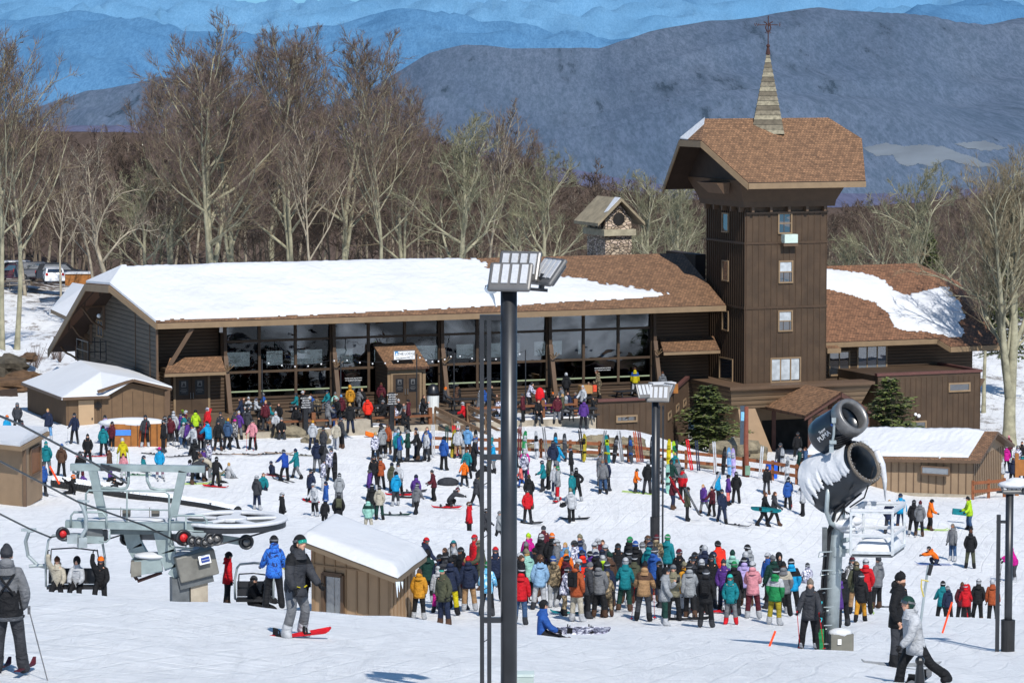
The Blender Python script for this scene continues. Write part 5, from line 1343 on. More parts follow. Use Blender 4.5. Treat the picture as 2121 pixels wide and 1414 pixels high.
m_ = MB(); ins_ = d01.normalized() * .08; m_.quad([tuple(a + ins_ + q * .6 + Vector((0, 0, z0))), tuple(b - ins_ + q * .6 + Vector((0, 0, z0))), tuple(b - ins_ + q * .6 + Vector((0, 0, z1 - .08))), tuple(a + ins_ + q * .6 + Vector((0, 0, z1 - .08)))]); m_.build('door_glass', GLASSL, dw)
rA = at(622, 1118, 96.6); rB = at(823, 1197, 94.6); rC = at(884, 1166, 98.8); rD = Vector((rA.x + rC.x - rB.x, rA.y + rC.y - rB.y, rA.z + .02))
rC.z = rB.z + .02
m_ = MB(); m_.slab([rA, rB, rC, rD], .17); m_.build('roof', mat('hut_fascia', srgb(120, 104, 84), .7, .1, 2), hu)
g = MB(); N1, N2 = 26, 20
for j in range(N2 + 1):
 for i in range(N1 + 1):
  s, t_ = i / N1, j / N2; p = (rA * (1 - s) + rB * s) * (1 - t_) + (rD * (1 - s) + rC * s) * t_
  e = min(s, 1 - s, t_, 1 - t_); h = .30 * (1 - max(0, 1 - e / .09) ** 2.4) + .03 * noise.noise(Vector((s * 3, t_ * 3, 1)))
  o = (p - (rA + rC) / 2); o.z = 0; g.v.append(tuple(p + o * .012 + Vector((0, 0, h + .01))))
g.f = [[j * (N1 + 1) + i, j * (N1 + 1) + i + 1, (j + 1) * (N1 + 1) + i + 1, (j + 1) * (N1 + 1) + i] for j in range(N2) for i in range(N1)]; g.m = [0] * len(g.f); g.uv = [None] * len(g.f)
g.build('roof_snow', SNOW, hu, smooth=True)
ICE = mat('ice', (.75, .82, .88), .15, .08, 9, 0, 0, .6)
m_ = MB()
for k, (dx, l) in enumerate(((0, .45), (.06, .3), (.15, .2))): m_.tube([rB + Vector((dx - .02, .02, -.1)), rB + Vector((dx, .03, -.1 - l))], [.035, .006], 6)
m_.build('icicle', ICE, hu)
# ================================================================= ski school building with snowy roof, right
rn_ = thing('rental_building', 'long low tan batten building with snow-covered roof at the right, behind the snow guns', 'building', at(1900, 1020, 187))
f0 = at(1738, 1000, 185.6); f1 = at(2016, 1028, 184.5); f2 = at(2078, 1010, 191.0)
zt_ = at(2016, 950, 184.5).z + .1; zg = min(gz(f0.x, f0.y), gz(f1.x, f1.y)) - .6
f3 = Vector((f0.x + f2.x - f1.x, f0.y + f2.y - f1.y, 0))
rg = (Vector((f1.x, f1.y, 0)) + Vector((f2.x, f2.y, 0))) / 2; rgz = at(2046, 893, rg.y).z
m_ = MB(); quadwall(m_, f0, f1, zg, zt_); quadwall(m_, f3, f0, zg, zt_); quadwall(m_, f2, f3, zg, zt_)
m_.add([(f1.x, f1.y, zg), (f2.x, f2.y, zg), (f2.x, f2.y, zt_), (rg.x, rg.y, rgz - .15), (f1.x, f1.y, zt_)], [(0, 1, 2, 3, 4)])
m_.build('wall', mat('rental_board', srgb(138, 116, 92), .7, .08, 2), rn_)
m_ = MB(); face_battens(m_, f0.xy, f1.xy, zg, zt_ - .1, .4, .03, .05); face_battens(m_, f1.xy, f2.xy, zg, zt_ - .1, .4, .03, .05); m_.build('batten', TRIMD, rn_)
m_ = MB(); q = Vector((0, -.05, 0)); dz = at(1850, 1010, 185).z;
zb2 = at(1980, 1028, 185).z
m_.bar((f0.x, f0.y - .06, zb2 + .1), (f1.x, f1.y - .06, zb2 + .0), .1, .35); m_.build('foundation', CONC, rn_)
m_ = MB(); ro = Vector((f0.x - f1.x, f0.y - f1.y, 0)).normalized(); ra = Vector((rg.x, rg.y, rgz)) - ro * .5; rb = ra + ro * 9.7
ou = Vector((f1.x - rg.x, f1.y - rg.y, 0)).normalized(); ea = Vector((f1.x, f1.y, zt_ - .12)) + ou * .55 - ro * .5; eb = ea + ro * 9.7
ou2 = -ou; ga = Vector((f2.x, f2.y, zt_ - .12)) + ou2 * .55 - ro * .5; gb = ga + ro * 9.7
hx = ro
def rp4(mb, P, mi):
 n = (P[1] - P[0]).cross(P[2] - P[0]).normalized()
 if n.z < 0: P = P[::-1]; n = -n
 h1 = Vector((0, 0, 1)).cross(n).normalized(); h2 = n.cross(h1); uv = [((p - P[0]).dot(h1), (p - P[0]).dot(h2)) for p in P]
 mb.slab(P, .16, mi, 1, uv)
rp4(m_, [ea, ra, rb, eb], 0); rp4(m_, [ga, ra, rb, gb], 0); m_.build('roof', [SHING, TRIMD], rn_)
inset = -ro * -.7
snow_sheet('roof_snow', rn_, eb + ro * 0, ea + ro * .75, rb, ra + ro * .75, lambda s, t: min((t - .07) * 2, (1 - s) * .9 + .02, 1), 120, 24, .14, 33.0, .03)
m_ = MB(); hold = at(1940, 970, 184.9)
p0 = at(1908, 972, 184.7); p1 = at(1965, 976, 184.4); hh = .42
for s in (-1, 1): m_.bar(p0 + Vector((0, -.12, s * hh / 2)), p1 + Vector((0, -.12, s * hh / 2)), .09, .09)
m_.bar(p0 + Vector((0, -.12, -hh / 2)), p0 + Vector((0, -.12, hh / 2)), .09, .09); m_.bar(p1 + Vector((0, -.12, -hh / 2)), p1 + Vector((0, -.12, hh / 2)), .09, .09)
wn = m_.build('window', TRIMD, rn_); m_ = MB(); m_.bar(p0 + Vector((0, -.1, 0)), p1 + Vector((0, -.1, 0)), .03, hh - .06); m_.build('pane', GLASSL, wn)
m_ = MB(); q0 = at(2027, 965, 186.0); q1 = at(2042, 965, 187.7); n_ = Vector((q1.y - q0.y, -(q1.x - q0.x), 0)).normalized() * .04
m_.quad([tuple(q0 + n_ + Vector((0, 0, -1.9))), tuple(q1 + n_ + Vector((0, 0, -1.9))), tuple(q1 + n_ + Vector((0, 0, .1))), tuple(q0 + n_ + Vector((0, 0, .1)))]); m_.build('door', BOARD, rn_)

# ================================================================= fences, racks
RW = mat('rail_wood', srgb(128, 76, 46), .75, .25, 2.5, .2)
def gp(px, py, Y):
 X = at(px, py, Y).x; return Vector((X, Y, gz(X, Y)))
def rail_fence(label, pts, n_posts, group=None, h=1.05):
 t_ = thing('rail_fence', label, 'fence', pts[0], 0, group)
 tot = [0]
 for a, b in zip(pts[:-1], pts[1:]): tot.append(tot[-1] + (b - a).length)
 def along(f):
  d = f * tot[-1]
  for i in range(len(pts) - 1):
   if d <= tot[i + 1] + 1e-6: return pts[i].lerp(pts[i + 1], (d - tot[i]) / (tot[i + 1] - tot[i]))
  return pts[-1]
 for z_ in (.45, .92):
  m_ = MB()
  for a, b in zip(pts[:-1], pts[1:]): m_.bar(a + Vector((0, -.08, z_)), b + Vector((0, -.08, z_)), .06, .17)
  m_.build('rail', RW, t_)
 for k in range(n_posts):
  p = along(k / (n_posts - 1)); m_ = MB(); m_.box(p + Vector((0, .03, h / 2 - .2)), (.15, .15, h + .4), 0); m_.build('post', RW, t_)
 return along
Fa = rail_fence('two-rail timber fence left of the big light pole, hung with skis', [gp(893, 960, 178), gp(1035, 965, 178)], 3)
Fb = rail_fence('long two-rail timber fence lined with parked skis and snowboards right of the big light pole', [gp(1060, 970, 178), gp(1240, 975, 178), gp(1490, 980, 178.5), gp(1600, 990, 178), gp(1700, 1005, 176)], 12)
Fc = rail_fence('short two-rail fence by the door of the long tan building at the right edge', [gp(2015, 1035, 183), gp(2080, 1035, 184.5)], 3)

def rock(c, r, seed, label, name='rock', cat='rock', group=None, mt=ROCK):
 rn = random.Random(seed); m_ = MB(); m_.ball((0, 0, 0), 1, 14, 10);
 off = Vector((rn.random() * 50, rn.random() * 50, rn.random() * 50)); V = []
 for v_ in m_.v:
  p = Vector(v_); q = p + p * (noise.noise(p * 1.3 + off) * .45 + noise.noise(p * 3.1 + off) * .16); q = Vector((round(q.x * 3.2) / 3.2 * .5 + q.x * .5, round(q.y * 3.2) / 3.2 * .5 + q.y * .5, round(q.z * 3.2) / 3.2 * .5 + q.z * .5))
  V.append((c[0] + q.x * r[0], c[1] + q.y * r[1], c[2] + q.z * r[2]))
 m_.v = V; o = m_.build(name, mt); return tag(o, label, cat, group)
rocks = [(1130, 904, 181.5, .9, .3), (1160, 905, 182, .5, .28), (1192, 902, 182, .45, .25), (1237, 904, 182.5, 1.1, .42), (1272, 905, 182.5, .9, .4), (1296, 908, 182.5, .45, .4), (1318, 906, 183, .55, .38), (1325, 920, 181.5, .45, .3), (1225, 940, 180, .4, .2), (1080, 908, 182, .5, .25),
 (1345, 935, 181, .6, .25), (1465, 955, 181, .5, .2)]
for k, (x, y, Y_, a, b) in enumerate(rocks):
 p = at(x, y, Y_); p.z = min(p.z, gz(p.x, Y_) + b * .4); rock(p, (a, .6, b), k, 'flat grey boulder poking out of the snow bank behind the ski fence', 'boulder', 'boulder', 'boulders in the bank behind the ski fence')
p = at(1530, 938, 192); rock((p.x, 192, gz(p.x, 192) + .35), (1.75, .9, .75), 40, 'large low boulder in front of the dark tower entrance where a person sits', 'boulder', 'boulder')
for k, (x, y, w_, lb) in enumerate(((592, 905, .95, 'mossy boulder under a seated person in black left of the concrete block'), (655, 918, .7, 'low boulder half buried in snow right of the seated person'), (505, 893, .5, 'small boulder near the skier in the pink jacket'), (795, 925, .55, 'small rock left of the group in front of the ramp'))):
 p = ground(x, y, 170, 192); rock((p.x, p.y, p.z + .2), (w_, .5, .5), 60 + k, lb, 'boulder', 'boulder')
for k, (x, y, Y_, a, b, lb, mt) in enumerate(((4, 768, 211, 1.5, .9, 'big dark outcrop of rock in the bank at the left edge', ROCK), (48, 783, 210, 1.1, .45, 'brown earth bank right of the dark rock outcrop', DIRT), (60, 740, 213, .6, .25, 'small heap of brown earth above the bank', DIRT), (18, 800, 208, 1.8, .5, 'low strip of bare earth under the rock outcrop', DIRT))):
 p = at(x, y, Y_); rock(p, (a, 1.4, b), 80 + k, lb, 'rock_outcrop' if mt is ROCK else 'earth_bank', 'rock' if mt is ROCK else 'bank', None, mat('dark_outcrop', srgb(74, 68, 58), .9, .5, 2.2, .8) if mt is ROCK else mt)
p = at(15, 818, 205); m_ = MB(); m_.bar(at(-40, 822, 205), at(36, 812, 205.5), .3, .5); tag(m_.build('timber_edging', DARKW), 'dark timber edging at the foot of the bank, left edge', 'edging')

# ================================================================= cars in the far lot
def car(label, px, py, Y, rz, body, L_=4.6, W_=1.85, H_=1.65, suv=True):
 P = at(px, py, Y); P.z = gz(P.x, P.y) if False else P.z
 t_ = thing('parked_car', label, 'car', (P.x, P.y, P.z), rz)
 prof = [(-L_/2, .45), (-L_/2, .95), (-L_/2 + .12, 1.05), (-L_/2 + (.35 if suv else .95), H_ - .04), (-L_/2 + (.8 if suv else 1.5), H_), (L_ * .10, H_), (L_ * .24, 1.08), (L_/2 - .15, .9), (L_/2, .6), (L_/2, .35), (-L_/2, .3)]
 m_ = MB(); n = len(prof)
 for s in (-1, 1):
  for (x, z) in prof:
   ins = .0 if z < 1.05 else .16; m_.v.append((x, s * (W_/2 - ins), z))
 m_.f = [list(range(n)), list(range(n, 2 * n))[::-1]] + [[i, i + n, (i + 1) % n + n, (i + 1) % n] for i in range(n)]; m_.m = [0] * len(m_.f); m_.uv = [None] * len(m_.f)
 o = m_.build('body', body, t_, world=False); bv = o.modifiers.new('soft', 'BEVEL'); bv.width = .06; bv.segments = 3
 for s in (-1, 1):
  m_ = MB(); y_ = s * (W_/2 - .13); m_.quad([(-L_/2 + .6, y_ + s * .03, 1.08), (L_ * .2, y_ + s * .03, 1.08), (L_ * .08, y_ - s * .01, H_ - .1), (-L_/2 + .85, y_ - s * .01, H_ - .1)]); m_.build('side_window', GLASS, t_, world=False)
  for x in (-L_ * .31, L_ * .31):
   m_ = MB(); m_.tube([(x, s * (W_/2 - .24), .33), (x, s * (W_/2 + .01), .33)], .33, 16); w_ = m_.build('wheel', BLACK, t_, world=False)
   m_ = MB(); m_.tube([(x, s * (W_/2 + .012), .33), (x, s * (W_/2 + .03), .33)], .19, 12); m_.build('rim', ALU, w_, world=False)
  m_ = MB(); m_.box((-L_/2 - .01, s * (W_/2 - .2), .92), (.05, .22, .22)); m_.build('tail_light', mat('red_lens', (.4, .02, .02), .3, .1), t_, world=False)
  m_ = MB(); m_.box((L_/2 - .04, s * (W_/2 - .25), .72), (.08, .3, .14)); m_.build('headlight', LEDW, t_, world=False)
 m_ = MB(); m_.quad([(-L_/2 + .1, -W_/2 + .25, 1.1), (-L_/2 + .1, W_/2 - .25, 1.1), (-L_/2 + (.33 if suv else .9), W_/2 - .33, H_ - .1), (-L_/2 + (.33 if suv else .9), -W_/2 + .33, H_ - .1)]); o = m_.build('rear_window', GLASS, t_, world=False); o.location = (-.03, 0, .03)
 return t_
PW_ = mat('white_car_paint', (.75, .76, .78), .25, .03, 1, 0, 0, .6); PD = mat('dark_grey_car_paint', (.05, .055, .07), .22, .1, 1, 0, 0, .7); PM = mat('maroon_car_paint', (.07, .02, .03), .25, .1, 1, 0, 0, .7); PK = mat('black_car_paint', (.012, .014, .018), .2, .1, 1, 0, 0, .7)
car('white off-road car mostly hidden behind the dark cars at the upper left', 18, 584, 318, R(195), PW_, 4.8, 1.9, 2.0)
car('dark estate car parked left of the grey one at the upper left', 32, 583, 309, R(172), PM)
car('dark grey estate car with its rear light showing, middle of the parked row', 82, 580, 306, R(8), PD)
car('white saloon car in front of the dark estate cars', 112, 586, 297, R(100), PW_, 4.5, 1.8, 1.4, False)
car('black car at the right end of the parked row near the forest', 128, 582, 306, R(5), PK)
m_ = MB(); p = at(163, 588, 292); t_ = thing('timber_bin', 'orange timber bin with snow on its lid right of the parked cars', 'bin', p); m_.box(p + Vector((0, 0, .4)), (2.3, 1.2, 1.0), .1); m_.build('box', ORANGEW, t_); m_ = MB(); m_.box(p + Vector((0, 0, .98)), (2.5, 1.4, .14), .1); m_.build('lid_snow', SNOW, t_)
def picnic(label, P, rz, group=None, mt=DARKW, w_=1.9):
 t_ = thing('picnic_table', label, 'picnic table', P, rz, group)
 m_ = MB(); m_.box((0, 0, .74), (w_, .75, .06)); m_.build('table_top', mt, t_, world=False)
 for s in (-1, 1):
  m_ = MB(); m_.box((0, s * .72, .44), (w_, .27, .05)); m_.build('bench_seat', mt, t_, world=False)
 for x in (-w_ * .36, w_ * .36):
  m_ = MB()
  for s in (-1, 1): m_.bar((x, s * .2, .71), (x, s * .5, 0), .06, .09)
  m_.bar((x, -.8, .40), (x, .8, .40), .06, .07); m_.bar((x, -.3, .7), (x, .3, .7), .06, .06); m_.build('leg_frame', mt, t_, world=False)
 return t_
picnic('weathered picnic table on the snow below the parked cars', at(38, 600, 268), .2, None, mat('grey_weathered', srgb(120, 112, 104), .9, .2))
IRON = mat('black_mesh', (.02, .02, .022), .5, .2)
def TF(px, py): q = zsol(px, py, ZF); return L(q[0], q[1], ZF + .005)
PT = []
for k, (x, y, lb) in enumerate(((530, 862, 'between the two leftmost window bays'), (632, 868, 'behind the left black sign post'), (720, 872, 'behind the concrete block'), (790, 866, 'left of the vestibule doors'), (960, 852, 'by the man in the orange hat'), (1060, 860, 'behind the tall light pole'), (1130, 862, 'with a red coat thrown over it'), (1205, 850, 'under the cardboard box'), (1205, 872, 'of the man in a navy shirt'), (1300, 835, 'on the deck right of the man in camouflage'))):
 P = TF(x, y); PT.append(P); picnic('black metal picnic table ' + lb, P, TH + (.2 if k % 2 else -.15), 'black picnic tables on the terrace', IRON, 1.7)
P = TF(897, 855); t_ = thing('trash_can', 'white trash can with a black domed lid right of the vestibule doors', 'bin', P)
m_ = MB(); m_.tube([P, P + Vector((0, 0, 1.05))], [.33, .36], 16); m_.build('drum', mat('white_bin', (.7, .72, .7), .5, .06), t_); m_ = MB(); m_.tube([P + Vector((0, 0, 1.05)), P + Vector((0, 0, 1.2)), P + Vector((0, 0, 1.55)), P + Vector((0, 0, 1.7))], [.38, .38, .3, .1], 16); m_.build('lid', BLACK, t_, smooth=True)
for k, (x, y, lb) in enumerate(((627, 892, 'black notice post with white lettering left of the concrete block'), (805, 884, 'black notice post with white lettering left of the ramp'))):
 q = zsol(x, y, ZF); P = L(q[0], VT - .55, ZF - .35); t_ = thing('notice_post', lb, 'sign', P)
 m_ = MB(); m_.box(P + Vector((0, 0, 1.15)), (.26, .26, 2.4), TH); m_.build('post', BLACK, t_)
 m_ = MB(); m_.box(P + Vector((0, 0, 1.95)), (.40, .05, .75), TH); m_.add([], []); o = m_.build('panel', BLACK, t_); o.location = (0, 0, 0)
 for i, w_ in enumerate(('GUESTS ONLY', 'BEYOND', 'THIS POINT', 'NO FOOD', 'THANK YOU')):
  text_mb(w_, .1, WHITE, Matrix.Translation(P + Vector((SU * .155, -CU * .155, 2.24 - i * .13))) @ MT, 'panel_lettering', t_, .003)
 m_ = MB(); m_.box(P + Vector((0, 0, .0)), (.8, .7, .35), TH); m_.build('base', CONC, t_)
P = L(*zsol(1204, 835, ZF)[:2], ZF + 1.18)
m_ = MB(); m_.box(at(1212, 806, P.y), (.75, .5, .48), TH); tag(m_.build('cardboard_box', mat('cardboard', srgb(176, 134, 84), .8, .08)), 'brown cardboard box on the picnic table by the man in camouflage', 'box')
m_ = MB(); m_.box(at(1231, 804, P.y), (.24, .2, .38), TH); tag(m_.build('drink_carton', mat('orange_print', srgb(220, 80, 50), .6, .4, 9)), 'small orange and white carton beside the cardboard box', 'carton')
m_ = MB(); c_ = at(1118, 816, PT[6].y); m_.ball(c_ + Vector((0, 0, -.1)), (.28, .25, .5), 9, 7); tag(m_.build('red_coat', mat('red_cloth', srgb(205, 20, 30), .9, .2)), 'bright red coat draped on a terrace table', 'coat')
P = at(1372, 806, 199); t_ = thing('planter', 'grey planter box with orange timber ends and snow on top, behind the second light pole', 'planter', P)
m_ = MB(); m_.box(P + Vector((-.3, 0, .05)), (1.2, .8, .5), TH); m_.build('box', mat('slate_grey', (.22, .22, .23), .6), t_); m_ = MB(); m_.box(P + Vector((.55, .2, .05)), (.5, .8, .55), TH); m_.build('end_panel', ORANGEW, t_); m_ = MB(); m_.box(P + Vector((0, .1, .36)), (1.5, .7, .1), TH); m_.build('snow_cap', SNOW, t_)
for k, x in enumerate((525, 709, 890, 980, 1155)):
 P = L(zsol(x, 868, ZF)[0], -4.5, ZF); m_ = MB(); m_.tube([P, P + Vector((0, 0, 3.6))], .035, 6); m_.tube([P, P + Vector((0, 0, .15))], .3, 12)
 tag(m_.build('string_light_pole', BLACKM), 'slim black pole holding festoon lights on the terrace', 'pole', 'slim festoon-light poles along the terrace')
m_ = MB(); bl_ = MB()
pts_ = [L(zsol(x, 868, ZF)[0], -4.5, ZF + 3.55) for x in (525, 709, 890, 980, 1155)]
for a, b in zip(pts_[:-1], pts_[1:]):
 pp = [a.lerp(b, i / 12) - Vector((0, 0, .35 * math.sin(PI * i / 12))) for i in range(13)]; m_.tube(pp, .012, 3)
 for p in pp[1:-1:2]: bl_.ball(p - Vector((0, 0, .1)), .05, 6, 4)
t_ = thing('festoon_lights', 'string of small bulbs sagging between the slim terrace poles', 'string lights', pts_[0]); m_.build('wire', BLACK, t_); bl_.build('bulbs', WHITE, t_)
P = ground(252, 898, 175, 190); P = gp(250, 905, 178); t_ = thing('ski_counter', 'orange pine counter with snow on top and a blue notice, skis leaning on its left', 'counter', P)
c_ = at(272, 915, 179.5); c_.z = gz(c_.x, c_.y); m_ = MB(); m_.box(c_ + Vector((.4, 0, .55)), (3.0, 1.2, 1.3), .05); m_.build('box', ORANGEW, t_)
m_ = MB();
for i in range(9): m_.box(c_ + Vector((-1.0 + i * .35, -.61, .55)), (.03, .02, 1.3), .05)
m_.build('board_joints', DARKW, t_)
m_ = MB(); m_.box(c_ + Vector((-.5, -.66, .75)), (1.1, .04, .3), .05); m_.build('notice', mat('blue_notice', srgb(70, 130, 210), .5, .1), t_)
m_ = MB(); m_.ball(c_ + Vector((.1, .1, 1.18)), (1.9, .75, .3), 18, 8); o_ = m_.build('snow_cap', SNOW, t_, smooth=True)
def pipe(label, pts, r, rib=.055):
 m_ = MB(); P = []; rs = []
 tot = sum((b - a).length for a, b in zip(pts[:-1], pts[1:])); n = int(tot / rib)
 for i in range(n):
  f = i / (n - 1) * (len(pts) - 1); k = min(int(f), len(pts) - 2); P.append(pts[k].lerp(pts[k + 1], f - k)); rs.append(r * (1.0 if i % 2 else .88))
 m_.tube(P, rs, 14)
 t, b = None, None
 return tag(m_.build('drain_pipe', PIPEM, smooth=False), label, 'pipe')
PIPEM, t, b = newmat('black_corrugated_snowy')
ge = nd(t, "ShaderNodeNewGeometry"); sp = nd(t, "ShaderNodeSeparateXYZ"); t.links.new(ge.outputs['Normal'], sp.inputs[0])
f = math_n(t, 'ADD', sp.outputs[2], math_n(t, 'MULTIPLY', noise_n(t, coords(t, scale=(3, .6, 1)), 2.2, 4, .7), .9))
t.links.new(mixc(t, ramp(t, f, [(1.27, 0), (1.32, 1)] if False else [(0.86, 0), (0.95, 1)]), (.012, .013, .015), (.7, .73, .77)), b.inputs['Base Color'])
b.inputs['Roughness'].default_value = .5
g1 = [gp(x, y, Y_) + Vector((0, 0, .22)) for x, y, Y_ in ((112, 1015, 163.5), (200, 1022, 162.3), (235, 1027, 161.6))]
pipe('black corrugated drain pipe dusted with snow, left and largest piece beyond the chairlift', g1, .34)
g1 = [gp(x, y, Y_) + Vector((0, 0, .16)) for x, y, Y_ in ((232, 1028, 161.6), (300, 1036, 160.3), (370, 1042, 158.6))]
pipe('black corrugated drain pipe, middle piece beyond the chairlift', g1, .28)
g1 = [gp(x, y, Y_) + Vector((0, 0, .14)) for x, y, Y_ in ((372, 1042, 158.6), (430, 1050, 157.0), (492, 1058, 155.2))]
pipe('black corrugated drain pipe, right and thinnest piece ending above the bullwheel', g1, .25)
P = gp(1598, 985, 179.5); m_ = MB(); m_.tube([P, P + Vector((0, 0, .3)), P + Vector((0, 0, .6)), P + Vector((0, 0, .88))], [.31, .33, .33, .3], 16); tag(m_.build('blue_barrel', BLUEP), 'blue plastic barrel behind the rail fence near the porch', 'barrel')
P = at(1740, 1345, 79.5); t_ = thing('utility_cabinet', 'low grey metal cabinet with snow on top at the foot of the snow gun mast', 'cabinet', P); m_ = MB(); m_.box(P + Vector((.02, .2, .12)), (.55, .45, .5), .15); m_.build('cabinet', mat('olive_grey_metal', (.16, .155, .13), .5, .15), t_); m_ = MB(); m_.ball(P + Vector((.02, .2, .37)), (.3, .25, .12), 10, 6); m_.build('snow_cap', SNOW, t_, smooth=True)
m_ = MB(); m_.box(P + Vector((-.02, -.055, .2)), (.09, .02, .13), .15); m_.build('sticker', WHITE, t_)
P = at(1088, 1404, 50); t_ = thing('utility_cabinet', 'pale green-grey cabinet behind the foot of the big light pole, at the bottom edge', 'cabinet', P)
m_ = MB(); m_.box((P.x, 50, P.z - .2), (.25, .3, .5), 0); m_.build('cabinet', mat('pale_green_metal', (.38, .45, .42), .5, .08), t_); m_ = MB(); m_.box((P.x, 50, P.z + .07), (.27, .32, .04), 0); m_.build('lid', mat('pale_green_lid', (.5, .58, .55), .5, .08), t_)
for k, (a, b, Ya, lb) in enumerate((((1606, 1306), (1590, 1347), 78, 'orange marker stick leaning left of the ski patroller'), ((1972, 1246), (1953, 1307), 92, 'orange marker stick leaning in the snow left of the right light pole'), ((646, 1140), (646, 1165), 98, 'orange marker stick behind the lift hut'), ((103, 965), (122, 1000), 160, 'bright orange marker stick leaning by the person in blue near the booth'))):
 m_ = MB(); A = at(*a, Ya); B = at(*b, Ya); m_.tube([A, B + (B - A) * .05], .028 if Ya < 150 else .05, 6); tag(m_.build('marker_stick', ORANGEP), lb, 'marker stick')
P = gp(1547, 985, 180); t_ = thing('timber_post', 'tall leaning reddish timber post at the bend of the rail fence', 'post', P); A = at(1548, 1002, 178); B = at(1546, 842, 178); m_ = MB(); m_.tube([A - Vector((0, 0, .3)), A.lerp(B, .5) + Vector((-.05, 0, 0)), B], [.14, .13, .11], 9); m_.build('pole', mat('reddish_post', srgb(122, 66, 48), .7, .2, 4), t_)
m_ = MB(); m_.box(A + Vector((0, -.16, .75)), (.26, .12, .5)); m_.build('green_bag', mat('sage_green', srgb(110, 140, 120), .7), t_)
P = at(1538, 880, 190); t_ = thing('banner_flag', 'narrow dark feather banner behind the leaning timber post', 'banner', P); m_ = MB(); m_.box(P, (.28, .02, 2.2), .2); m_.build('cloth', mat('dark_banner', srgb(60, 72, 84), .7), t_); m_ = MB(); m_.box(P + Vector((0, -.02, .5)), (.2, .02, .5), .2); m_.build('print', mat('banner_blue', srgb(120, 180, 215), .7, .3, 6), t_)
m_ = MB(); m_.tube([P + Vector((.15, 0, -2)), P + Vector((.15, 0, 1.15))], .02, 5); m_.build('pole', BLACKM, t_)
# ================================================================= light poles
def led_panel(parent, c, rz, rx, w_=.62, h=.5, name='floodlight'):
 M_ = Matrix.Translation(c) @ Euler((0, 0, rz)).to_matrix().to_4x4() @ Euler((rx, 0, 0)).to_matrix().to_4x4()
 m_ = MB(); m_.boxm(M_, (w_, .07, h)); m_.boxm(M_ @ Matrix.Translation((0, .06, 0)), (w_ * .8, .06, h * .8)); o = m_.build(name, ALU, parent)
 bv = o.modifiers.new('soft', 'BEVEL'); bv.width = .03; bv.segments = 2
 m_ = MB()
 for i in range(4):
  m_.boxm(M_ @ Matrix.Translation((w_ * (-.33 + .22 * i), -.042, h * .06)), (w_ * .15, .02, h * .66))
 m_.build('led_strip', LEDW, o)
 return o
def light_pole(label, px, Y, pytop, pybase, r, s, heads, ladder=None, pad=None, snow=False):
 B = at(px, pybase, Y); T = at(px, pytop, Y); t_ = thing('light_pole', label, 'light pole', B)
 m_ = MB(); m_.tube([Vector((B.x, Y, B.z - .5)), Vector((B.x, Y, T.z))], r, 20); m_.build('pole', BLACKM, t_, smooth=True)
 m_ = MB(); m_.bar(Vector((T.x - .05, Y, T.z + .02)), Vector((T.x + s * .9, Y - .02, T.z - .02)), .05, .04); m_.bar(Vector((T.x - s * .55, Y, T.z + .02)), Vector((T.x + .1, Y, T.z + .02)), .05, .05)
 m_.tube([Vector((T.x + s * .75, Y, T.z)), Vector((T.x + s * .8, Y, T.z + .2))], .04, 8); m_.build('cross_arm', BLACKM, t_)
 for (dx, dy, dz, rz, rx, w_, h) in heads: led_panel(t_, Vector((T.x + dx, Y + dy, T.z + dz)), rz, rx, w_, h)
 if ladder:
  x0, x1, y0, y1, br = ladder; m_ = MB()
  a = at(x0, 700, Y).x; b = at(x1, 700, Y).x; z1 = at(x0, y0, Y).z; z0 = at(x0, y1, Y).z
  rr = max(.02, r * .26)
  for x in (a, b): m_.bar((x, Y - .02, z0), (x, Y - .02, z1), rr * 2, rr * 2)
  n = int((z1 - z0) / .7)
  for i in range(n): z_ = z0 + .7 * i + .1; m_.bar((a, Y - .02, z_), (b, Y - .02, z_ + .06), .011, .011)
  for y in br: z_ = at(x0, y, Y).z; m_.bar((a - rr, Y, z_), (B.x, Y, z_), .07, .07)
  m_.build('ladder', BLACKM, t_)
 if pad:
  w_, y0 = pad; z1 = at(px, y0, Y).z; m_ = MB(); m_.tube([(B.x, Y, B.z - .4), (B.x, Y, (B.z + z1) / 2), (B.x, Y, z1)], [w_, w_ * .97, w_], 14); m_.build('pad', mat('black_pad', (.022, .022, .024), .65, .3, 3, .3), t_)
 return t_, T
t_, T = light_pole('tallest black light pole with a ladder rack, dividing the centre of the photo', 1054, 44.5, 598, 1560, .109, .57,
 [(.02, -.1, .16, R(-12), R(-34), .58, .43), (.14, .2, .28, R(-20), R(-24), .58, .43), (.52, .05, .22, R(-62), R(-38), .56, .43)], (998, 1013, 657, 1560, (657, 946, 1283)))
m_ = MB(); c = at(1022, 598, 44.5); m_.ball(c + Vector((-.03, 0, 0)), (.09, .08, .07), 8, 6); m_.tube([c + Vector((-.05, 0, -.02)), c + Vector((.0, 0, -.13)), c + Vector((.03, 0, -.24))], [.035, .02, .004], 6); m_.build('icicle', ICE, t_, smooth=True)
light_pole('second black light pole standing behind the queue, in front of the utility building', 1356, 116, 828, 1225, .118, .6,
 [(-.32, -.1, .32, R(24), R(-30), .66, .55), (.12, -.12, .22, R(-8), R(-30), .78, .62), (.42, .1, .3, R(-55), R(-30), .6, .6)], (1366, 1374, 840, 1200, (840,)), (.165, 1070))
t_, T = light_pole('black light pole with padded foot near the right edge, its snow-capped lamp cut off', 2087, 84, 1020, 1372, .10, .5,
 [(.08, -.05, .1, R(5), R(-60), .5, .3)], (2071, 2075, 1065, 1372, (1080,)), (.178, 1283))
m_ = MB(); m_.ball(T + Vector((.15, .05, .2)), (.4, .3, .1), 10, 6); m_.ball(T + Vector((.25, .1, .27)), (.3, .25, .1), 10, 6); m_.build('snow_cap', SNOW, t_, smooth=True)

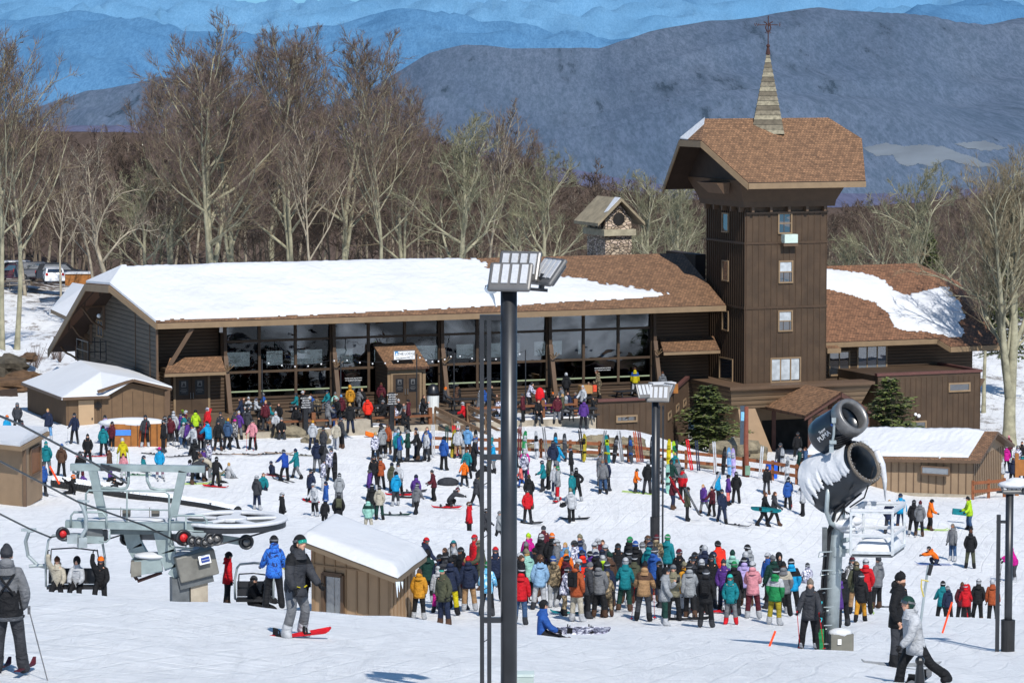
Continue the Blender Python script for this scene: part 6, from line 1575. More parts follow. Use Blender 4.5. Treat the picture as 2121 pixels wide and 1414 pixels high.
# ================================================================= snow guns on a galvanised mast
Yg = 80.0
def G(px, py, dy=0): return at(px, py, Yg + dy)
mt_ = thing('snowgun_mast', 'galvanised steel mast with rungs, hoses and a snowy work basket holding the snow guns', 'mast', G(1725, 1345))
m_ = MB(); m_.tube([G(1717, 1375), G(1727, 1180), G(1735, 1075), G(1738, 1010)], [.19, .185, .175, .17], 18); m_.build('mast', GALV, mt_, smooth=True)
m_ = MB(); m_.tube([G(1733, 1150), G(1734, 1130)], .21, 18); m_.tube([G(1728, 1185), G(1728, 1180)], .2, 18); m_.build('mast_flange', GALV, mt_)
m_ = MB()
m_.tube([G(1703, 1372, -.15), G(1710, 1200, -.15), G(1720, 1100, -.2), G(1732, 1055, -.3), G(1780, 1010, -.35)], .035, 8)
m_.tube([G(1698, 1345, -.1), G(1704, 1200, -.1), G(1712, 1110, -.2), G(1730, 1060, -.25), G(1790, 1000, -.3)], .04, 8)
m_.tube([G(1705, 1380, -.25), G(1716, 1110, -.28), G(1750, 1050, -.3), G(1785, 1020, -.3)], .02, 6)
m_.build('hoses', BLACK, mt_, smooth=True)
m_ = MB()
for k in range(6):
 y = 1150 + k * 38; a = G(1716 if k % 2 else 1712, y, -.22); m_.tube([a, a + Vector((-.2, -.05, -.03)), a + Vector((-.18, -.12, .1)), a + Vector((.12, -.15, .12))], .016, 5)
m_.build('rungs', GALV, mt_)
m_ = MB(); m_.box(G(1708, 1118, -.25), (.11, .15, .6)); m_.build('junction_box', GALVD, mt_)
m_ = MB(); m_.tube([G(1716, 1000, -.5), G(1713, 1040, -.5), G(1712, 1060, -.45), G(1720, 1082, -.4), G(1735, 1092, -.2), G(1748, 1085, 0)], .055, 10); m_.build('yoke', GALV, mt_, smooth=True)
m_ = MB();
for q, r_ in (((1745, 1084), (.34, .3, .14)), ((1733, 1070), (.16, .16, .2)), ((1770, 1078), (.2, .2, .12)), ((1755, 1095), (.22, .2, .1))): m_.ball(G(*q, -.1), r_, 12, 8)
m_.build('snow_lump', SNOW, mt_, smooth=True)
bk = MB(); sn_ = MB()
bp = {'fl': G(1762, 1140, -.9), 'fr': G(1848, 1150, -1.0), 'br': G(1873, 1128, .4), 'bl': G(1788, 1120, .4)}
tp_ = {k: v_ + Vector((0, 0, 1.0)) for k, v_ in bp.items()}
zf_ = at(1848, 1150, Yg - 1).z
for d_ in (bp,):
 for k in d_: d_[k].z = zf_
for k in tp_: tp_[k].z = zf_ + 1.02
cyc = ['fl', 'fr', 'br', 'bl']
for i in range(4):
 a, b = cyc[i], cyc[(i + 1) % 4]
 for h_, rr in ((1.02, .035), (.45, .028), (.06, .04)): bk.bar(bp[a] + Vector((0, 0, h_)), bp[b] + Vector((0, 0, h_)), rr * 1.6, rr * 1.6)
 bk.bar(bp[a], tp_[a] + Vector((0, 0, .02)), .06, .06)
 sn_.bar(bp[a] + Vector((0, 0, 1.07)), bp[b] + Vector((0, 0, 1.07)), .075, .06); sn_.bar(bp[a] + Vector((0, 0, .49)), bp[b] + Vector((0, 0, .49)), .05, .03)
bo = bk.build('basket_frame', mat('frosty_steel', (.5, .53, .55), .6, .2, 8), mt_)
m_ = MB(); m_.slab([bp['fl'], bp['fr'], bp['br'], bp['bl']], .05); m_.build('basket_floor', GALVD, mt_)
g = MB(); N_ = 12
for j in range(N_ + 1):
 for i in range(N_ + 1):
  s, t2 = i / N_, j / N_; p = (bp['fl'] * (1 - s) + bp['fr'] * s) * (1 - t2) + (bp['bl'] * (1 - s) + bp['br'] * s) * t2; e = min(s, 1 - s, t2, 1 - t2)
  g.v.append(tuple(p + Vector((0, 0, .03 + .3 * min(1, e * 5) ** .6 * (1 + .3 * noise.noise(Vector((s * 4, t2 * 4, 2))))))))
g.f = [[j * (N_ + 1) + i, j * (N_ + 1) + i + 1, (j + 1) * (N_ + 1) + i + 1, (j + 1) * (N_ + 1) + i] for j in range(N_) for i in range(N_)]; g.m = [0] * len(g.f); g.uv = [None] * len(g.f)
g.build('basket_snow', SNOW, mt_, smooth=True)
sn_.build('rail_snow', SNOW, mt_)
m_ = MB(); m_.bar(G(1745, 1120), bp['fl'] + Vector((0, .5, .3)), .12, .1); m_.bar(G(1742, 1140), bp['fl'] + Vector((0, .5, .02)), .1, .1); m_.bar(G(1742, 1090), G(1775, 1075, .2), .08, .08); m_.build('basket_bracket', GALV, mt_)
def ringed(parent, name, a, ax, prof, mt, n=32, mats=None):
 """lathe: prof = [(distance along axis, radius)]"""
 ax = ax.normalized(); x = ax.cross(Vector((0, 0, 1))).normalized(); y = ax.cross(x); m_ = MB()
 for (d, r_) in prof:
  for k in range(n): th = 2 * PI * k / n; m_.v.append(tuple(a + ax * d + (x * math.cos(th) + y * math.sin(th)) * r_))
 for j in range(len(prof) - 1):
  for k in range(n): m_.f.append([j * n + k, j * n + (k + 1) % n, (j + 1) * n + (k + 1) % n, (j + 1) * n + k])
 m_.m = [0] * len(m_.f); m_.uv = [None] * len(m_.f)
 return m_.build(name, mt, parent, smooth=True)
NAVYB = mat('black_gun_paint', (.012, .018, .026), .28, .3, 2, 0, 0, .6)
lg = thing('snow_gun', 'lower black fan snow gun plastered with snow, its round mouth ringed with nozzles', 'snow gun', G(1740, 1000))
mc = G(1788, 958, -.55); ax = (mc - G(1700, 1012, .35)).normalized()
tail = mc - ax * 1.55
ringed(lg, 'barrel', tail, ax, [(-.02, .18), (.0, .52), (.12, .70), (.4, .70), (.9, .60), (1.25, .54), (1.55, .50), (1.57, .47), (1.55, .43), (1.2, .41), (.6, .40), (.3, .2), (.3, .01)], NAVYB)
ringed(lg, 'nozzle_ring', mc, ax, [(-.02, .44), (.0, .53), (.05, .54), (.07, .50), (.06, .455), (.0, .44)], mat('bronze_ring', (.12, .10, .08), .5, .3, 20))
xx = ax.cross(Vector((0, 0, 1))).normalized(); yy = ax.cross(xx); m_ = MB()
for k in range(30): th = 2 * PI * k / 30; m_.ball(mc + ax * .08 + (xx * math.cos(th) + yy * math.sin(th)) * .495, .022, 6, 4)
m_.build('nozzles', ALU, lg)
m_ = MB()
for k in range(5): th = 2 * PI * k / 5; m_.bar(mc - ax * .55, mc - ax * .5 + (xx * math.cos(th) + yy * math.sin(th)) * .4, .16, .02, 0, ax)
m_.ball(mc - ax * .55, .12, 10, 8); m_.build('fan', BLACK, lg)
def shell(parent, a, ax, prof, th0, seed, drip=.5, off=.05, mt=None, nn=150, nm=90, tilt=0.0):
 ax = ax.normalized(); x = ax.cross(Vector((0, 0, 1))).normalized(); y = x.cross(ax).normalized(); m_ = MB()
 D = [p[0] for p in prof]; Rr = [p[1] for p in prof]; val = {}
 for j in range(nm + 1):
  d = D[0] + (D[-1] - D[0]) * j / nm; r_ = float(np.interp(d, D, Rr))
  for k in range(nn + 1):
   th = -PI + 2 * PI * k / nn; lim = th0 + drip * noise.noise(Vector((d * 5.5, seed, .3))) + .4 * drip * noise.noise(Vector((d * 14, seed, 2.3)))
   q = lim - abs(th + tilt); val[(j, k)] = q
   h = off * min(1, max(0, q) * 2.2) ** .5 * (1 + .5 * noise.noise(Vector((d * 4, th * 2, seed)))) + .004
   p = a + ax * d + (x * math.sin(th) + y * math.cos(th)) * (r_ + h); m_.v.append(tuple(p))
 for j in range(nm):
  for k in range(nn):
   if val[(j, k)] + val[(j + 1, k)] + val[(j, k + 1)] + val[(j + 1, k + 1)] > 0: m_.f.append([j * (nn + 1) + k, j * (nn + 1) + k + 1, (j + 1) * (nn + 1) + k + 1, (j + 1) * (nn + 1) + k])
 m_.m = [0] * len(m_.f); m_.uv = [None] * len(m_.f)
 return m_.build('snow_crust', mt or SNOW, parent, smooth=True)
shell(lg, tail, ax, [(-.03, .2), (0, .53), (.12, .71), (.4, .71), (.9, .61), (1.25, .55), (1.5, .515)], 1.45, 3.3, .6, .07, tilt=-.35)
m_ = MB(); e = mc + xx * .5 if (mc + xx * .5).x > mc.x else mc - xx * .5
m_.tube([e + Vector((.0, 0, .25)), e + Vector((.12, 0, -.1)), e + Vector((.2, 0, -.45)), e + Vector((.22, 0, -.95))], [.08, .1, .06, .008], 8); m_.build('icicle', SNOW, lg, smooth=True)
m_ = MB(); m_.tube([G(1810, 965, -.6), G(1800, 1000, -.6), G(1790, 1030, -.5), G(1760, 1050, -.4)], .02, 6)
for k in range(5): m_.tube([mc + xx * (-.4 + .2 * k) - ax * .2 - yy * .45 * (1 if yy.z > 0 else -1), mc - ax * (.6 + k * .1) - Vector((0, 0, .62)), G(1745 + k * 5, 1065, -.4)], .014, 5)
m_.build('cables', BLACK, lg)
ug = thing('snow_gun', 'upper navy-black fan snow gun with a bare metal mouth ring, tipped upwards', 'snow gun', G(1735, 885))
mc2 = G(1764, 862, -.5); ax2 = (mc2 - G(1708, 905, .2)).normalized(); tail2 = mc2 - ax2 * 1.2
ringed(ug, 'barrel', tail2, ax2, [(-.02, .1), (.0, .38), (.1, .47), (.3, .48), (.7, .44), (1.0, .41), (1.04, .36), (.6, .32), (.3, .1), (.3, .01)], NAVYB)
ringed(ug, 'mouth_ring', mc2 - ax2 * .22, ax2, [(0, .41), (.02, .46), (.2, .46), (.30, .44), (.32, .37), (.22, .33), (.05, .33)], mat('worn_metal', (.2, .195, .19), .4, .2, 6, 0, .5))
m_ = MB(); xx2 = ax2.cross(Vector((0, 0, 1))).normalized(); yy2 = ax2.cross(xx2)
for k in range(5): th = 2 * PI * k / 5; m_.bar(mc2 - ax2 * .5, mc2 - ax2 * .46 + (xx2 * math.cos(th) + yy2 * math.sin(th)) * .33, .13, .02, 0, ax2)
m_.build('fan', BLACK, ug)
m_ = MB()
for k in range(9): a = G(1738, 900, -.35).lerp(G(1750, 935, -.3), k / 8); m_.tube([a, a + Vector((.01, 0, -.03))], [.30 - .012 * k, .28 - .012 * k], 14)
m_.build('bellows', BLACK, ug)
m_ = MB(); m_.tube([G(1728, 868, -.75), G(1727, 900, -.75), G(1722, 925, -.7)], .03, 8); m_.box(G(1727, 870, -.78), (.1, .1, .12)); m_.box(G(1725, 915, -.75), (.16, .12, .08)); m_.box(G(1722, 928, -.7), (.1, .1, .18)); m_.build('valve', GALV, ug)
m_ = MB(); m_.bar(G(1766, 893, -.3), G(1752, 898, -.3), .2, .12); m_.build('motor_housing', ALU, ug)
m_ = MB(); m_.tube([G(1738, 925, 0), G(1738, 1000, 0)], .15, 12); m_.build('swivel', GALVD, ug)
m_ = MB(); m_.tube([G(1788, 948, .3), G(1789, 912, .3)], .1, 10); m_.build('stub_pipe', mat('frosty_pipe', (.6, .63, .66), .6, .15, 8), ug)
sd_ = Vector((0, -1, 0)); sd_ = (sd_ - ax2 * sd_.dot(ax2)).normalized(); upv = ax2.cross(sd_) ;
if upv.z < 0: upv = -upv
nrm_ = (sd_ + upv * .25).normalized(); vert = (upv - nrm_ * upv.dot(nrm_)).normalized(); xa = vert.cross(nrm_)
M_ = Matrix((xa, vert, nrm_)).transposed().to_4x4()
M_.translation = tail2 + ax2 * .55 + nrm_ * .478 ; text_mb('PUMA', .17, WHITE, M_, 'lettering', ug, .003)
M_ = M_.copy(); M_.translation = tail2 + ax2 * .60 + nrm_ * .474 + vert * .13; text_mb('Super', .10, WHITE, M_, 'lettering', ug, .003)
m_ = MB(); q = tail2 + ax2 * .95 + nrm_ * .47 + vert * .1; m_.bar(q - vert * .03, q + vert * .03, .05, .01, 0, nrm_); m_.build('sticker', mat('blue_sticker', srgb(40, 90, 170), .5), ug)
ln = thing('hydrant', 'steel hydrant lance with a yellow hose standing behind the bearded man', 'hydrant', at(1918, 1300, 75));
m_ = MB(); a = at(1912, 1250, 75); b = at(1923, 1170, 75); m_.tube([a - (b - a) * .6, b], .03, 8); m_.build('lance', GALV, ln)
m_ = MB(); a = at(1929, 1168, 75); b = at(1923, 1190, 75); m_.tube([a, b], .055, 8); m_.build('valve', BLACK, ln)
m_ = MB(); m_.tube([at(1923, 1203, 74.8), at(1909, 1200, 74.8), at(1908, 1215, 74.8), at(1913, 1235, 74.8)], .02, 6); m_.build('hose', mat('yellow_hose', srgb(200, 180, 90), .6), ln)

# ================================================================= chairlift terminal
Yl = 97.0
def C(px, py, dy=0): return at(px, py, Yl + dy)
lt = thing('lift_terminal', 'grey steel chairlift terminal with snow-covered bullwheel on a concrete pillar', 'chairlift', C(390, 1250))
PG = mat('terminal_grey_paint', (.27, .33, .33), .45, .18, 3, .1, .2)
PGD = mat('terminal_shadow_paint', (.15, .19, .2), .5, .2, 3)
def beam(name, a, b, w_, h, mt=PG, parent=lt):
 m_ = MB(); m_.bar(a, b, w_, h); return m_.build(name, mt, parent)
m_ = MB(); m_.box(C(408, 1235) + Vector((0, 0, -.4)), (.5, .9, 2.2), .25); m_.build('pillar', CONC, lt)
m_ = MB(); m_.box(C(372, 1235, -.3) + Vector((0, 0, -.4)), (.5, .5, 1.9), .25); m_.build('pillar_block', DARKW if False else GALVD, lt)
m_ = MB(); m_.box(C(402, 1165), (1.15, 1.3, .75), .25, 0, 0, R(-12)); o = m_.build('head_box', mat('weathered_plate', (.17, .165, .145), .5, .25, 3, .1), lt); bv = o.modifiers.new('soft', 'BEVEL'); bv.width = .04; bv.segments = 2
m_ = MB(); m_.box(C(400, 1194), (1.0, 1.1, .35), .25, 0, 0, R(-12)); m_.build('saddle', GALVD, lt)
m_ = MB(); cs = C(424, 1158, -.72); m_.box(cs, (.34, .02, .26), .25, 0, 0, R(-12)); so2 = m_.build('nameplate', WHITE, lt)
m_ = MB(); m_.box(cs + Vector((.02, -.015, 0)), (.24, .02, .14), .25, 0, 0, R(-12)); m_.build('nameplate_panel', mat('plate_blue', srgb(30, 60, 140), .5, .05), so2)
text_mb('doppelmayr', .045, WHITE, Matrix.Translation(cs + Vector((.025, -.032, 0))) @ Matrix.Rotation(.25, 4, 'Z') @ Matrix.Rotation(R(-12), 4, 'Y') @ Matrix.Rotation(PI / 2, 4, 'X'), 'nameplate_lettering', so2, .002)
def neck(name, pts, w_):
 m_ = MB()
 for a, b in zip(pts[:-1], pts[1:]): m_.bar(a, b + (b - a) * .06, w_, w_ * 1.3)
 return m_.build(name, PG, lt)
neck('support_arm', [C(336, 1098, -.2), C(345, 1140, -.2), C(358, 1172, -.2), C(382, 1188, -.2)], .36)
neck('support_arm', [C(272, 1098, .2), C(280, 1130, .2), C(296, 1158, .2), C(330, 1165, .2)], .34)
m_ = MB(); m_.box(C(305, 1170, -.1), (.85, .6, .42), .1, 0, 0, R(-8)); m_.build('drive_housing', PG, lt); m_ = MB(); m_.box(C(282, 1178, -.4), (.3, .1, .45), .1); m_.build('end_plate', mat('olive_grey_plate', (.2, .19, .16), .5, .2), lt)
m_ = MB(); m_.tube([C(275, 1160, -.3), C(273, 1185, -.3), C(284, 1200, -.3)], .05, 8); m_.tube([C(285, 1203, -.3), C(335, 1185, -.3)], .05, 8); m_.build('brake_pipe', RUST, lt)
m_ = MB(); m_.ball(C(315, 1150, -.1), (.55, .4, .1), 12, 6); m_.ball(C(385, 1148), (.55, .5, .13), 12, 6); m_.ball(C(412, 1140, .2), (.35, .4, .1), 12, 6); m_.build('snow_cap', SNOW, lt, smooth=True)
beam('platform_beam', C(136, 1084, -.5), C(352, 1090, -.5), .3, .2)
beam('platform_beam', C(160, 1078, .7), C(360, 1082, .7), .25, .16)
beam('platform_beam', C(352, 1088, -.5), C(440, 1090, -.5), .25, .24)
beam('platform_beam', C(230, 1098, 0), C(345, 1098, 0), .5, .16, PGD)
m_ = MB(); m_.slab([C(148, 1078, -.5), C(350, 1084, -.5), C(355, 1072, .9), C(205, 1070, .9)], .06); o = m_.build('platform_snow', SNOW, lt)
m_ = MB(); m_.ball(C(270, 1076, .1), (1.05, .5, .07), 14, 6); m_.ball(C(185, 1080, -.1), (.5, .4, .07), 14, 6); m_.build('platform_snow', SNOW, lt, smooth=True)
beam('portal_leg', C(192, 972), C(214, 1070), .2, .24); beam('portal_leg', C(379, 975), C(358, 1070), .2, .24)
beam('portal_beam', C(146, 967), C(218, 967), .22, .2); beam('portal_beam', C(216, 967.3), C(424, 971), .2, .19)
m_ = MB(); m_.bar(C(208, 963, -.2), C(250, 974, -.2), .09, .1); m_.box(C(218, 968, -.15), (.25, .15, .16)); m_.build('cable_splice', BLACKM, lt)
m_ = MB(); m_.tube([C(266, 974, .1), C(266, 1000, .1), C(262, 1010, .1), C(250, 1012, .1), C(205, 1010, .1)], .045, 8, 0); m_.tube([C(304, 974, .1), C(305, 995, .1), C(312, 1010, .1), C(330, 1014, .1), C(362, 1014, .1)], .045, 8); m_.tube([C(151, 972, .1), C(152, 978, .1), C(158, 981, .1), C(163, 976, .1)], .04, 6); m_.build('hanger_guide', PG, lt, smooth=True)
def railing(x0, x1, y0, y1, dy, mids=()):
 m_ = MB(); p = [C(x0, y1, dy), C(x0, y0 + 8, dy), C(x0 + 6, y0, dy), C(x1 - 8, y0 + (2 if x1 - x0 > 100 else 0), dy), C(x1, y0 + 10, dy), C(x1 + 1, y1, dy)]
 m_.tube(p, .032, 8)
 for mx in mids: m_.tube([C(mx, y0, dy), C(mx, y1, dy)], .026, 6)
 if y1 - y0 > 50: m_.tube([C(x0, (y0 + y1) / 2 - 3, dy), C(x1, (y0 + y1) / 2 + 1, dy)], .024, 6)
 m_.build('railing', PG, lt, smooth=True)
railing(178, 350, 1015, 1095, -.6, (263,)); railing(147, 220, 1060, 1092, -.7); railing(352, 428, 1067, 1132, -.8, (385,));
m_ = MB(); m_.tube([C(205, 1120, -.6), C(220, 1122, -.6), C(227, 1115, -.6), C(227, 1098, -.6)], .03, 6); m_.tube([C(352, 1095, -.8), C(350, 1120, -.8), C(356, 1132, -.8), C(400, 1136, -.8)], .03, 6); m_.build('foot_rail', PG, lt, smooth=True)
for x in (262, 322): m_ = MB(); m_.box(C(x, 1062, .2), (.22, .2, .18)); m_.bar(C(x - 12, 1050, .2), C(x - 12, 1072, .2), .02, .02); m_.build('lamp_box', mat('taupe_box', (.13, .12, .1), .6), lt)
cw = C(480, 1078, .6); rw = 1.58; N_ = 48
bw_ = MB()
def ringseg(mb, c, r0, r1, z0, z1, n=N_, a0=0, a1=2 * PI, mi=0, fy=1.0):
 base = len(mb.v)
 for k in range(n + 1):
  th = a0 + (a1 - a0) * k / n
  for (r_, z_) in ((r0, z0), (r1, z0), (r1, z1), (r0, z1)): mb.v.append((c.x + math.cos(th) * r_, c.y + math.sin(th) * r_ * fy, c.z + z_))
 for k in range(n):
  for q in range(4): a = base + k * 4 + q; b = base + k * 4 + (q + 1) % 4; mb.f.append([a, b, b + 4, a + 4]); mb.m.append(mi); mb.uv.append(None)
ringseg(bw_, cw, rw - .22, rw, -.16, 0); w_ = bw_.build('bullwheel', BLACKM, lt)
bw_ = MB();
for k in range(5): th = R(15) + 2 * PI * k / 5; bw_.bar(cw + Vector((0, 0, -.05)), cw + Vector((math.cos(th) * (rw - .15), math.sin(th) * (rw - .15), -.05)), .22, .1)
bw_.tube([cw + Vector((0, 0, -.3)), cw + Vector((0, 0, .05))], .3, 16); bw_.build('spokes', GALVD, w_)
bw_ = MB(); ringseg(bw_, cw, rw - .27, rw + .05, .003, .10)
for k in range(5):
 th = R(15) + 2 * PI * k / 5; bw_.bar(cw + Vector((0, 0, .05)), cw + Vector((math.cos(th) * (rw - .2), math.sin(th) * (rw - .2), .05)), .25, .08)
bw_.tube([cw + Vector((0, 0, .0)), cw + Vector((0, 0, .12))], .45, 20); o = bw_.build('wheel_snow', SNOW, w_)
bv = o.modifiers.new('soft', 'BEVEL'); bv.width = .035; bv.segments = 2
beam('wheel_axle_beam', C(440, 1092, .4), C(480, 1092, .6), .3, .14, PGD)
REDP = mat('red_sheave_hub', srgb(190, 30, 34), .5, .1)
def sheave(px, py, r_, dy, red=False):
 c = C(px, py, dy); ax_ = Vector((.45, -1, 0)).normalized(); o = ringed(lt, 'sheave', c, ax_, [(-.06, .01), (-.06, r_ * .9), (-.04, r_), (.0, r_ * .92), (.04, r_), (.06, r_ * .9), (.06, r_ * .72), (.03, r_ * .7), (.03, .01)], BLACKM, 24)
 ringed(o, 'hub', c, ax_, [(.031, r_ * .5), (.065, r_ * .46), (.065, r_ * .3), (.1, r_ * .25), (.1, .01)], REDP if red else ALU, 18)
sheave(380, 1113, .24, -.9, True)
for i, x in enumerate((397, 411, 424)): sheave(x, 1119 + i * 2, .15, -.95)
sheave(436, 1117, .2, -.9); sheave(449, 1115, .19, -.85); sheave(510, 1122, .22, -.4)
sheave(130, 1105, .2, -.9, True); sheave(262, 1115, .2, .6)
beam('sheave_beam', C(385, 1108, -.8), C(450, 1108, -.8), .1, .16, GALV); beam('sheave_beam', C(448, 1113, -.5), C(508, 1122, -.3), .16, .2, PG); beam('sheave_beam', C(285, 1110, .2), C(372, 1112, -.3), .14, .18, GALVD); beam('sheave_beam', C(128, 1112, -.6), C(215, 1118, -.5), .22, .2, PG)
m_ = MB(); m_.box(C(195, 1105, -.3), (.45, .5, .5), .2); m_.box(C(212, 1108, -.2), (.3, .3, .3), .2); m_.build('gearbox', GALVD, lt)
m_ = MB(); m_.box(C(150, 1115, -.8), (.3, .3, .25), .1); m_.box(C(170, 1122, -.8), (.25, .3, .3), .3); m_.build('grip_unit', GALV, lt)
def rope(label, pts, r_=.022):
 m_ = MB(); m_.tube(pts, r_, 6); return tag(m_.build('haul_rope', BLACKM, smooth=True), label, 'cable')
rope('black haul rope coming down from the left edge over the terminal to the sheaves', [at(-160, 740, 66), at(0, 858, 76), at(85, 895, 84), at(230, 975, 91), at(300, 1015, 94)] if False else [at(-100, 820, 78), at(40, 878, 84), at(200, 962, 90), at(262, 1000, 93)], .03)
rope('black haul rope passing behind the terminal platform down to the red sheave', [at(-80, 905, 80), at(0, 955, 84), at(160, 1038, 91), at(300, 1088, 95), at(380, 1128, 96)], .026)
rope('lower haul rope carrying the chair with three riders', [at(-60, 1038, 86), at(0, 1064, 90), at(60, 1094, 95), at(104, 1112, 97), C(130, 1109, -.9)], .026)
rope('haul rope running from the sheave train up to the rim of the bullwheel', [C(392, 1130, -.95), C(450, 1128, -.9), C(508, 1113, -.5), C(560, 1098, .2)], .026)
rope('short haul rope between the gearbox and the arm', [C(208, 1121, -.5), C(255, 1106, -.2)], .022)
def chair(label, cx, cy_seat, Y, w_, topy, hang=True, flip=1):
 a = at(cx, cy_seat, Y); t_ = thing('lift_chair', label, 'lift chair', a); hw_ = w_ / 2; zt_ = at(cx, topy, Y).z - a.z
 m_ = MB()
 for s in (-1, 1):
  m_.tube([a + Vector((s * hw_, .35, -.12)), a + Vector((s * (hw_ + .04), -.1, .0)), a + Vector((s * (hw_ + .05), -.05, zt_ * .55)), a + Vector((s * hw_ * .96, 0, zt_ * .9)), a + Vector((s * hw_ * .8, 0, zt_)), a + Vector((0, 0, zt_ + .04))], .035, 8)
 m_.build('side_frame', GALV, t_, smooth=True)
 m_ = MB(); m_.tube([a + Vector((-hw_ * .82, -.25, zt_ * .75)), a + Vector((0, -.28, zt_ * .78)), a + Vector((hw_ * .82, -.25, zt_ * .72))], .022, 6)
 for s in (-1, 1): m_.tube([a + Vector((s * hw_ * .82, -.25, zt_ * .74)), a + Vector((s * hw_ * .9, -.1, zt_ * .3)), a + Vector((s * hw_ * .95, .1, .25))], .02, 6)
 m_.build('safety_bar', BLACKM, t_, smooth=True)
 m_ = MB(); m_.box(a + Vector((0, -.05, -.03)), (w_, .45, .08)); m_.build('seat', BLACK, t_); m_ = MB(); m_.box(a + Vector((0, .2, .25)), (w_, .06, .45), 0, 0, R(-8)); m_.build('backrest', BLACK, t_)
 return t_, a
ch1, aS = chair('chairlift chair carrying three riders, hung from a bent steel arm', 157, 1212, 97, 1.62, 1108)
m_ = MB(); m_.tube([at(100, 1175, 97.4), at(78, 1170, 97.4), at(58, 1150, 97.4), at(53, 1120, 97.2), at(60, 1100, 97), at(72, 1097, 97)], .055, 10); m_.tube([at(95, 1170, 97.3), at(60, 1172, 97.3)], .05, 8); m_.bar(at(44, 1097, 97), at(75, 1096, 97), .07, .08); m_.build('hanger_arm', GALV, ch1, smooth=False)
ch2, aS2 = chair('empty-topped chairlift chair with two riders in black left of the airborne snowboarder', 527, 1238, 99, 1.05, 1168)
ch3 = thing('lift_chair', 'chair hanger arm on the near side of the terminal above the red sheave', 'lift chair', C(172, 1060, -.9)); m_ = MB(); m_.tube([C(165, 1038, -.9), C(172, 1050, -.9), C(178, 1070, -.9), C(178, 1095, -.9), C(168, 1112, -.9)], .06, 10); m_.bar(C(160, 1036, -.9), C(185, 1038, -.9), .06, .06); m_.build('hanger_arm', GALV, ch3)
# ================================================================= people
CL = dict(black=(24,25,29), navy=(30,42,70), blue=(40,90,170), royal=(24,72,168), sky=(110,165,215), cyan=(10,160,215), teal=(10,130,140), turquoise=(50,200,190), green=(30,140,80), darkgreen=(18,62,54), olive=(82,84,64), yellow=(215,198,20), lime=(185,225,40), mustard=(176,158,44), amber=(214,150,40), orange=(250,120,24), rust=(176,84,44), red=(212,18,34), scarlet=(250,52,30), maroon=(92,26,40), pink=(226,150,160), magenta=(214,20,150), purple=(92,54,140), lilac=(186,170,225), white=(196,199,204), cream=(192,184,166), grey=(122,124,128), palegrey=(158,162,166), charcoal=(60,62,68), brown=(92,66,50), tan=(176,138,98), khaki=(140,134,110), jeans=(60,90,128), mint=(160,215,200), paleblue=(150,190,225), mauve=(140,104,124), coral=(240,120,110), blond=(200,160,100), auburn=(96,60,40), grizzled=(130,120,110), camo=(110,100,84), patterned=(150,150,160))
PATT = {'camo': ((48,42,34),(150,132,104),(92,80,60)), 'patterned': ((230,230,236),(60,62,80),(150,150,170)), 'plaid': ((30,30,32),(190,190,190),(90,90,92)), 'tie-dye': ((110,185,220),(200,230,240),(80,160,205)), 'bluecamo': ((20,70,160),(16,40,96),(40,110,200))}
def cloth(n):
 k = 'cloth_' + n
 if k in _M: return _M[k]
 if n in PATT:
  m, t, b = newmat(k); a, c_, d = [srgb(*q) for q in PATT[n]]; v = coords(t)
  n1 = noise_n(t, v, 9.0, 3, .6, .8); b.inputs['Roughness'].default_value = .85
  t.links.new(ramp(t, n1, [(.40, a), (.47, d), (.53, d), (.58, c_)]), b.inputs['Base Color']); _M[k] = m; return m
 m, t, b = newmat(k); v = coords(t); n1 = noise_n(t, v, 5.0, 5, .6); cc = []
 for q_ in n.split('/'):
  col = srgb(*CL[q_]); cc.append(ramp(t, n1, [(.3, tuple(x * .5 for x in col)), (.7, tuple(min(1, x * .92) for x in col))]))
 if len(cc) == 2:
  sp = nd(t, "ShaderNodeSeparateXYZ"); t.links.new(v, sp.inputs[0]); cc = [mixc(t, math_n(t, 'GREATER_THAN', sp.outputs[2], 1.2), cc[1], cc[0])]
 t.links.new(cc[0], b.inputs['Base Color'])
 b.inputs['Roughness'].default_value = .75; b.inputs['Specular IOR Level'].default_value = .3
 bumpn(t, b, noise_n(t, coords(t, scale=(1, 1, 1.8)), 7.0, 4, .6, .7), .9, .06)
 _M[k] = m; return m
SKIN = mat('skin', srgb(206, 158, 132), .55, .06, 9); SKIN2 = mat('skin_tan', srgb(150, 104, 80), .55, .06, 9); LIPS = mat('lips', srgb(160, 84, 80), .5, .05); EYE = mat('eye', (.03, .025, .02), .3, .1)
LENS = mat('goggle_lens', (.03, .04, .05), .08, .2, 6, 0, 0, .9); LENSC = mat('goggle_lens_green', (.02, .35, .25), .08, .3, 6, 0, .4, .9)

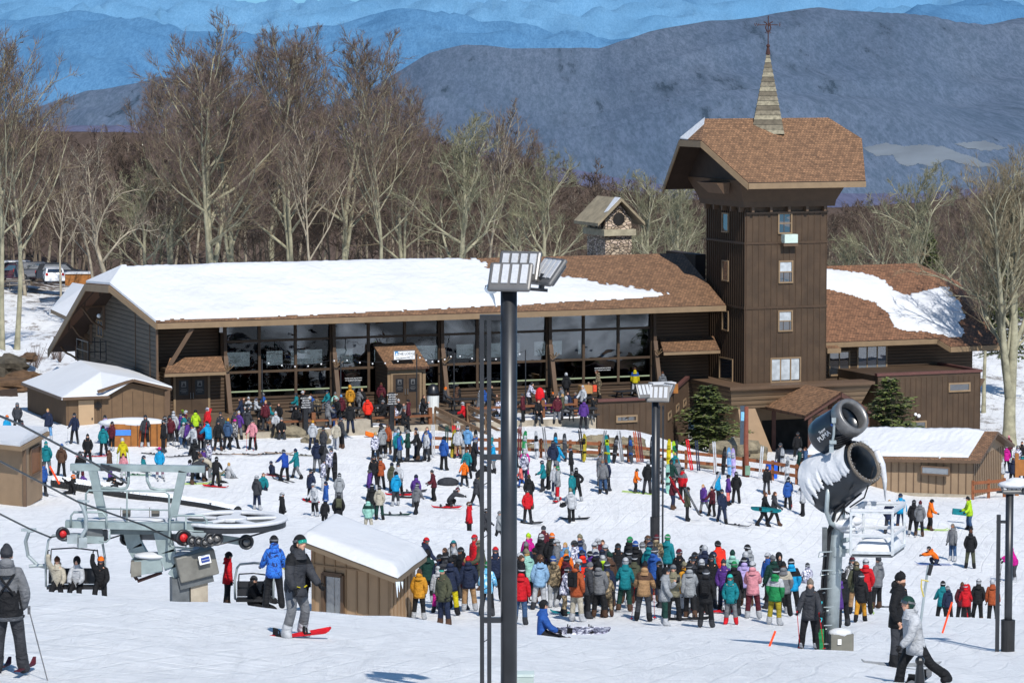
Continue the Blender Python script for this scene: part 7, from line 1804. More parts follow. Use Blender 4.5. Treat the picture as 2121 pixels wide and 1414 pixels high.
def fdir(f, a, s):  # f: forward swing from straight down, a: sideways
 f, a = R(f), R(a); return Vector((s * math.sin(a), -math.sin(f) * math.cos(a), -math.cos(f) * math.cos(a)))
POSES = {
 's': (.0, 3, (2, 2, -2, 2), 7, ((4, 14, 14, 6), (6, 14, 18, 4)), 0),
 'h': (.0, 2, (0, 2, 3, 4), 8, ((-8, 20, 26, -16), (-8, 20, 26, -16)), 6),
 'a': (.0, 4, (4, 6, -2, 2), 8, ((18, 12, 92, -30), (18, 12, 84, -34)), 14),
 'w': (.0, 12, (16, 24, 10, 22), 9, ((10, 18, 66, 8), (12, 18, 60, 6)), 8),
 'p': (.0, 5, (4, 4, -3, 4), 8, ((10, 14, 40, 2), (26, 12, 128, -18)), 18),
 'u': (.0, 0, (2, 2, -2, 2), 8, ((6, 12, 20, 2), (70, 26, 120, 0)), -6),
 'k': (.0, 8, (26, 14, -22, 16), 4, ((-18, 12, 10, 0), (24, 10, 52, -6)), 6),
 'b': (.0, 62, (14, 20, 6, 14), 9, ((62, 10, 70, -6), (58, 12, 72, -6)), 20),
 'l': (.0, 26, (26, 30, 12, 20), 10, ((36, 16, 66, -4), (30, 16, 60, -4)), 20),
 't': (.46, 8, (84, 86, 80, 82), 8, ((24, 10, 74, -14), (24, 10, 80, -18)), 8),
 'g': (.13, 6, (84, 22, 78, 30), 12, ((20, 16, 50, -8), (28, 14, 60, -10)), 14),
 'v': (.13, -10, (84, 30, 70, 50), 12, ((-20, 24, -6, 6), (80, 30, 130, 10)), 0),
 'c': (.34, 48, (96, 128, 30, 118), 8, ((60, 10, 74, -8), (64, 10, 80, -16)), 28),
 'r': (.0, 10, (30, 40, 22, 44), 14, ((14, 22, 46, 6), (20, 14, 60, -4)), 20),
 'e': (.0, 14, (34, 26, -34, 22), 10, ((-14, 16, 6, 0), (18, 12, 50, 0)), 22),
 'm': (.0, -2, (2, 4, -2, 4), 12, ((-6, 46, -40, -30), (-6, 46, -40, -30)), 6),
 'q': (.46, 4, (86, 80, 82, 78), 7, ((20, 12, 66, -12), (150, 20, 172, 0)), -6),
 'y': (.46, 6, (84, 80, 80, 80), 7, ((150, 22, 176, -6), (22, 12, 70, -16)), -8),
}
def head_geo(mb, hc, tilt, lo=False):
 """face towards -Y; returns rotation"""
 Rm = Euler((-R(tilt), 0, 0)).to_matrix(); nu, nv = (20, 14)
 V = []; F = []; M_ = []
 for j in range(nv + 1):
  th = PI * j / nv
  for i in range(nu):
   ph = 2 * PI * i / nu; x = math.sin(th) * math.cos(ph); y = math.sin(th) * math.sin(ph); z = math.cos(th)
   px_, py_, pz_ = x * .078, y * .098, z * .122
   if z < -.1: k = 1 + z * .34; px_ *= k; py_ *= (1 + z * .10) if y < 0 else (1 + z * .4)
   if y < -.75 and abs(x) < .32: py_ -= max(0, 1 - abs(z + .12) / .2) * .020
   if y < -.6 and .25 < abs(x) < .62 and -.02 < z < .22: py_ += .010
   if y < -.7 and z < -.72: py_ -= .008
   V.append((px_, py_, pz_))
 for j in range(nv):
  for i in range(nu):
   a, b = j * nu + i, j * nu + (i + 1) % nu; F.append((a, a + nu, b + nu, b))
 mb.add([hc + Rm @ Vector(v_) for v_ in V], F, 0)
 for s in (-1, 1):
  mb.ball(hc + Rm @ Vector((s * .078, .01, -.01)), (.012, .022, .032), 6, 5, 0, Rm)
  mb.ball(hc + Rm @ Vector((s * .031, -.084, .014)), (.012, .008, .007), 6, 4, 2, Rm)
 mb.ball(hc + Rm @ Vector((0, -.088, -.058)), (.024, .008, .008), 8, 4, 1, Rm)
 return Rm
def hand_geo(mb, w_, d, side, curl=.5):
 """palm, four fingers of unequal length with bends, thumb from the side of the palm"""
 d = d.normalized(); lat = Vector((0, -1, 0)); lat = (lat - d * lat.dot(d)); lat = lat.normalized() if lat.length > .1 else Vector((1, 0, 0)); nrm = d.cross(lat) * side
 M3 = Matrix((lat, nrm, d)).transposed()
 mb.ball(w_ + d * .05, (.042, .020, .055), 10, 7, 0, M3)
 for k, (o, L_) in enumerate(((-.030, .058), (-.010, .072), (.010, .078), (.030, .070))):
  p0 = w_ + d * .088 + lat * o; c_ = curl + k * .05; q = d * math.cos(c_) + nrm * math.sin(c_) * -1; q2 = d * math.cos(c_ * 2.2) - nrm * math.sin(c_ * 2.2)
  mb.tube([p0, p0 + q * L_ * .5, p0 + q * L_ * .5 + q2 * L_ * .5], [.0105, .0095, .007], 5)
 p0 = w_ + d * .035 + lat * .036; mb.tube([p0, p0 + (lat * .75 + d * .5).normalized() * .035, p0 + (lat * .5 + d * .85).normalized() * .062], [.013, .011, .008], 5)
_pz = {}
def pose_mesh(code):
 if code in _pz: return _pz[code]
 hp, lean, legs, splay, arms, ht = POSES[code]; rad = {}; V = []; E = []; B = []
 def nv(p, r_): V.append(Vector(p)); rad[len(V) - 1] = r_; return len(V) - 1
 def seg(a, b, bone): E.append((a, b)); B.append((a, b, bone))
 LT, LS = .43, .42; ank = .09
 if hp == 0:
  hs = []
  for s, (tf, kb) in ((-1, legs[0:2]), (1, legs[2:4])): hs.append(-(fdir(tf, splay, s) * LT + fdir(tf - kb, splay * .7, s) * LS).z + ank)
  hp = min(hs) + .02 if code in 'ke' else max(hs)
 P = Vector((0, 0, hp)); L_ = R(lean); up = Vector((0, -math.sin(L_), math.cos(L_)))
 pel = nv(P, (.165, .135)); wai = nv(P + up * .16, (.150, .125)); che = nv(P + up * .34, (.19, .145)); nb_ = nv(P + up * .475, (.105, .09)); nk = nv(P + up * .545, (.058, .058))
 seg(pel, wai, 'jacket'); seg(wai, che, 'jacket'); seg(che, nb_, 'jacket'); seg(nb_, nk, 'neck')
 hc = P + up * .56 + (up * .6 + Vector((0, 0, .4))).normalized() * .115
 if ht > 0: hc = hc + Vector((0, -.02 * ht / 20, 0))
 hands = []
 for s, (tf, kb), (uf, ua, ff, fa) in ((-1, legs[0:2], arms[0]), (1, legs[2:4], arms[1])):
  hip = nv(P + Vector((s * .095, 0, -.06)), (.115, .115)); dt = fdir(tf, splay, s); ds = fdir(tf - kb, splay * .7, s)
  mid = nv(V[hip] + dt * .2, (.098, .10)); kn = nv(V[hip] + dt * (LT - .06), (.076, .08)); an = nv(V[kn] + ds * LS * .62, (.078, .08)); an2 = nv(V[kn] + ds * LS, (.07, .07))
  seg(pel, hip, 'jacket'); seg(hip, mid, 'trousers'); seg(mid, kn, 'trousers'); seg(kn, an, 'trousers'); seg(an, an2, 'boots')
  ft = Vector((s * .25, -1, 0)) if (tf - kb) < 35 else Vector((s * .2, -.35, .9))
  ft.normalize(); heel = nv(V[an2] - ft * .05 + Vector((0, 0, -.045)), (.05, .05)); toe = nv(V[an2] + ft * .17 + Vector((0, 0, -.05)), (.048, .042))
  seg(an2, toe, 'boots'); seg(an2, heel, 'boots')
  sh_ = P + up * .425 + Vector((s * .165, 0, 0)); sh = nv(sh_, (.085, .085)); seg(che, sh, 'jacket')
  el = nv(V[sh] + (up_ := fdir(uf + lean * .3, ua, s)) * .285, (.062, .062)); wr = nv(V[el] + (fd := fdir(ff, fa, s)) * .245, (.046, .046))
  seg(sh, el, 'jacket'); seg(el, wr, 'jacket'); hands.append((V[wr] + fd * .01, fd, s))
 me = bpy.data.meshes.new('rig'); me.from_pydata([tuple(q) for q in V], E, []); ob = bpy.data.objects.new('rig', me); COL.objects.link(ob)
 ob.modifiers.new('s', 'SKIN'); ob.modifiers['s'].use_smooth_shade = True
 if not me.skin_vertices: me.skin_vertices.new() if hasattr(me.skin_vertices, 'new') else None
 sv = me.skin_vertices[0].data
 for i in range(len(V)): sv[i].radius = rad[i]; sv[i].use_root = (i == 0)
 ss_ = ob.modifiers.new('d', 'SUBSURF'); ss_.levels = 1; ss_.render_levels = 1
 dg = bpy.context.evaluated_depsgraph_get(); em = bpy.data.meshes.new_from_object(ob.evaluated_get(dg)); bpy.data.objects.remove(ob)
 co_ = [v_.co.copy() for v_ in em.vertices]; no_ = [v_.normal.copy() for v_ in em.vertices]
 segs = [(V[a], V[b], bn) for a, b, bn in B]
 def reg(p):
  best = (9, '')
  for a, b, bn in segs:
   d = b - a; t_ = max(0, min(1, (p - a).dot(d) / d.dot(d))); e = (p - a - d * t_).length
   if bn in ('neck',): e *= .9
   if e < best[0]: best = (e, bn)
  return best[1]
 fr = [reg(p_.center) for p_ in em.polygons]; fv = [list(p_.vertices) for p_ in em.polygons]
 out = {}
 def shell_(bn, off, lift=None):
  m_ = MB(); idx = {}
  for f_, r_ in zip(fv, fr):
   if r_ != bn: continue
   q = []
   for i in f_:
    if i not in idx: idx[i] = len(m_.v); m_.v.append(tuple(co_[i] + no_[i] * off))
    q.append(idx[i])
   m_.f.append(q); m_.m.append(0); m_.uv.append(None)
  if bn == 'jacket' and hp > .6:
   K = len(m_.v); N = 20; th_ = fdir((legs[0] + legs[2]) / 2, 0, 1)
   for (q0, rx, ry) in ((up * .16, .172, .148), (up * .04, .19, .165), (th_ * .09, .212, .178), (th_ * .19, .218, .182), (th_ * .185, .19, .15)):
    for i in range(N): a = 2 * PI * i / N; m_.v.append(tuple(P + q0 + Vector((math.cos(a) * rx, math.sin(a) * ry, 0))))
   for j in range(4):
    for i in range(N): a, b = K + j * N + i, K + j * N + (i + 1) % N; m_.f.append([a, b, b + N, a + N]); m_.m.append(0); m_.uv.append(None)
  o = m_.build(bn, cloth('black'), smooth=True); d = o.data; bpy.data.objects.remove(o); return d
 m_ = MB(); m_.v = [tuple(q) for q in co_]; m_.f = fv; m_.m = [3 if r_ != 'neck' else 0 for r_ in fr]; m_.uv = [None] * len(fv)
 Rm = head_geo(m_, hc, ht)
 o = m_.build('body', [SKIN, LIPS, EYE, cloth('charcoal')], smooth=True); out['body'] = o.data; bpy.data.objects.remove(o)
 out['jacket'] = shell_('jacket', .026); out['trousers'] = shell_('trousers', .012); out['boots'] = shell_('boots', .018)
 m_ = MB()
 for (w_, d, s) in hands: hand_geo(m_, w_, d, s, .6)
 o = m_.build('gloves', cloth('black'), smooth=True); out['gloves'] = o.data; bpy.data.objects.remove(o)
 out['hc'] = hc; out['Rm'] = Rm; out['top'] = hc.z + .13; out['hands'] = [(w_ + d * .07, d, s) for (w_, d, s) in hands]; out['chest'] = V[che]; out['up'] = up
 _pz[code] = out; return out
def mk(fn, mt, smooth=True):
 m_ = MB(); fn(m_); o = m_.build('g', mt, smooth=smooth); d = o.data; bpy.data.objects.remove(o); return d
def _helm(m):
 nu, nv_ = 18, 9
 for j in range(nv_ + 1):
  th = PI * .60 * j / nv_
  for i in range(nu):
   ph = 2 * PI * i / nu; x = math.sin(th) * math.cos(ph); y = math.sin(th) * math.sin(ph); z = math.cos(th)
   zz = z * .135 + .02
   if y < -.3: zz = max(zz, .035)
   else: zz = zz - (.02 if z < 0 else 0)
   m.v.append((x * .112, y * .132 + .008, zz))
 for j in range(nv_):
  for i in range(nu): a, b = j * nu + i, j * nu + (i + 1) % nu; m.f.append((a, a + nu, b + nu, b)); m.m.append(0); m.uv.append(None)
def _gog(m):
 n = 12
 for k in range(n + 1):
  a = -PI * .5 + (k / n - .5) * 2.3; c_, s_ = math.cos(a), math.sin(a)
  for (r_, z_) in ((.088, -.018), (.112, -.018), (.112, .036), (.088, .036)): m.v.append((c_ * r_ * .95, s_ * r_ * 1.08 - .004, z_))
 for k in range(n):
  for q in range(4): a = k * 4 + q; b = k * 4 + (q + 1) % 4; m.f.append((a, b, b + 4, a + 4)); m.m.append(0); m.uv.append(None)
def _strap(m):
 n = 20
 for k in range(n + 1):
  a = -PI * .5 + PI * .36 + (k / n) * (2 * PI - PI * .72); c_, s_ = math.cos(a), math.sin(a)
  for z_ in (.03, .066): m.v.append((c_ * .116, s_ * .136 + .008, z_ + (.01 if s_ > 0 else 0)))
 for k in range(n): a = k * 2; m.f.append((a, a + 1, a + 3, a + 2)); m.m.append(0); m.uv.append(None)
def _bean(m):
 nu = 16
 for (z_, r_) in ((-.005, .089), (.03, .093), (.035, .098), (.05, .098), (.09, .086), (.13, .055), (.15, .02), (.155, .001)):
  for i in range(nu): ph = 2 * PI * i / nu; m.v.append((math.cos(ph) * r_, math.sin(ph) * r_ * 1.18 + .004, z_ + (.02 if math.sin(ph) < -.5 else 0)))
 for j in range(7):
  for i in range(nu): a, b = j * nu + i, j * nu + (i + 1) % nu; m.f.append((a, b, b + nu, a + nu)); m.m.append(0); m.uv.append(None)
def _hair(lg):
 def f(m):
  nu, nv_ = 16, 10
  for j in range(nv_ + 1):
   th = PI * (.72 if lg else .62) * j / nv_
   for i in range(nu):
    ph = 2 * PI * i / nu; x = math.sin(th) * math.cos(ph); y = math.sin(th) * math.sin(ph); z = math.cos(th); r_ = 1 + .05 * math.sin(i * 5 + j * 3)
    zz = z * .132;
    if y < -.25: zz = max(zz, .045)
    if lg and y > -.2 and z < 0: zz -= .10 * (-z) * 2
    m.v.append((x * .090 * r_, y * .108 * r_ + .008, zz))
  for j in range(nv_):
   for i in range(nu): a, b = j * nu + i, j * nu + (i + 1) % nu; m.f.append((a, a + nu, b + nu, b)); m.m.append(0); m.uv.append(None)
 return f
def _curly(m):
 rn = random.Random(4)
 for k in range(46):
  d = Vector((rn.gauss(0, 1), rn.gauss(0, 1), rn.gauss(.2, 1))).normalized()
  if d.y < -.45 and d.z < .35: continue
  m.ball(Vector((d.x * .1, d.y * .11 + .01, d.z * .12)), .045, 6, 5)
def _cap(m): _bean(m); m.add([(-.07, -.09, .045), (.07, -.09, .045), (.055, -.175, .03), (-.055, -.175, .03)], [(0, 1, 2, 3), (3, 2, 1, 0)])
def _hood(m):
 m.ball((0, .02, .02), (.125, .135, .15), 14, 9);
def _collar(m):
 nu = 16
 for (z_, r_) in ((-.12, .165), (-.05, .135), (.02, .102), (.055, .10), (.05, .085)):
  for i in range(nu): ph = 2 * PI * i / nu; m.v.append((math.cos(ph) * r_, math.sin(ph) * r_ + (.04 if r_ > .11 else .01), z_))
 for j in range(4):
  for i in range(nu): a, b = j * nu + i, j * nu + (i + 1) % nu; m.f.append((a, b, b + nu, a + nu)); m.m.append(0); m.uv.append(None)
def _hoodback(m): m.ball((0, .10, .03), (.12, .075, .085), 12, 7)
def _pack(m):
 m.box((0, .215, -.02), (.28, .15, .42)); m.box((0, .30, -.08), (.2, .06, .2))
 for s in (-1, 1): m.tube([(s * .1, .17, .19), (s * .11, .02, .235), (s * .12, -.17, .1), (s * .13, -.15, -.1), (s * .14, .1, -.17)], .018, 4)
HG = {'helmet': mk(_helm, BLACK), 'beanie': mk(_bean, BLACK), 'hair': mk(_hair(0), BLACK), 'longhair': mk(_hair(1), BLACK), 'curly': mk(_curly, BLACK), 'cap': mk(_cap, BLACK), 'hood': mk(_hood, BLACK)}
GOG = mk(_gog, LENS); STR = mk(_strap, BLACK, False); COLL = mk(_collar, BLACK); HBK = mk(_hoodback, BLACK); PACK = mk(_pack, BLACK, False)
def ski_geo(L_=1.65, w_=.085):
 def f(m):
  n = 12;
  for k in range(n + 1):
   t_ = k / n; y = -L_ * .55 + L_ * t_; ww = w_ * (1 - .25 * math.sin(PI * t_)) / 2 * (1 if .04 < t_ else .5); z_ = .012 + max(0, (.12 - t_)) ** 1.5 * 2.2
   for (x, dz) in ((-ww, 0), (ww, 0), (ww, .016), (-ww, .016)): m.v.append((x, y, z_ + dz))
  for k in range(n):
   for q in range(4): a = k * 4 + q; b = k * 4 + (q + 1) % 4; m.f.append((a, b, b + 4, a + 4)); m.m.append(0); m.uv.append(None)
  m.f.append((3, 2, 1, 0)); m.m.append(0); m.uv.append(None); o = n * 4; m.f.append((o, o + 1, o + 2, o + 3)); m.m.append(0); m.uv.append(None)
 return f
def board_geo(L_=1.5, w_=.28):
 def f(m):
  n = 20; ring = []
  for k in range(n * 2):
   a = 2 * PI * k / (n * 2); x = math.copysign(abs(math.cos(a)) ** .62, math.cos(a)) * w_ / 2 * (1 - .16 * math.cos(math.sin(a) * 1.2)); y = math.sin(a) * L_ / 2; z_ = max(0, abs(y) / (L_ / 2) - .78) ** 1.6 * 1.0
   ring.append((x, y, z_ + .01))
  N2 = len(ring)
  m.v += ring + [(x, y, z_ + .014) for x, y, z_ in ring] + [(x * .05, y * .9, .012) for x, y, z_ in ring[:0]]
  m.f += [list(range(N2, 2 * N2)), list(range(N2))[::-1]] + [[i, (i + 1) % N2, (i + 1) % N2 + N2, i + N2] for i in range(N2)]
  m.m += [0] * (N2 + 2); m.uv += [None] * (N2 + 2)
 return f
def bind_geo(m):
 for y in (-.26, .26):
  m.box((0, y, .035), (.2, .13, .03)); m.box((0, y + .05, .10), (.16, .03, .14)); m.tube([(-.09, y, .04), (-.06, y, .13), (.06, y, .13), (.09, y, .04)], .014, 4)
def sbind(m): m.box((0, .08, .05), (.06, .10, .05)); m.box((0, -.16, .045), (.06, .07, .04))
SKI = mk(ski_geo(), BLACK, False); SBD = mk(board_geo(), BLACK, False); BND = mk(bind_geo, BLACK, False); SBN = mk(sbind, BLACK, False)
def pole_mesh(L_=1.15):
 return mk(lambda m: (m.tube([(0, 0, 0), (0, 0, -L_)], .009, 5), m.tube([(0, 0, .06), (0, 0, -.08)], .018, 6), m.tube([(0, 0, -L_ + .06), (0, 0, -L_ + .075)], .045, 8)), BLACK)
POLE = pole_mesh()
def inst(name, me, parent, loc=(0, 0, 0), rot=None, mt=None, scale=None):
 o = bpy.data.objects.new(name, me); COL.objects.link(o); o.parent = parent; o.location = loc
 if rot is not None:
  if isinstance(rot, Matrix): o.rotation_mode = 'QUATERNION'; o.rotation_quaternion = rot.to_quaternion()
  else: o.rotation_euler = rot
 if scale: o.scale = scale if isinstance(scale, (tuple, list)) else (scale,) * 3
 if mt is not None:
  if not me.materials: me.materials.append(mt)
  o.material_slots[0].link = 'OBJECT'; o.material_slots[0].material = mt
 return o
FACE = {'F': 0, 'B': 180, 'R': 90, 'L': -90, 'FR': 40, 'FL': -40, 'BR': 140, 'BL': -140}
PEOPLE = []; HELD = []
AREAS = {'Q': ((93, 114), 'in the lift queue'), 'Qb': ((116, 134), 'behind the lift queue'), 'M': ((142, 186), 'on the open snow'), 'N': ((142, 187), 'near the ski fence'), 'L': ((150, 189), 'in the ski-school line'), 'T': ((184, 207), 'on the terrace'),
 'P': ((182, 200), 'by the porch'), 'X': ((118, 131), 'in the dip at right'), 'Y': ((146, 176), 'on the slope at right'), 'W': ((190, 205), 'beyond the tan building'), 'B': ((150, 192), 'beside the left booth')}
def person(x, hy, area, face, pose, jk, tr, head, hcol, extra='', sc_=1.0, Y=None, desc=None, shades=None):
 code = random.choice('sshwk') if pose == 's' and area in 'QMNLTX' else pose
 if 'Y' not in (area,) and Y is None: sc_ *= random.uniform(.93, 1.0)
 ps = pose_mesh(code); top = ps['top'] * sc_ + (.03 if head == 'helmet' else 0)
 onT = area == 'T'
 if Y is None:
  best = None
  for k in range(200):
   y = AREAS[area][0][0] + (AREAS[area][0][1] - AREAS[area][0][0]) * k / 199.0; X = at(x, hy, y).x; z = ZF if onT else gz(X, y)
   e = abs(px_of(X, y, z + top)[1] - hy)
   if best is None or e < best[0]: best = (e, y)
  Y = best[1]
 X = at(x, hy, Y).x; z = ZF if onT else gz(X, Y)
 z0 = z
 if onT and pose in 'tqy': z = ZF
 if 'air' in extra: z = at(x, hy, Y).z - top
 rz = R(FACE[face] if isinstance(face, str) else face) + random.uniform(-.22, .22)
 t_ = thing('person', None, 'person', (X, Y, z), rz, 'skiers, snowboarders and visitors'); k_ = sc_ * (.93 if 'fat' not in extra else 1); t_.scale = (k_ * random.uniform(.96, 1.03), k_, sc_); t_.rotation_euler = (random.uniform(-.05, .05), random.uniform(-.04, .04), rz)
 if 'fat' in extra: t_.scale = (sc_ * 1.12, sc_ * 1.12, sc_)
 if random.random() < .5 and 'hold' not in extra: t_.scale.x *= -1
 sk = SKIN2 if random.random() < .2 else SKIN
 b = bpy.data.objects.new('body', ps['body']); COL.objects.link(b); b.parent = t_
 b.material_slots[0].link = 'OBJECT'; b.material_slots[0].material = sk
 inst('jacket', ps['jacket'], t_, mt=cloth(jk)); inst('trousers', ps['trousers'], t_, mt=cloth(tr))
 inst('boots', ps['boots'], t_, mt=cloth(random.choice(('black', 'charcoal', 'white', 'black', 'brown')) if 'boots:' not in extra else extra.split('boots:')[1].split()[0]))
 inst('gloves' if 'bare' not in extra else 'hands', ps['gloves'], t_, mt=sk if 'bare' in extra else cloth('black'), scale=None)
 hc, Rm = ps['hc'], ps['Rm']
 inst('collar', COLL, t_, hc - ps['up'] * .12, mt=cloth(jk))
 h_ = inst('hair' if head in ('hair', 'longhair', 'curly') else head, HG[head], t_, hc, Rm.to_4x4(), cloth(hcol))
 if head == 'hood': h_.location = hc + Vector((0, .02, .01));
 if head == 'helmet':
  inst('goggles', GOG, h_, (0, -.002, .01), mt=LENSC if 'lens' in extra else LENS); inst('goggle_strap', STR, h_, mt=cloth(random.choice(('white', 'black', 'grey', 'white'))))
 elif random.random() < .5 and head in ('beanie', 'cap'): inst('long_hair' if random.random() < .5 else 'neck_hair', HG['longhair'], t_, hc + Vector((0, .01, -.02)), Rm.to_4x4(), cloth(random.choice(('auburn', 'blond', 'brown'))), .97)
 if head != 'hood' and random.random() < .75 or 'hoodback' in extra: inst('hood', HBK, t_, hc - ps['up'] * .13, mt=cloth(jk))
 if 'pack' in extra: inst('backpack', PACK, t_, ps['chest'] + Vector((0, 0, 0)), Euler((R(POSES[code][1]), 0, 0)).to_matrix().to_4x4(), cloth('black' if 'opack' not in extra else 'olive'))
 who = dict(o=t_, x=x, y=hy, jk=jk, tr=tr, head=head, hcol=hcol, pose=pose, area=area, desc=desc, face=face); PEOPLE.append(who)
 Mw = Matrix.Translation((X, Y, z)) @ Matrix.Rotation(rz, 4, 'Z') @ Matrix.Diagonal((t_.scale.x, t_.scale.y, t_.scale.z, 1))
 def held(nm, cat, desc_, loc, rot, parts):
  e = thing(nm, None, cat, loc); e.rotation_euler = rot
  for q in parts: inst(*q[:2], e, q[2], q[3], q[4], q[5] if len(q) > 5 else None)
  HELD.append((e, desc_, who))
  return e
 if 'sk' in extra.split():
  c_ = random.choice(('red', 'black', 'white', 'blue', 'charcoal', 'lime'))
  for s in (-1, 1):
   pz = 0
  dz_ = (gz(X + math.sin(rz) * .6, Y - math.cos(rz) * .6) - gz(X - math.sin(rz) * .6, Y + math.cos(rz) * .6)) / 1.2
  held('skis', 'skis', c_ + ' skis on the feet of', (X, Y, z0 + .015), (-math.atan(dz_), 0, rz), [('ski', SKI, (s * .16, -.1, 0), (0, 0, 0), cloth(c_)) for s in (-1, 1)] + [('binding', SBN, (s * .16, -.05, 0), (0, 0, 0), cloth('black')) for s in (-1, 1)])
 if 'sb' in extra.split() or 'air' in extra:
  c_ = random.choice(('black', 'red', 'teal', 'charcoal', 'purple')) if 'sb:' not in extra else extra.split('sb:')[1].split()[0]
  held('snowboard', 'snowboard', c_ + ' snowboard strapped to', (X, Y, (z if 'air' in extra else z0) + .02), (R(8) if 'air' in extra else 0, 0, rz + PI / 2 - .3), [('deck', SBD, (0, 0, 0), (0, 0, 0), cloth(c_)), ('binding', BND, (0, 0, 0), (0, 0, 0), cloth('black'))])
 if 'po' in extra.split():
  c_ = extra.split('po:')[1].split()[0] if 'po:' in extra else random.choice(('black', 'charcoal', 'red', 'grey')); hs = [Mw @ w_ for (w_, d, s) in ps['hands']]; e = thing('ski_poles', None, 'ski poles', hs[0])
  for k, w_ in enumerate(hs):
   L_ = max(.4, w_.z - gz(w_.x, w_.y) if not onT else 1.0); L_ = min(L_, 1.25)
   o = inst('pole', POLE, e, w_ - hs[0], (random.uniform(-.22, .1), random.uniform(-.15, .15), rz), cloth(c_), (1, 1, L_ / 1.13))
  HELD.append((e, c_ + ' ski poles held by', who))
 if 'bd' in extra.split():   # board held upright
  c_ = extra.split('bd:')[1].split()[0] if 'bd:' in extra else 'black'; w_ = Mw @ Vector((.28, -.3, 0))
  held('snowboard', 'snowboard', c_ + ' snowboard held upright by', (w_.x, w_.y, z + .76), (R(90), 0, rz + .2), [('deck', SBD, (0, 0, 0), (0, 0, 0), cloth(c_)), ('binding', BND, (0, 0, 0), (0, 0, 0), cloth('charcoal'))])
 if 'cs' in extra.split():   # skis carried
  c_ = extra.split('cs:')[1].split()[0] if 'cs:' in extra else 'red'; w_ = Mw @ Vector((.3, -.22, 1.05))
  held('skis', 'skis', c_ + ' skis carried by', w_, (R(62), .15, rz + .6), [('ski', SKI, (s * .05, 0, 0), (0, 0, 0), cloth(c_)) for s in (-1, 1)])
 if 'cb' in extra.split():   # board carried under the arm
  c_ = extra.split('cb:')[1].split()[0] if 'cb:' in extra else 'teal'; w_ = Mw @ Vector((.36, -.05, .85))
  held('snowboard', 'snowboard', c_ + ' snowboard carried under the arm of', w_, (R(20), R(80), rz), [('deck', SBD, (0, 0, 0), (0, 0, 0), cloth(c_)), ('binding', BND, (0, 0, 0), (0, 0, 0), cloth('black'))])
 if 'ph' in extra.split():
  w_ = Mw @ ps['hands'][1][0]; m_ = MB(); m_.box(w_ + Vector((0, 0, .06)), (.08, .015, .15)); o = m_.build('phone', BLACK); o['category'] = 'phone'; HELD.append((o, 'black phone held up by', who))
 return t_
random.seed(5)
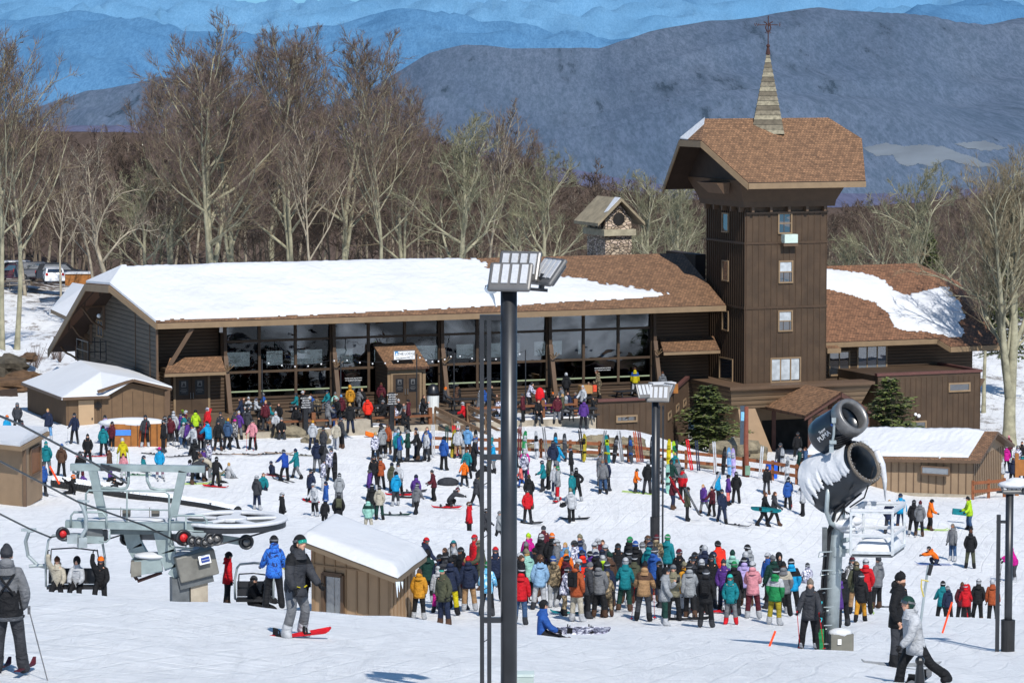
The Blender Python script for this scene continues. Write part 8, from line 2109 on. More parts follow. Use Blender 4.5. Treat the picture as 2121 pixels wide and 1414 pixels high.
D = '''
874 1102 Q FR w navy black helmet red - 1
886 1140 Q B s darkgreen black hood black po 1
867 1176 Q B h amber black longhair brown - .92
907 1171 Q B s white magenta helmet white - .85
940 1089 Q F l palegrey grey helmet teal pack 1
955 1131 Q FL s black black helmet black - 1
923 1146 Q BL s charcoal black helmet black - 1
935 1154 Q B h navy yellow beanie black - 1
973 1152 Q B h navy tan beanie red - 1
987 1103 Q FL s red black helmet red - 1
1001 1117 Q L s olive olive helmet khaki - 1
1008 1162 Q B s tie-dye black helmet green - 1
1027 1131 Q F s navy black helmet red - 1
921 1188 Q FL h olive navy helmet black lens 1
1091 1099 Q FL s magenta black beanie lime bare 1
1088 1123 Q B s navy black beanie grey - 1
1120 1105 Q BR s black black helmet white - 1
1144 1100 Q B h black black helmet orange - 1.03
1127 1075 Qb F s maroon black helmet charcoal - 1
1077 1172 Q B s red jeans helmet black - .98
1083 1148 Q R s black charcoal hair brown - 1
1100 1138 Q BL s mint black cap khaki - 1
1116 1149 Q B h paleblue white curly brown boots:charcoal 1
1145 1150 Q B s camo palegrey helmet blue - 1
1169 1122 Q FL s sky black longhair blond - .9
1170 1137 Q B s orange black cap khaki - .85
1174 1149 Q BR s maroon black helmet black - .97
1188 1156 Q R w cyan charcoal helmet white po .9
1165 1172 Q R w patterned camo helmet black - .9
1195 1166 Q BR h rust cream hair auburn pack 1
1208 1106 Q FL a grey black cap khaki - 1.02
1209 1138 Q B s navy/scarlet navy helmet navy - 1
1216 1164 Q R s charcoal black beanie grey - .95
1225 1140 Q BL s purple black helmet black - .97
1233 1121 Q FL s white black helmet white - 1
1242 1160 Q B h grey black helmet black - 1
1254 1135 Q FL s white black longhair brown - .95
1249 1148 Q B s lime black helmet white - .95
1261 1161 Q B s navy black helmet charcoal - 1
1264 1144 Q BL h brown charcoal beanie darkgreen - 1
1258 1186 Q B s camo camo hood camo - .82
1305 1109 Q BR s black black helmet green - 1
1316 1118 Q B h black black helmet blue - 1
1333 1121 Q B s white palegrey helmet grey - .95
1339 1107 Q FR s brown black helmet brown - 1
1358 1099 Q B s camo palegrey helmet maroon - 1
1300 1137 Q B s charcoal black helmet black - 1
1293 1154 Q B w teal darkgreen helmet white po:black 1
1310 1149 Q B s olive black helmet black - 1
1332 1164 Q B w brown/tan charcoal beanie black po:red 1.02
1354 1132 Q B s palegrey grey helmet charcoal - 1
1381 1104 Q BR u teal black helmet green ph 1.03
1407 1134 Q FL s black black helmet maroon - 1
1425 1149 Q FR s charcoal black helmet black - 1
1440 1142 Q FL s black black helmet black - 1
1457 1127 Q B s navy black helmet white - 1
1454 1155 Q B h black black helmet white - 1
1470 1145 Q F h black charcoal helmet black - 1.02
1463 1177 Q B h black black helmet charcoal pack 1.02
1495 1120 Q BL l scarlet black helmet black - 1.03
1516 1139 Q B s mint black beanie darkgreen - .98
1520 1160 Q B s black black helmet green - 1
1550 1127 Q BL s palegrey black helmet black - 1
1546 1141 Q B s navy black helmet white - 1
1540 1153 Q B s lilac charcoal helmet black - .97
1561 1160 Q B a pink maroon helmet white - 1
1396 1166 Q F p khaki black helmet grey bare 1.02
1378 1172 Q R p palegrey darkgreen helmet black ph 1
1418 1163 Q BL s amber white cap khaki pack .97
1431 1166 Q B s palegrey black helmet black - 1
1515 1187 Q F h teal grey helmet turquoise boots:red .9
1597 1150 Q BL s darkgreen black beanie grey - .97
1616 1144 Q F p black black hood black - 1.03
1626 1163 Q B h cream/grey black beanie black - 1
1604 1175 Q BR s white/green mustard helmet black boots:white 1.02
1643 1155 Q B h black/cyan black helmet black - 1.02
1767 1150 Q F s plaid black helmet maroon - 1
1772 1160 Q B h olive tan helmet camo pack 1
1748 1176 Q BL s black black helmet black - 1
1793 1155 Q B h red black helmet white po:lime 1.02
1815 1152 Q BL h grey black beanie charcoal - 1.04
1783 1186 Q B s black amber helmet charcoal - .9
1736 1190 Q L s purple black helmet black - .95
1951 1203 X B w teal black helmet black - 1
1966 1212 X BL s navy black helmet grey - .85
1992 1205 X B h maroon black longhair auburn bd:red .95
2003 1209 X B s red black helmet red - .85
2024 1197 X B h black black helmet white - 1
2058 1199 X B s rust black helmet white - 1
2104 1140 Y L l magenta charcoal helmet charcoal po 1
2010 1096 Y B h black olive hair auburn bare 1.03
1974 1084 Y FL s grey jeans hair grizzled - 1
1941 1130 Y L c orange navy helmet black sk .9
2010 1028 Y L w lime jeans beanie black - .98
1925 1032 Y R w orange black helmet black sk .9
1904 1037 Y B h grey black beanie maroon - 1
1891 1034 Y B h black black helmet black sk 1
1867 1020 Y F s cyan navy helmet navy - 1
1842 1034 Y B h navy charcoal longhair blond - .98
1582 1019 Y R k black black hair auburn cb:teal 1
1604 1017 Y R k charcoal black hair auburn - 1
1633 986 Y F s navy grey helmet black sk .8
1651 893 P F s black black helmet black - 1
1617 916 P FL s charcoal black helmet charcoal bd:white 1
1654 931 P R s darkgreen black helmet grey - .98
1668 926 P L s jeans tan longhair auburn - 1
1518 887 P B t palegrey black hair auburn - 1
1541 906 P R t black black hair brown - 1
1025 919 N L s cyan grey helmet cyan - .88
1081 963 N L s coral blue helmet black - .72
1088 928 N B h magenta magenta helmet white - .9
1096 982 N B h black black beanie brown - 1
1093 1010 M F h red black helmet black sb:black 1
1145 911 N B h navy grey helmet black - 1
1154 917 N BR s cyan grey helmet charcoal - .97
1185 927 N L s black black helmet navy - .85
1154 965 M L h palegrey red helmet green sb 1
1184 975 M FR s teal teal helmet grey - .9
1196 967 M B m black black helmet black - 1
1184 1011 M B s white black cap khaki cb:black 1
1250 950 M F s grey jeans hair grizzled po 1.03
1241 943 N R s pink black helmet white po .85
1315 969 M R s orange black helmet black sk .72
1340 953 M B h black charcoal helmet palegrey - 1
1391 949 N F s darkgreen black helmet black bd:mint 1
1365 940 N FR s palegrey grey hair auburn - .95
1393 985 M R w maroon navy helmet black cs:red 1
1416 967 M FL s grey/red black helmet black - .98
1424 1007 M R s olive black helmet black cs:grey 1
1487 976 M L s cyan black helmet black cs:white .95
1509 981 M R s purple coral helmet black - .9
1525 976 M B h black black helmet black - .95
1496 1011 M F s navy navy helmet black po 1
524 867 L F w pink black helmet black po .98
514 845 L B h charcoal black hood black - 1
583 864 L F t black charcoal beanie grey bare 1
647 871 L B h white navy beanie amber - .95
708 864 L FL s charcoal black helmet navy bd:blue 1
695 872 L F s cream white beanie tan - .97
786 877 N L s black black cap black - 1
794 881 N BL h palegrey black helmet black - 1
804 878 N FL s rust black longhair auburn - .97
819 888 N R s paleblue grey beanie grey po .95
829 892 N R s olive tan beanie black - .93
844 888 N L a darkgreen black helmet grey - 1
869 893 N L l black black hair auburn bare .95
885 883 N F p blue black hair auburn - 1.03
948 885 N F s white tan helmet pink - .95
968 880 N B h sky brown helmet black - 1
985 900 N L s blue black hair grizzled bare 1
979 909 N R s black black helmet grey - 1
962 951 M F w orange black helmet charcoal po .78
989 958 M R b black olive helmet cyan - .95
590 930 L BL l royal black helmet charcoal sk 1
565 953 L FR v navy black helmet navy sk .85
657 909 L B h navy grey helmet black - 1
668 914 L BR s charcoal black helmet charcoal pack .95
685 927 L F s patterned black helmet charcoal bd:black 1
668 950 M R s patterned white helmet charcoal - .95
644 970 M FL h navy black helmet black sb .98
701 979 M B h palegrey grey helmet black - .95
699 1019 M B h black charcoal helmet charcoal opack pack .97
671 1031 M B s black black helmet blue - .8
585 1032 M R s black black helmet white - .97
773 942 M F h black black helmet black - 1
789 946 M B a rust black helmet black po:red .97
827 957 M F s white black helmet black sb 1
819 975 M BL h cyan charcoal helmet black - 1
772 1000 M B s black charcoal helmet black - .97
786 1004 M B h cream darkgreen helmet black - .95
763 1033 M B h darkgreen/mint cream helmet black - .95
930 1008 M R c charcoal black helmet maroon sb:red 1
972 1077 M L s red black helmet brown - .95
1006 1081 M R s charcoal black helmet black - .9
1034 1085 M R s palegrey black beanie grey - .9
88 954 B FR h blue black helmet charcoal - 1
97 914 B B h teal grey beanie teal - 1
126 918 B B h brown black helmet blue - 1
99 845 L F u navy sky longhair blond - 1
35 832 L F h charcoal black helmet grey - 1
154 853 L F w navy black helmet black po:white 1
13 858 L FR s cyan black helmet orange - 1
44 869 L F s maroon black helmet black - .9
181 898 L F h black black beanie black bare 1
215 880 L B h teal black helmet black - .97
219 858 L F s lilac black helmet black - .95
230 872 L FL s maroon black helmet black - .95
256 906 M B w yellow black helmet white po:lime 1
228 931 M L s brown purple longhair auburn - .95
257 938 M F s pink white beanie maroon - .85
146 982 M L v black black helmet orange - 1
172 977 M B g purple black beanie maroon - 1
239 986 M FR v black black beanie black - .95
331 925 M F h cyan mauve helmet magenta sk .95
300 858 L F p charcoal black helmet black po 1
337 868 L R h black black helmet black po 1
354 859 L F h maroon charcoal helmet black - 1
380 873 L F w palegrey jeans helmet white po .88
389 862 L F s black black helmet charcoal - 1
431 872 L BL l cyan charcoal helmet black - 1.04
416 876 L F s maroon black helmet black - .95
451 868 L F w black black helmet black po 1
470 867 L B h jeans black beanie amber - .97
484 867 L FR s plaid black helmet magenta - .95
382 849 L R s maroon black helmet white cs:lime .95
360 850 L B s white black helmet white - .95
405 848 L B s lime black helmet black - .95
428 843 L FL s red red helmet patterned cs:red 1
396 946 M R b charcoal black helmet grey sk 1
436 941 M L b cream grey beanie brown - 1
446 946 M B l black black helmet black sb:red .95
455 966 M R v khaki black helmet black - .9
404 908 M BL s black black helmet charcoal - 1
514 822 T F t white white cap white bare .95
503 822 T FR t brown black longhair auburn - .95
546 814 T L t blue black beanie grey - 1
541 842 T F t black black longhair auburn bare .9
571 852 T F t white black beanie white - .95
613 840 T F t black black hood black - 1
645 815 T B t blue black hair auburn - 1
656 819 T B t camo black longhair brown - 1
693 812 T F t mint black beanie grey - 1
691 838 T FL t navy black beanie navy bare 1
707 818 T B s maroon black beanie sky - .93
727 798 T B h amber black hood amber - 1.03
751 803 T F t black grey longhair blond - 1
763 822 T B h scarlet black hair auburn - 1.03
789 792 T B s maroon black hair auburn - .98
795 829 T L t black black beanie grey - 1
827 826 T F t black black beanie white - 1
839 832 T FL t grey black hair brown bare 1
817 840 T B t patterned black longhair auburn - .95
875 817 T R p black black hair brown bare 1.03
884 831 T L t black black hair auburn - .85
921 802 T R t charcoal black beanie orange - 1
952 800 T L t black charcoal hair brown bare 1
960 832 T L t red black helmet white - .95
946 802 T B t brown black longhair auburn - .97
1014 797 T R t black black hair brown bare 1
1033 826 T L t patterned black hair brown - .95
1095 792 T R l patterned black beanie charcoal - 1
1115 827 T F t black black hair brown bare 1
1146 812 T F s black magenta beanie orange - .8
1169 821 T R t grey grey hood white - 1
1173 771 T B h black black helmet white - 1.03
1193 812 T L t navy navy hair grizzled bare 1.02
1243 766 T L s camo camo hair auburn - 1.03
1228 822 T R u black black hair brown - .75
1218 790 T F t black black hair grizzled - .9
1316 752 T B s blue/yellow white hair auburn - 1
1373 769 T B s grey grey longhair auburn - 1
2078 945 W L s white tan helmet white - 1
2098 947 W B h navy black hair auburn - 1
2107 921 W F s patterned black helmet grey - 1
2090 902 W B s maroon black beanie pink - .95
2115 913 W F s black black hair brown - 1
2086 922 W B h magenta black helmet black - .95
2117 940 W B h teal navy helmet black - 1
'''
rx_ = random.Random(8); FI = []
def fill(n, x0, x1, y0, y1, area, poses, sc0=.9):
 for _ in range(n):
  jk = rx_.choice(('black', 'black', 'charcoal', 'navy', 'olive', 'maroon', 'grey', 'white', 'teal', 'patterned', 'blue', 'purple')); hd = rx_.choice(('helmet', 'helmet', 'beanie', 'longhair'))
  FI.append('%d %d %s %s %s %s %s %s %s - %.2f' % (rx_.uniform(x0, x1), rx_.uniform(y0, y1), area, rx_.choice(('F', 'B', 'L', 'R', 'FL', 'BR')), rx_.choice(poses), jk, rx_.choice(('black', 'black', 'charcoal', 'navy', 'grey')), hd, rx_.choice(('black', 'charcoal', 'white', 'navy')) if hd != 'longhair' else rx_.choice(('auburn', 'brown', 'blond')), rx_.uniform(sc0, 1)))
fill(16, 500, 870, 800, 838, 'T', 'ttst'); fill(14, 930, 1230, 795, 828, 'T', 'ttst'); fill(9, 335, 500, 850, 880, 'L', 'shw'); fill(8, 640, 1020, 880, 905, 'N', 'sh'); fill(12, 1060, 1330, 1110, 1150, 'Q', 'sh'); fill(8, 1340, 1600, 1120, 1160, 'Q', 'sh', .85); fill(9, 1060, 1420, 925, 965, 'N', 'sh'); fill(12, 500, 1000, 925, 1000, 'M', 'shkg', .88); fill(7, 120, 480, 890, 960, 'M', 'shg', .88); fill(6, 1440, 1700, 950, 1010, 'M', 'shk', .9); fill(8, 480, 880, 812, 850, 'T', 'tst'); fill(4, 880, 1000, 1120, 1160, 'Q', 'sh')
for ln_ in D.strip().splitlines() + FI:
 q = ln_.split(); x, hy = float(q[0]), float(q[1]); area, face, pose, jk, tr, head, hcol = q[2:9]; scl = float(q[-1]); ex = ' '.join(q[9:-1])
 ex2 = ex
 for k_ in ('bd:', 'cs:', 'cb:', 'po:', 'sb:'):
  if k_ in ex2: ex2 += ' ' + k_[:2]
 fz = 'patterned' if hcol == 'patterned' else hcol
 person(x, hy, area, face, pose, jk, tr, head, fz, ex2, scl)
def near(label, *a, **k): t_ = person(*a, **k); PEOPLE[-1]['label'] = label; return t_
t_ = near('man in grey knit cap and hooded sweater with black bib trousers, seen from behind, at the left edge', 18, 1128, 'M', 'B', 'h', 'grey', 'charcoal', 'beanie', 'charcoal', 'hoodback', 1.0, Y=45)
psm = _pz['h']; m_ = MB();
m_.tube([(-.14, .02, 1.40), (-.10, .155, 1.36), (.0, .185, 1.24), (.10, .18, 1.12)], .018, 5); m_.tube([(.14, .02, 1.40), (.10, .155, 1.36), (.0, .19, 1.24), (-.10, .18, 1.12)], .018, 5)
o = m_.build('bib_straps', cloth('black'), t_, world=False);
bibm = MB(); bibm.tube([(0, 0, .80), (0, 0, .95), (0, .005, 1.08), (0, .01, 1.16)], [.215, .205, .195, .17], 20, cap=False); o = bibm.build('bib', cloth('black'), t_, world=False, smooth=True); o.scale = (1, .86, 1)
e = thing('ski_poles', None, 'ski poles', at(62, 1268, 45)); m_ = MB(); A = at(60, 1262, 45); B = at(101, 1418, 44.6); m_.tube([A, B], .010, 6); m_.tube([A + Vector((-.0, 0, .05)), A - Vector((0, 0, .06))], .02, 6); m_.build('pole', cloth('grey'), e); HELD.append((e, 'silver ski pole planted right of', PEOPLE[-1]))
e = thing('skis', None, 'skis', at(20, 1405, 45)); P = Vector(t_.location)
for s in (-1, 1): inst('ski', SKI, e, Vector((P.x + s * .17, P.y + .2, P.z + .03)) - e.location, (.12, 0, PI), cloth('maroon')); inst('binding', SBN, e, Vector((P.x + s * .17, P.y + .1, P.z + .06)) - e.location, (.12, 0, PI), cloth('white'))
HELD.append((e, 'dark red skis under', PEOPLE[-1]))
t_ = near('snowboarder in charcoal jacket with yellow flashes and green goggles, riding past the lift hut', 603, 1101, 'M', 'FR', 'r', 'black/charcoal', 'grey', 'helmet', 'black', 'sb:red sb lens hold', 1.09, Y=58)
m_ = MB(); hk = _pz['r'];
for s in (-1, 1): m_.bar((s * .23, -.10, 1.10), (s * .27, -.0, 1.14), .05, .012); m_.bar((s * .12, -.20, .86), (s * .05, -.215, .84), .02, .012)
m_.build('yellow_flashes', cloth('yellow'), t_, world=False)
t_ = near('snowboarder in blue camouflage jacket and black trousers seen from behind, next to the lift chair', 566, 1105, 'M', 'B', 's', 'bluecamo', 'black', 'helmet', 'black', 'sb', 1.0, Y=79)
t_.location.z = at(566, 1105, 79).z - 1.78
near('skier in black with a silver helmet, half hidden behind the left wall of the lift hut', 632, 1143, 'M', 'L', 's', 'black', 'black', 'helmet', 'grey', '', .92, Y=99)
near('skier in bright red jacket with white goggle strap, left of the chair with two riders', 470, 1185, 'M', 'R', 's', 'red', 'black', 'helmet', 'black', '', .95, Y=100)
for (x, hy, sd_, lb, hc_) in ((519, 1192, 1, 'skier in black seated on the left of the chair beside the snowboarders', 'charcoal'), (547, 1200, 1, 'skier in black seated on the right of the chair beside the snowboarders', 'black')):
 t_ = near(lb, x, hy, 'M', 'R', 't', 'black', 'black', 'helmet', hc_, '', .95, Y=99); t_.location.z = at(x, hy, 99).z - _pz['t']['top'] * .95
for (x, hy, ps_, jk, hd, hc_, lb) in ((119, 1148, 'q', 'cream', 'beanie', 'auburn', 'chairlift rider in cream jacket on the left of the chair, arm raised with a dark glove'), (158, 1157, 't', 'white', 'hood', 'black', 'chairlift rider in white jacket and black hood in the middle of the chair'), (207, 1155, 'y', 'black', 'helmet', 'orange', 'chairlift rider in black with orange helmet on the right of the chair, fist raised')):
 t_ = near(lb, x, hy, 'M', 'F', ps_, jk, 'black', hd, hc_, 'hold' if False else '', 1.0, Y=96.9); t_.location.z = aS.z - .46 + .07; t_.rotation_euler[2] = random.uniform(-.1, .1); t_.location.y = 96.85
t_ = near('bearded man in black hooded jacket and knit cap standing behind the white-jacketed snowboarder', 1858, 1148, 'M', 'FR', 'h', 'black', 'charcoal', 'beanie', 'black', 'bare hoodback boots:black', 1.03, Y=62.5)
inst('beard', mk(lambda m: m.ball((0, -.035, -.075), (.066, .068, .062), 12, 8), BLACK), t_, _pz['h']['hc'], _pz['h']['Rm'].to_4x4(), cloth('brown')); t_.rotation_euler[2] = R(62)
P = t_.location; e = thing('snowboard', None, 'snowboard', (P.x - .1, P.y, P.z + .02)); inst('deck', SBD, e, (.2, 0, 0), (0, 0, R(80)), cloth('palegrey')); HELD.append((e, 'pale snowboard lying at the feet of', PEOPLE[-1]))
t_ = near('snowboarder in white jacket and dark green helmet striding downhill at the lower right', 1900, 1222, 'M', 'L', 'e', 'white', 'black', 'helmet', 'darkgreen', 'sb:grey sb boots:black', 1.0, Y=56.5)
t_.rotation_euler[2] = R(-72)
m_ = MB(); P = at(1905, 1408, 51); m_.tube([P - Vector((0, 0, .3)), P + Vector((0, 0, .1)), P + Vector((.0, 0, .26))], [.1, .07, .05], 10); m_.ball(P + Vector((0, 0, .3)), .075, 10, 7); o = m_.build('snowboard_boot', BLACK); tag(o, 'black boot tip poking into the bottom edge below the white-jacketed snowboarder', 'boot')
t_ = near('ski patroller in black jacket and striped bobble hat leaning on poles beside the snow gun mast', 1676, 1210, 'M', 'F', 'w', 'charcoal', 'black', 'beanie', 'grizzled', 'sk po', 1.0, Y=79)
t_ = near('snowboarder in blue jacket with green hood sitting on the snow, board out to the right', 1122, 1262, 'M', 'R', 'g', 'blue', 'black', 'helmet', 'black', '', 1.0, Y=82)
P = t_.location; e = thing('snowboard', None, 'snowboard', (P.x + .95, P.y - .05, P.z + .18)); inst('deck', SBD, e, (0, 0, 0), (0, R(60), R(90)), cloth('patterned')); inst('binding', BND, e, (0, 0, 0), (0, R(60), R(90)), cloth('black')); HELD.append((e, 'blue and white snowboard on the feet of', PEOPLE[-1]))
near('small child in white and purple patterned suit sitting on the slope behind the queue', 1673, 1192, 'M', 'B', 'g', 'patterned', 'patterned', 'helmet', 'charcoal', '', .85, Y=128)
m_ = MB(); P = gp(928, 995, 170); P = ground(928, 1003, 150, 186); m_.ball(P + Vector((0, 0, .12)), (.55, .4, .26), 12, 8); o = m_.build('duffel_bag', cloth('charcoal')); tag(o, 'dark bag lying on the snow above the crouching snowboarder', 'bag')
m_ = MB(); P = ground(770, 905, 170, 192) ; m_.box(P + Vector((0, 0, .12)), (.75, .35, .08), .2, 0, .5, .3); tag(m_.build('orange_sled', cloth('orange')), 'orange snowboard lying tilted on the bank below the concrete block', 'snowboard')
P = at(1990, 1060, 168); m_ = MB(); m_.box(P, (.85, .12, .3), .1, 0, 0, .12); tag(m_.build('sled', cloth('teal')), 'teal padded bundle held out by the skier in the lime jacket', 'bundle')
CN = {'palegrey': 'pale grey', 'darkgreen': 'dark green', 'paleblue': 'pale blue', 'bluecamo': 'blue camouflage', 'camo': 'camouflage', 'patterned': 'patterned', 'jeans': 'denim blue', 'amber': 'amber yellow', 'grizzled': 'grey', 'mint': 'mint green', 'tie-dye': 'pale blue tie-dyed'}
cn = lambda c: ' and '.join(CN.get(q, q) for q in c.split('/'))
HN = {'helmet': 'helmet', 'beanie': 'knit hat', 'hair': 'hair', 'longhair': 'long hair', 'curly': 'curly hair', 'cap': 'cap', 'hood': 'hood up'}
PN = {'t': 'sitting', 'g': 'sitting on snow', 'v': 'sitting on snow', 'c': 'crouching', 'b': 'bending down', 'l': 'leaning', 'k': 'walking', 'u': 'arm raised', 'm': 'hands on hips', 'p': 'looking at hands', 'a': 'arms folded'}
AN = {'Q': 'in the lift queue', 'Qb': 'just behind the lift queue', 'M': 'on the open snow', 'N': 'near the ski fence', 'L': 'near the left shed', 'T': 'on the terrace', 'P': 'by the entrance porch', 'X': 'in the dip at right', 'Y': 'below the tan building', 'W': 'beyond the tan building', 'B': 'beside the left booth'}
def cand(w_):
 h = (cn(w_['hcol']) + ' ' + HN[w_['head']]); a = AN[w_['area']]; p = PN.get(w_['pose'], '')
 j = 'person in ' + cn(w_['jk']) + ' jacket'
 yield f"{j}, {h}, {p + ' ' if p else ''}{a}"
 yield f"{j}, {cn(w_['tr'])} trousers, {h}, {a}"
from collections import Counter, defaultdict
todo = [w_ for w_ in PEOPLE if 'label' not in w_]
for lvl in (0, 1):
 cnt = Counter(list(cand(w_))[lvl] for w_ in todo)
 rest = []
 for w_ in todo:
  c_ = list(cand(w_))[lvl]
  if cnt[c_] == 1: w_['label'] = c_
  else: rest.append(w_)
 todo = rest
g_ = defaultdict(list)
for w_ in todo: g_[list(cand(w_))[0]].append(w_)
ORD = ['leftmost', 'second from left', 'third from left', 'fourth from left', 'fifth from left', 'sixth from left', 'seventh from left']
for k_, ws in g_.items():
 ws.sort(key=lambda q: q['x'])
 for i, w_ in enumerate(ws): w_['label'] = (ORD[i] if i < len(ws) - 1 or len(ws) < 3 else 'rightmost') + ' ' + k_.replace('person', 'person', 1)
for w_ in PEOPLE:
 w_['label'] = ' '.join(w_['label'].split()[:16]); w_['o']['label'] = w_['label']
seen_ = set()
for (o, d, w_) in HELD:
 a = AN[w_['area']]; base = f"{d} person in {cn(w_['jk'])} jacket, {cn(w_['hcol'])} {HN[w_['head']]}, {a}"
 if 'Y' in w_ or w_['label'].split()[0] not in ('person',) and w_['label'].split()[0] not in ('leftmost', 'second', 'third', 'fourth', 'fifth', 'rightmost', 'sixth'):
  base = d + ' the ' + w_['label']
 base = ' '.join(base.split()[:16]); k = base
 if k in seen_: k = ' '.join((d + ' person in ' + cn(w_['jk']) + ' jacket and ' + cn(w_['tr']) + ' trousers ' + a).split()[:16])
 n_ = 2
 while k in seen_: k = ' '.join((['', '', 'second', 'third', 'fourth', 'fifth'][n_] + ' from left ' + base).split()[:16]); n_ += 1
 seen_.add(k); o['label'] = k
rack = '''
898 k white red|945 k white red|948 k red white|925 k darkgreen black|935 b mustard black|960 b palegrey black|985 b black white
1075 k maroon black|1083 b green white|1092 k white green|1113 b white black|1134 k grey black|1170 b charcoal grey|1208 k black red|1212 b mustard black|1244 k grey red|1252 b charcoal yellow|1261 b teal lime|1270 b black grey|1288 k white black|1306 b charcoal blue|1322 k rust black|1330 k maroon white|1402 b lime green|1384 b yellow yellow|1433 k red white|1447 k navy blue|1482 k white red|1495 b black charcoal|1510 b sky white|1520 b lilac white|1573 k white grey|1630 b white grey|1662 b black tan|1150 b charcoal cyan|1290 k grey red|1350 b black grey|1395 b charcoal black'''
allr = [q.split() for q in rack.replace('\n', '|').split('|') if q.strip()]
allr.sort(key=lambda q: float(q[0])); dup_ = Counter()
for k, (x, kd, c1, c2) in enumerate(allr):
 x = float(x); Y_ = 177.55 - (.8 if x > 1600 else 0); X = at(x, 960, Y_).x; z = gz(X, Y_ - .25)
 nm = 'snowboard' if kd == 'b' else 'skis'; s_ = 'left' if x < 1050 else 'right'
 key = (nm, c1, s_); dup_[key] += 1
 prev = allr[k - 1] if k else None
 lb = f"{cn(c1)} {'snowboard' if kd == 'b' else 'pair of skis'} propped on the ski fence" + (f", right of the {cn(prev[2])} {'board' if prev[1] == 'b' else 'skis'}" if prev else ', first at the left end')
 if any(o.get('label') == lb for o in COL.objects if o.name.startswith(nm)): lb = lb.replace('propped', 'leaning').replace('right of', 'just right of')
 e = thing(nm, lb, nm, (X, Y_ - .28, z), 0, 'skis and snowboards parked along the rail fence'); ti = R(90 - 11 + random.uniform(-4, 4)); roll = random.uniform(-.16, .16); e.rotation_euler = (0, roll, 0)
 if kd == 'b':
  inst('deck', SBD, e, (0, .14, .74), (ti, 0, random.uniform(-.3, .3)), cloth(c1)); inst('binding', BND, e, (0, .14, .74), (ti, 0, 0), cloth(c2))
  m_ = MB(); m_.tube([(0, .10, .95), (0, .115, .95)], .1, 14); inst('decal', mk(lambda m: m.tube([(0, .04, 1.18), (0, .065, 1.18)], .085, 12), BLACK), e, (0, 0, 0), None, cloth(c2))
 else:
  for s in (-1, 1):
   inst('ski', SKI, e, (s * .05, .12 + s * .01, .84), (ti + PI, 0, 0), cloth(c1)); inst('binding', SBN, e, (s * .05, .12, .84), (ti + PI, 0, 0), cloth(c2))
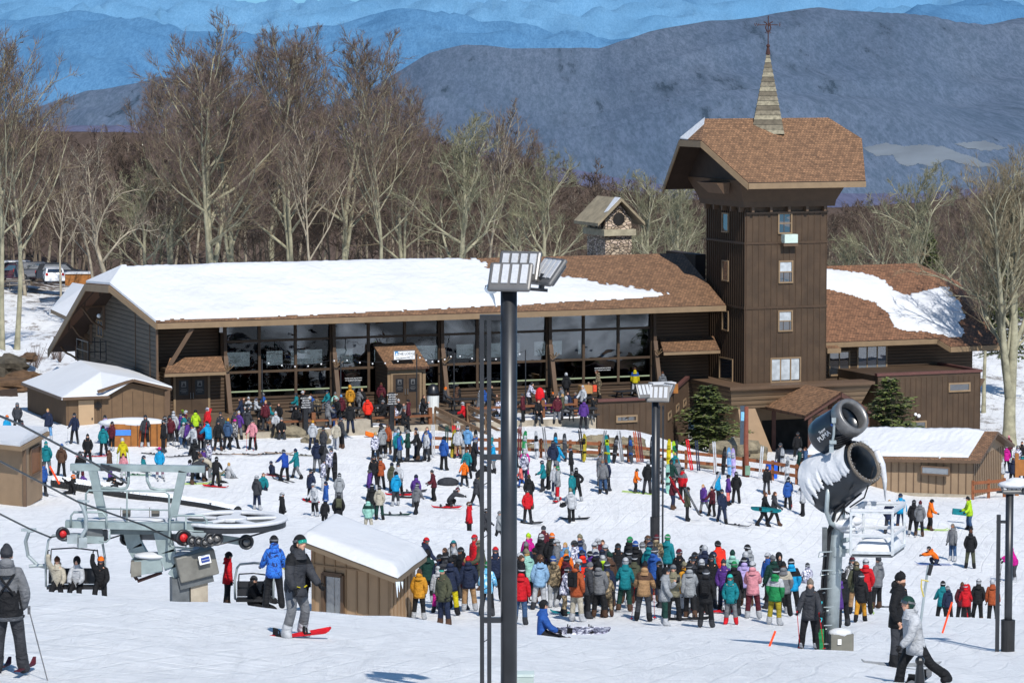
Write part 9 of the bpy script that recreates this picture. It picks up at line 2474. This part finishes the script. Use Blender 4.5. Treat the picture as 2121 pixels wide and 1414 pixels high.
for k, (x, y, kd, c1, rz_, lb) in enumerate(((314, 941, 'k', 'charcoal', .9, 'short grey skis lying right of the yellow-jacketed skier'), (372, 946, 'k', 'charcoal', -1.0, 'short dark skis lying behind the skier in cyan'), (452, 942, 'k', 'brown', 1.3, 'brown skis lying behind the leaning cyan skier'), (508, 943, 'k', 'tan', 1.4, 'tan skis lying left of the pink-jacketed skier'), (545, 942, 'k', 'charcoal', -1.2, 'dark skis lying right of the pink-jacketed skier'), (575, 940, 'k', 'tan', 1.2, 'tan skis behind the sitting child'), (628, 944, 'k', 'khaki', 1.3, 'khaki skis lying left of the navy-jacketed person'),
 (851, 956, 'b', 'black', 1.45, 'black snowboard lying base down in front of the left rail fence'), (845, 1030, 'b', 'black', 1.3, 'black snowboard lying right of the skier in cyan'), (855, 1020, 'b', 'charcoal', 1.9, 'charcoal snowboard lying behind the black one'), (460, 985, 'b', 'teal', 1.1, 'teal-grey snowboard on the snow by the bending group'), (820, 1068, 'b', 'darkgreen', 1.4, 'dark green snowboard below the skier in cyan'), (1190, 1075, 'b', 'black', 1.5, 'black and red snowboard behind the man in white'), (925, 1052, 'b', 'red', 1.35, 'red snowboard under the crouching snowboarder'), (280, 985, 'k', 'green', 1.5, 'thin green skis behind the terminal beam'), (175, 940, 'k', 'white', 1.2, 'pile of white skis by the left booth'), (188, 946, 'k', 'red', 1.7, 'red skis in the pile by the left booth'), (1525, 1088, 'k', 'charcoal', .8, 'pair of skis by the brown boots below the skier in navy'), (1480, 1268, 'b', 'red', 1.5, 'red snowboard lying among the queue'), (1190, 1272, 'b', 'teal', 1.3, 'teal skis and board at the front of the queue'), (1260, 1268, 'k', 'white', 1.5, 'white skis at the front of the queue'), (1420, 1285, 'b', 'black', 1.5, 'black snowboard with bindings at the front of the queue'), (1815, 1210, 'k', 'charcoal', 1.5, 'dark skis in the snow right of the red-jacketed skier'))):
 P = ground(x, y, 93 if y > 1200 else 140, 112 if y > 1200 else 190); nm = 'skis' if kd == 'k' else 'snowboard'
 e = thing(nm, lb, nm, P + Vector((0, 0, .03)), rz_)
 sl_ = (gz(P.x, P.y + .5) - gz(P.x, P.y - .5)); e.rotation_euler = (0, 0, rz_)
 if kd == 'b': inst('deck', SBD, e, (0, 0, 0), (sl_ * math.cos(rz_), 0, 0), cloth(c1)); inst('binding', BND, e, (0, 0, 0), (sl_ * math.cos(rz_), 0, 0), BLACK)
 else:
  for s in (-1, 1): inst('ski', SKI, e, (s * .09, s * .06, 0), (0, 0, s * .05), cloth(c1)); inst('binding', SBN, e, (s * .09, s * .06, 0), None, BLACK)
P = at(1696, 1300, 79.6); e = thing('snowboard', 'tall black snowboard with cyan lettering standing against the snow gun mast', 'snowboard', (P.x, P.y, gz(P.x, P.y) + .72)); inst('deck', SBD, e, (0, 0, 0), (R(88), 0, .15), cloth('black'))
cm = mat('cyan_ink', srgb(60, 200, 215), .5, .03)
for k, ch in enumerate('RIDE'): text_mb(ch, .2, cm, Matrix.Translation((P.x, P.y - .03, gz(P.x, P.y) + 1.14 - k * .2)) @ Matrix.Rotation(PI / 2, 4, 'X') @ Matrix.Rotation(-PI / 2, 4, 'Z'), 'board_lettering', e, .003)
e = thing('skis', 'two pairs of green skis propped at the foot of the snow gun mast', 'skis', (P.x + .05, P.y - .1, gz(P.x, P.y)))
for k in range(4): inst('ski', SKI, e, (-.12 + k * .05, 0, .22), (R(78), 0, R(-10 + k * 5)), cloth('green'), (1, .42, 1))
P = gp(2090, 960, 200); m_ = MB(); fw_ = at(2118, 985, 186)
t_ = thing('queue_gate', 'bright orange-yellow timber gate frame cut by the right edge', 'gate', at(2115, 1010, 186));
for x in (2106, 2140): m_ = MB(); m_.bar(at(x, 1028, 186), at(x, 938, 186), .2, .2); m_.build('post', ORANGEW, t_)
m_ = MB(); m_.box(at(2124, 968, 186), (1.1, .08, .9)); m_.build('panel', ORANGEW, t_)
0 and print('people', len(PEOPLE), 'held', len(HELD))
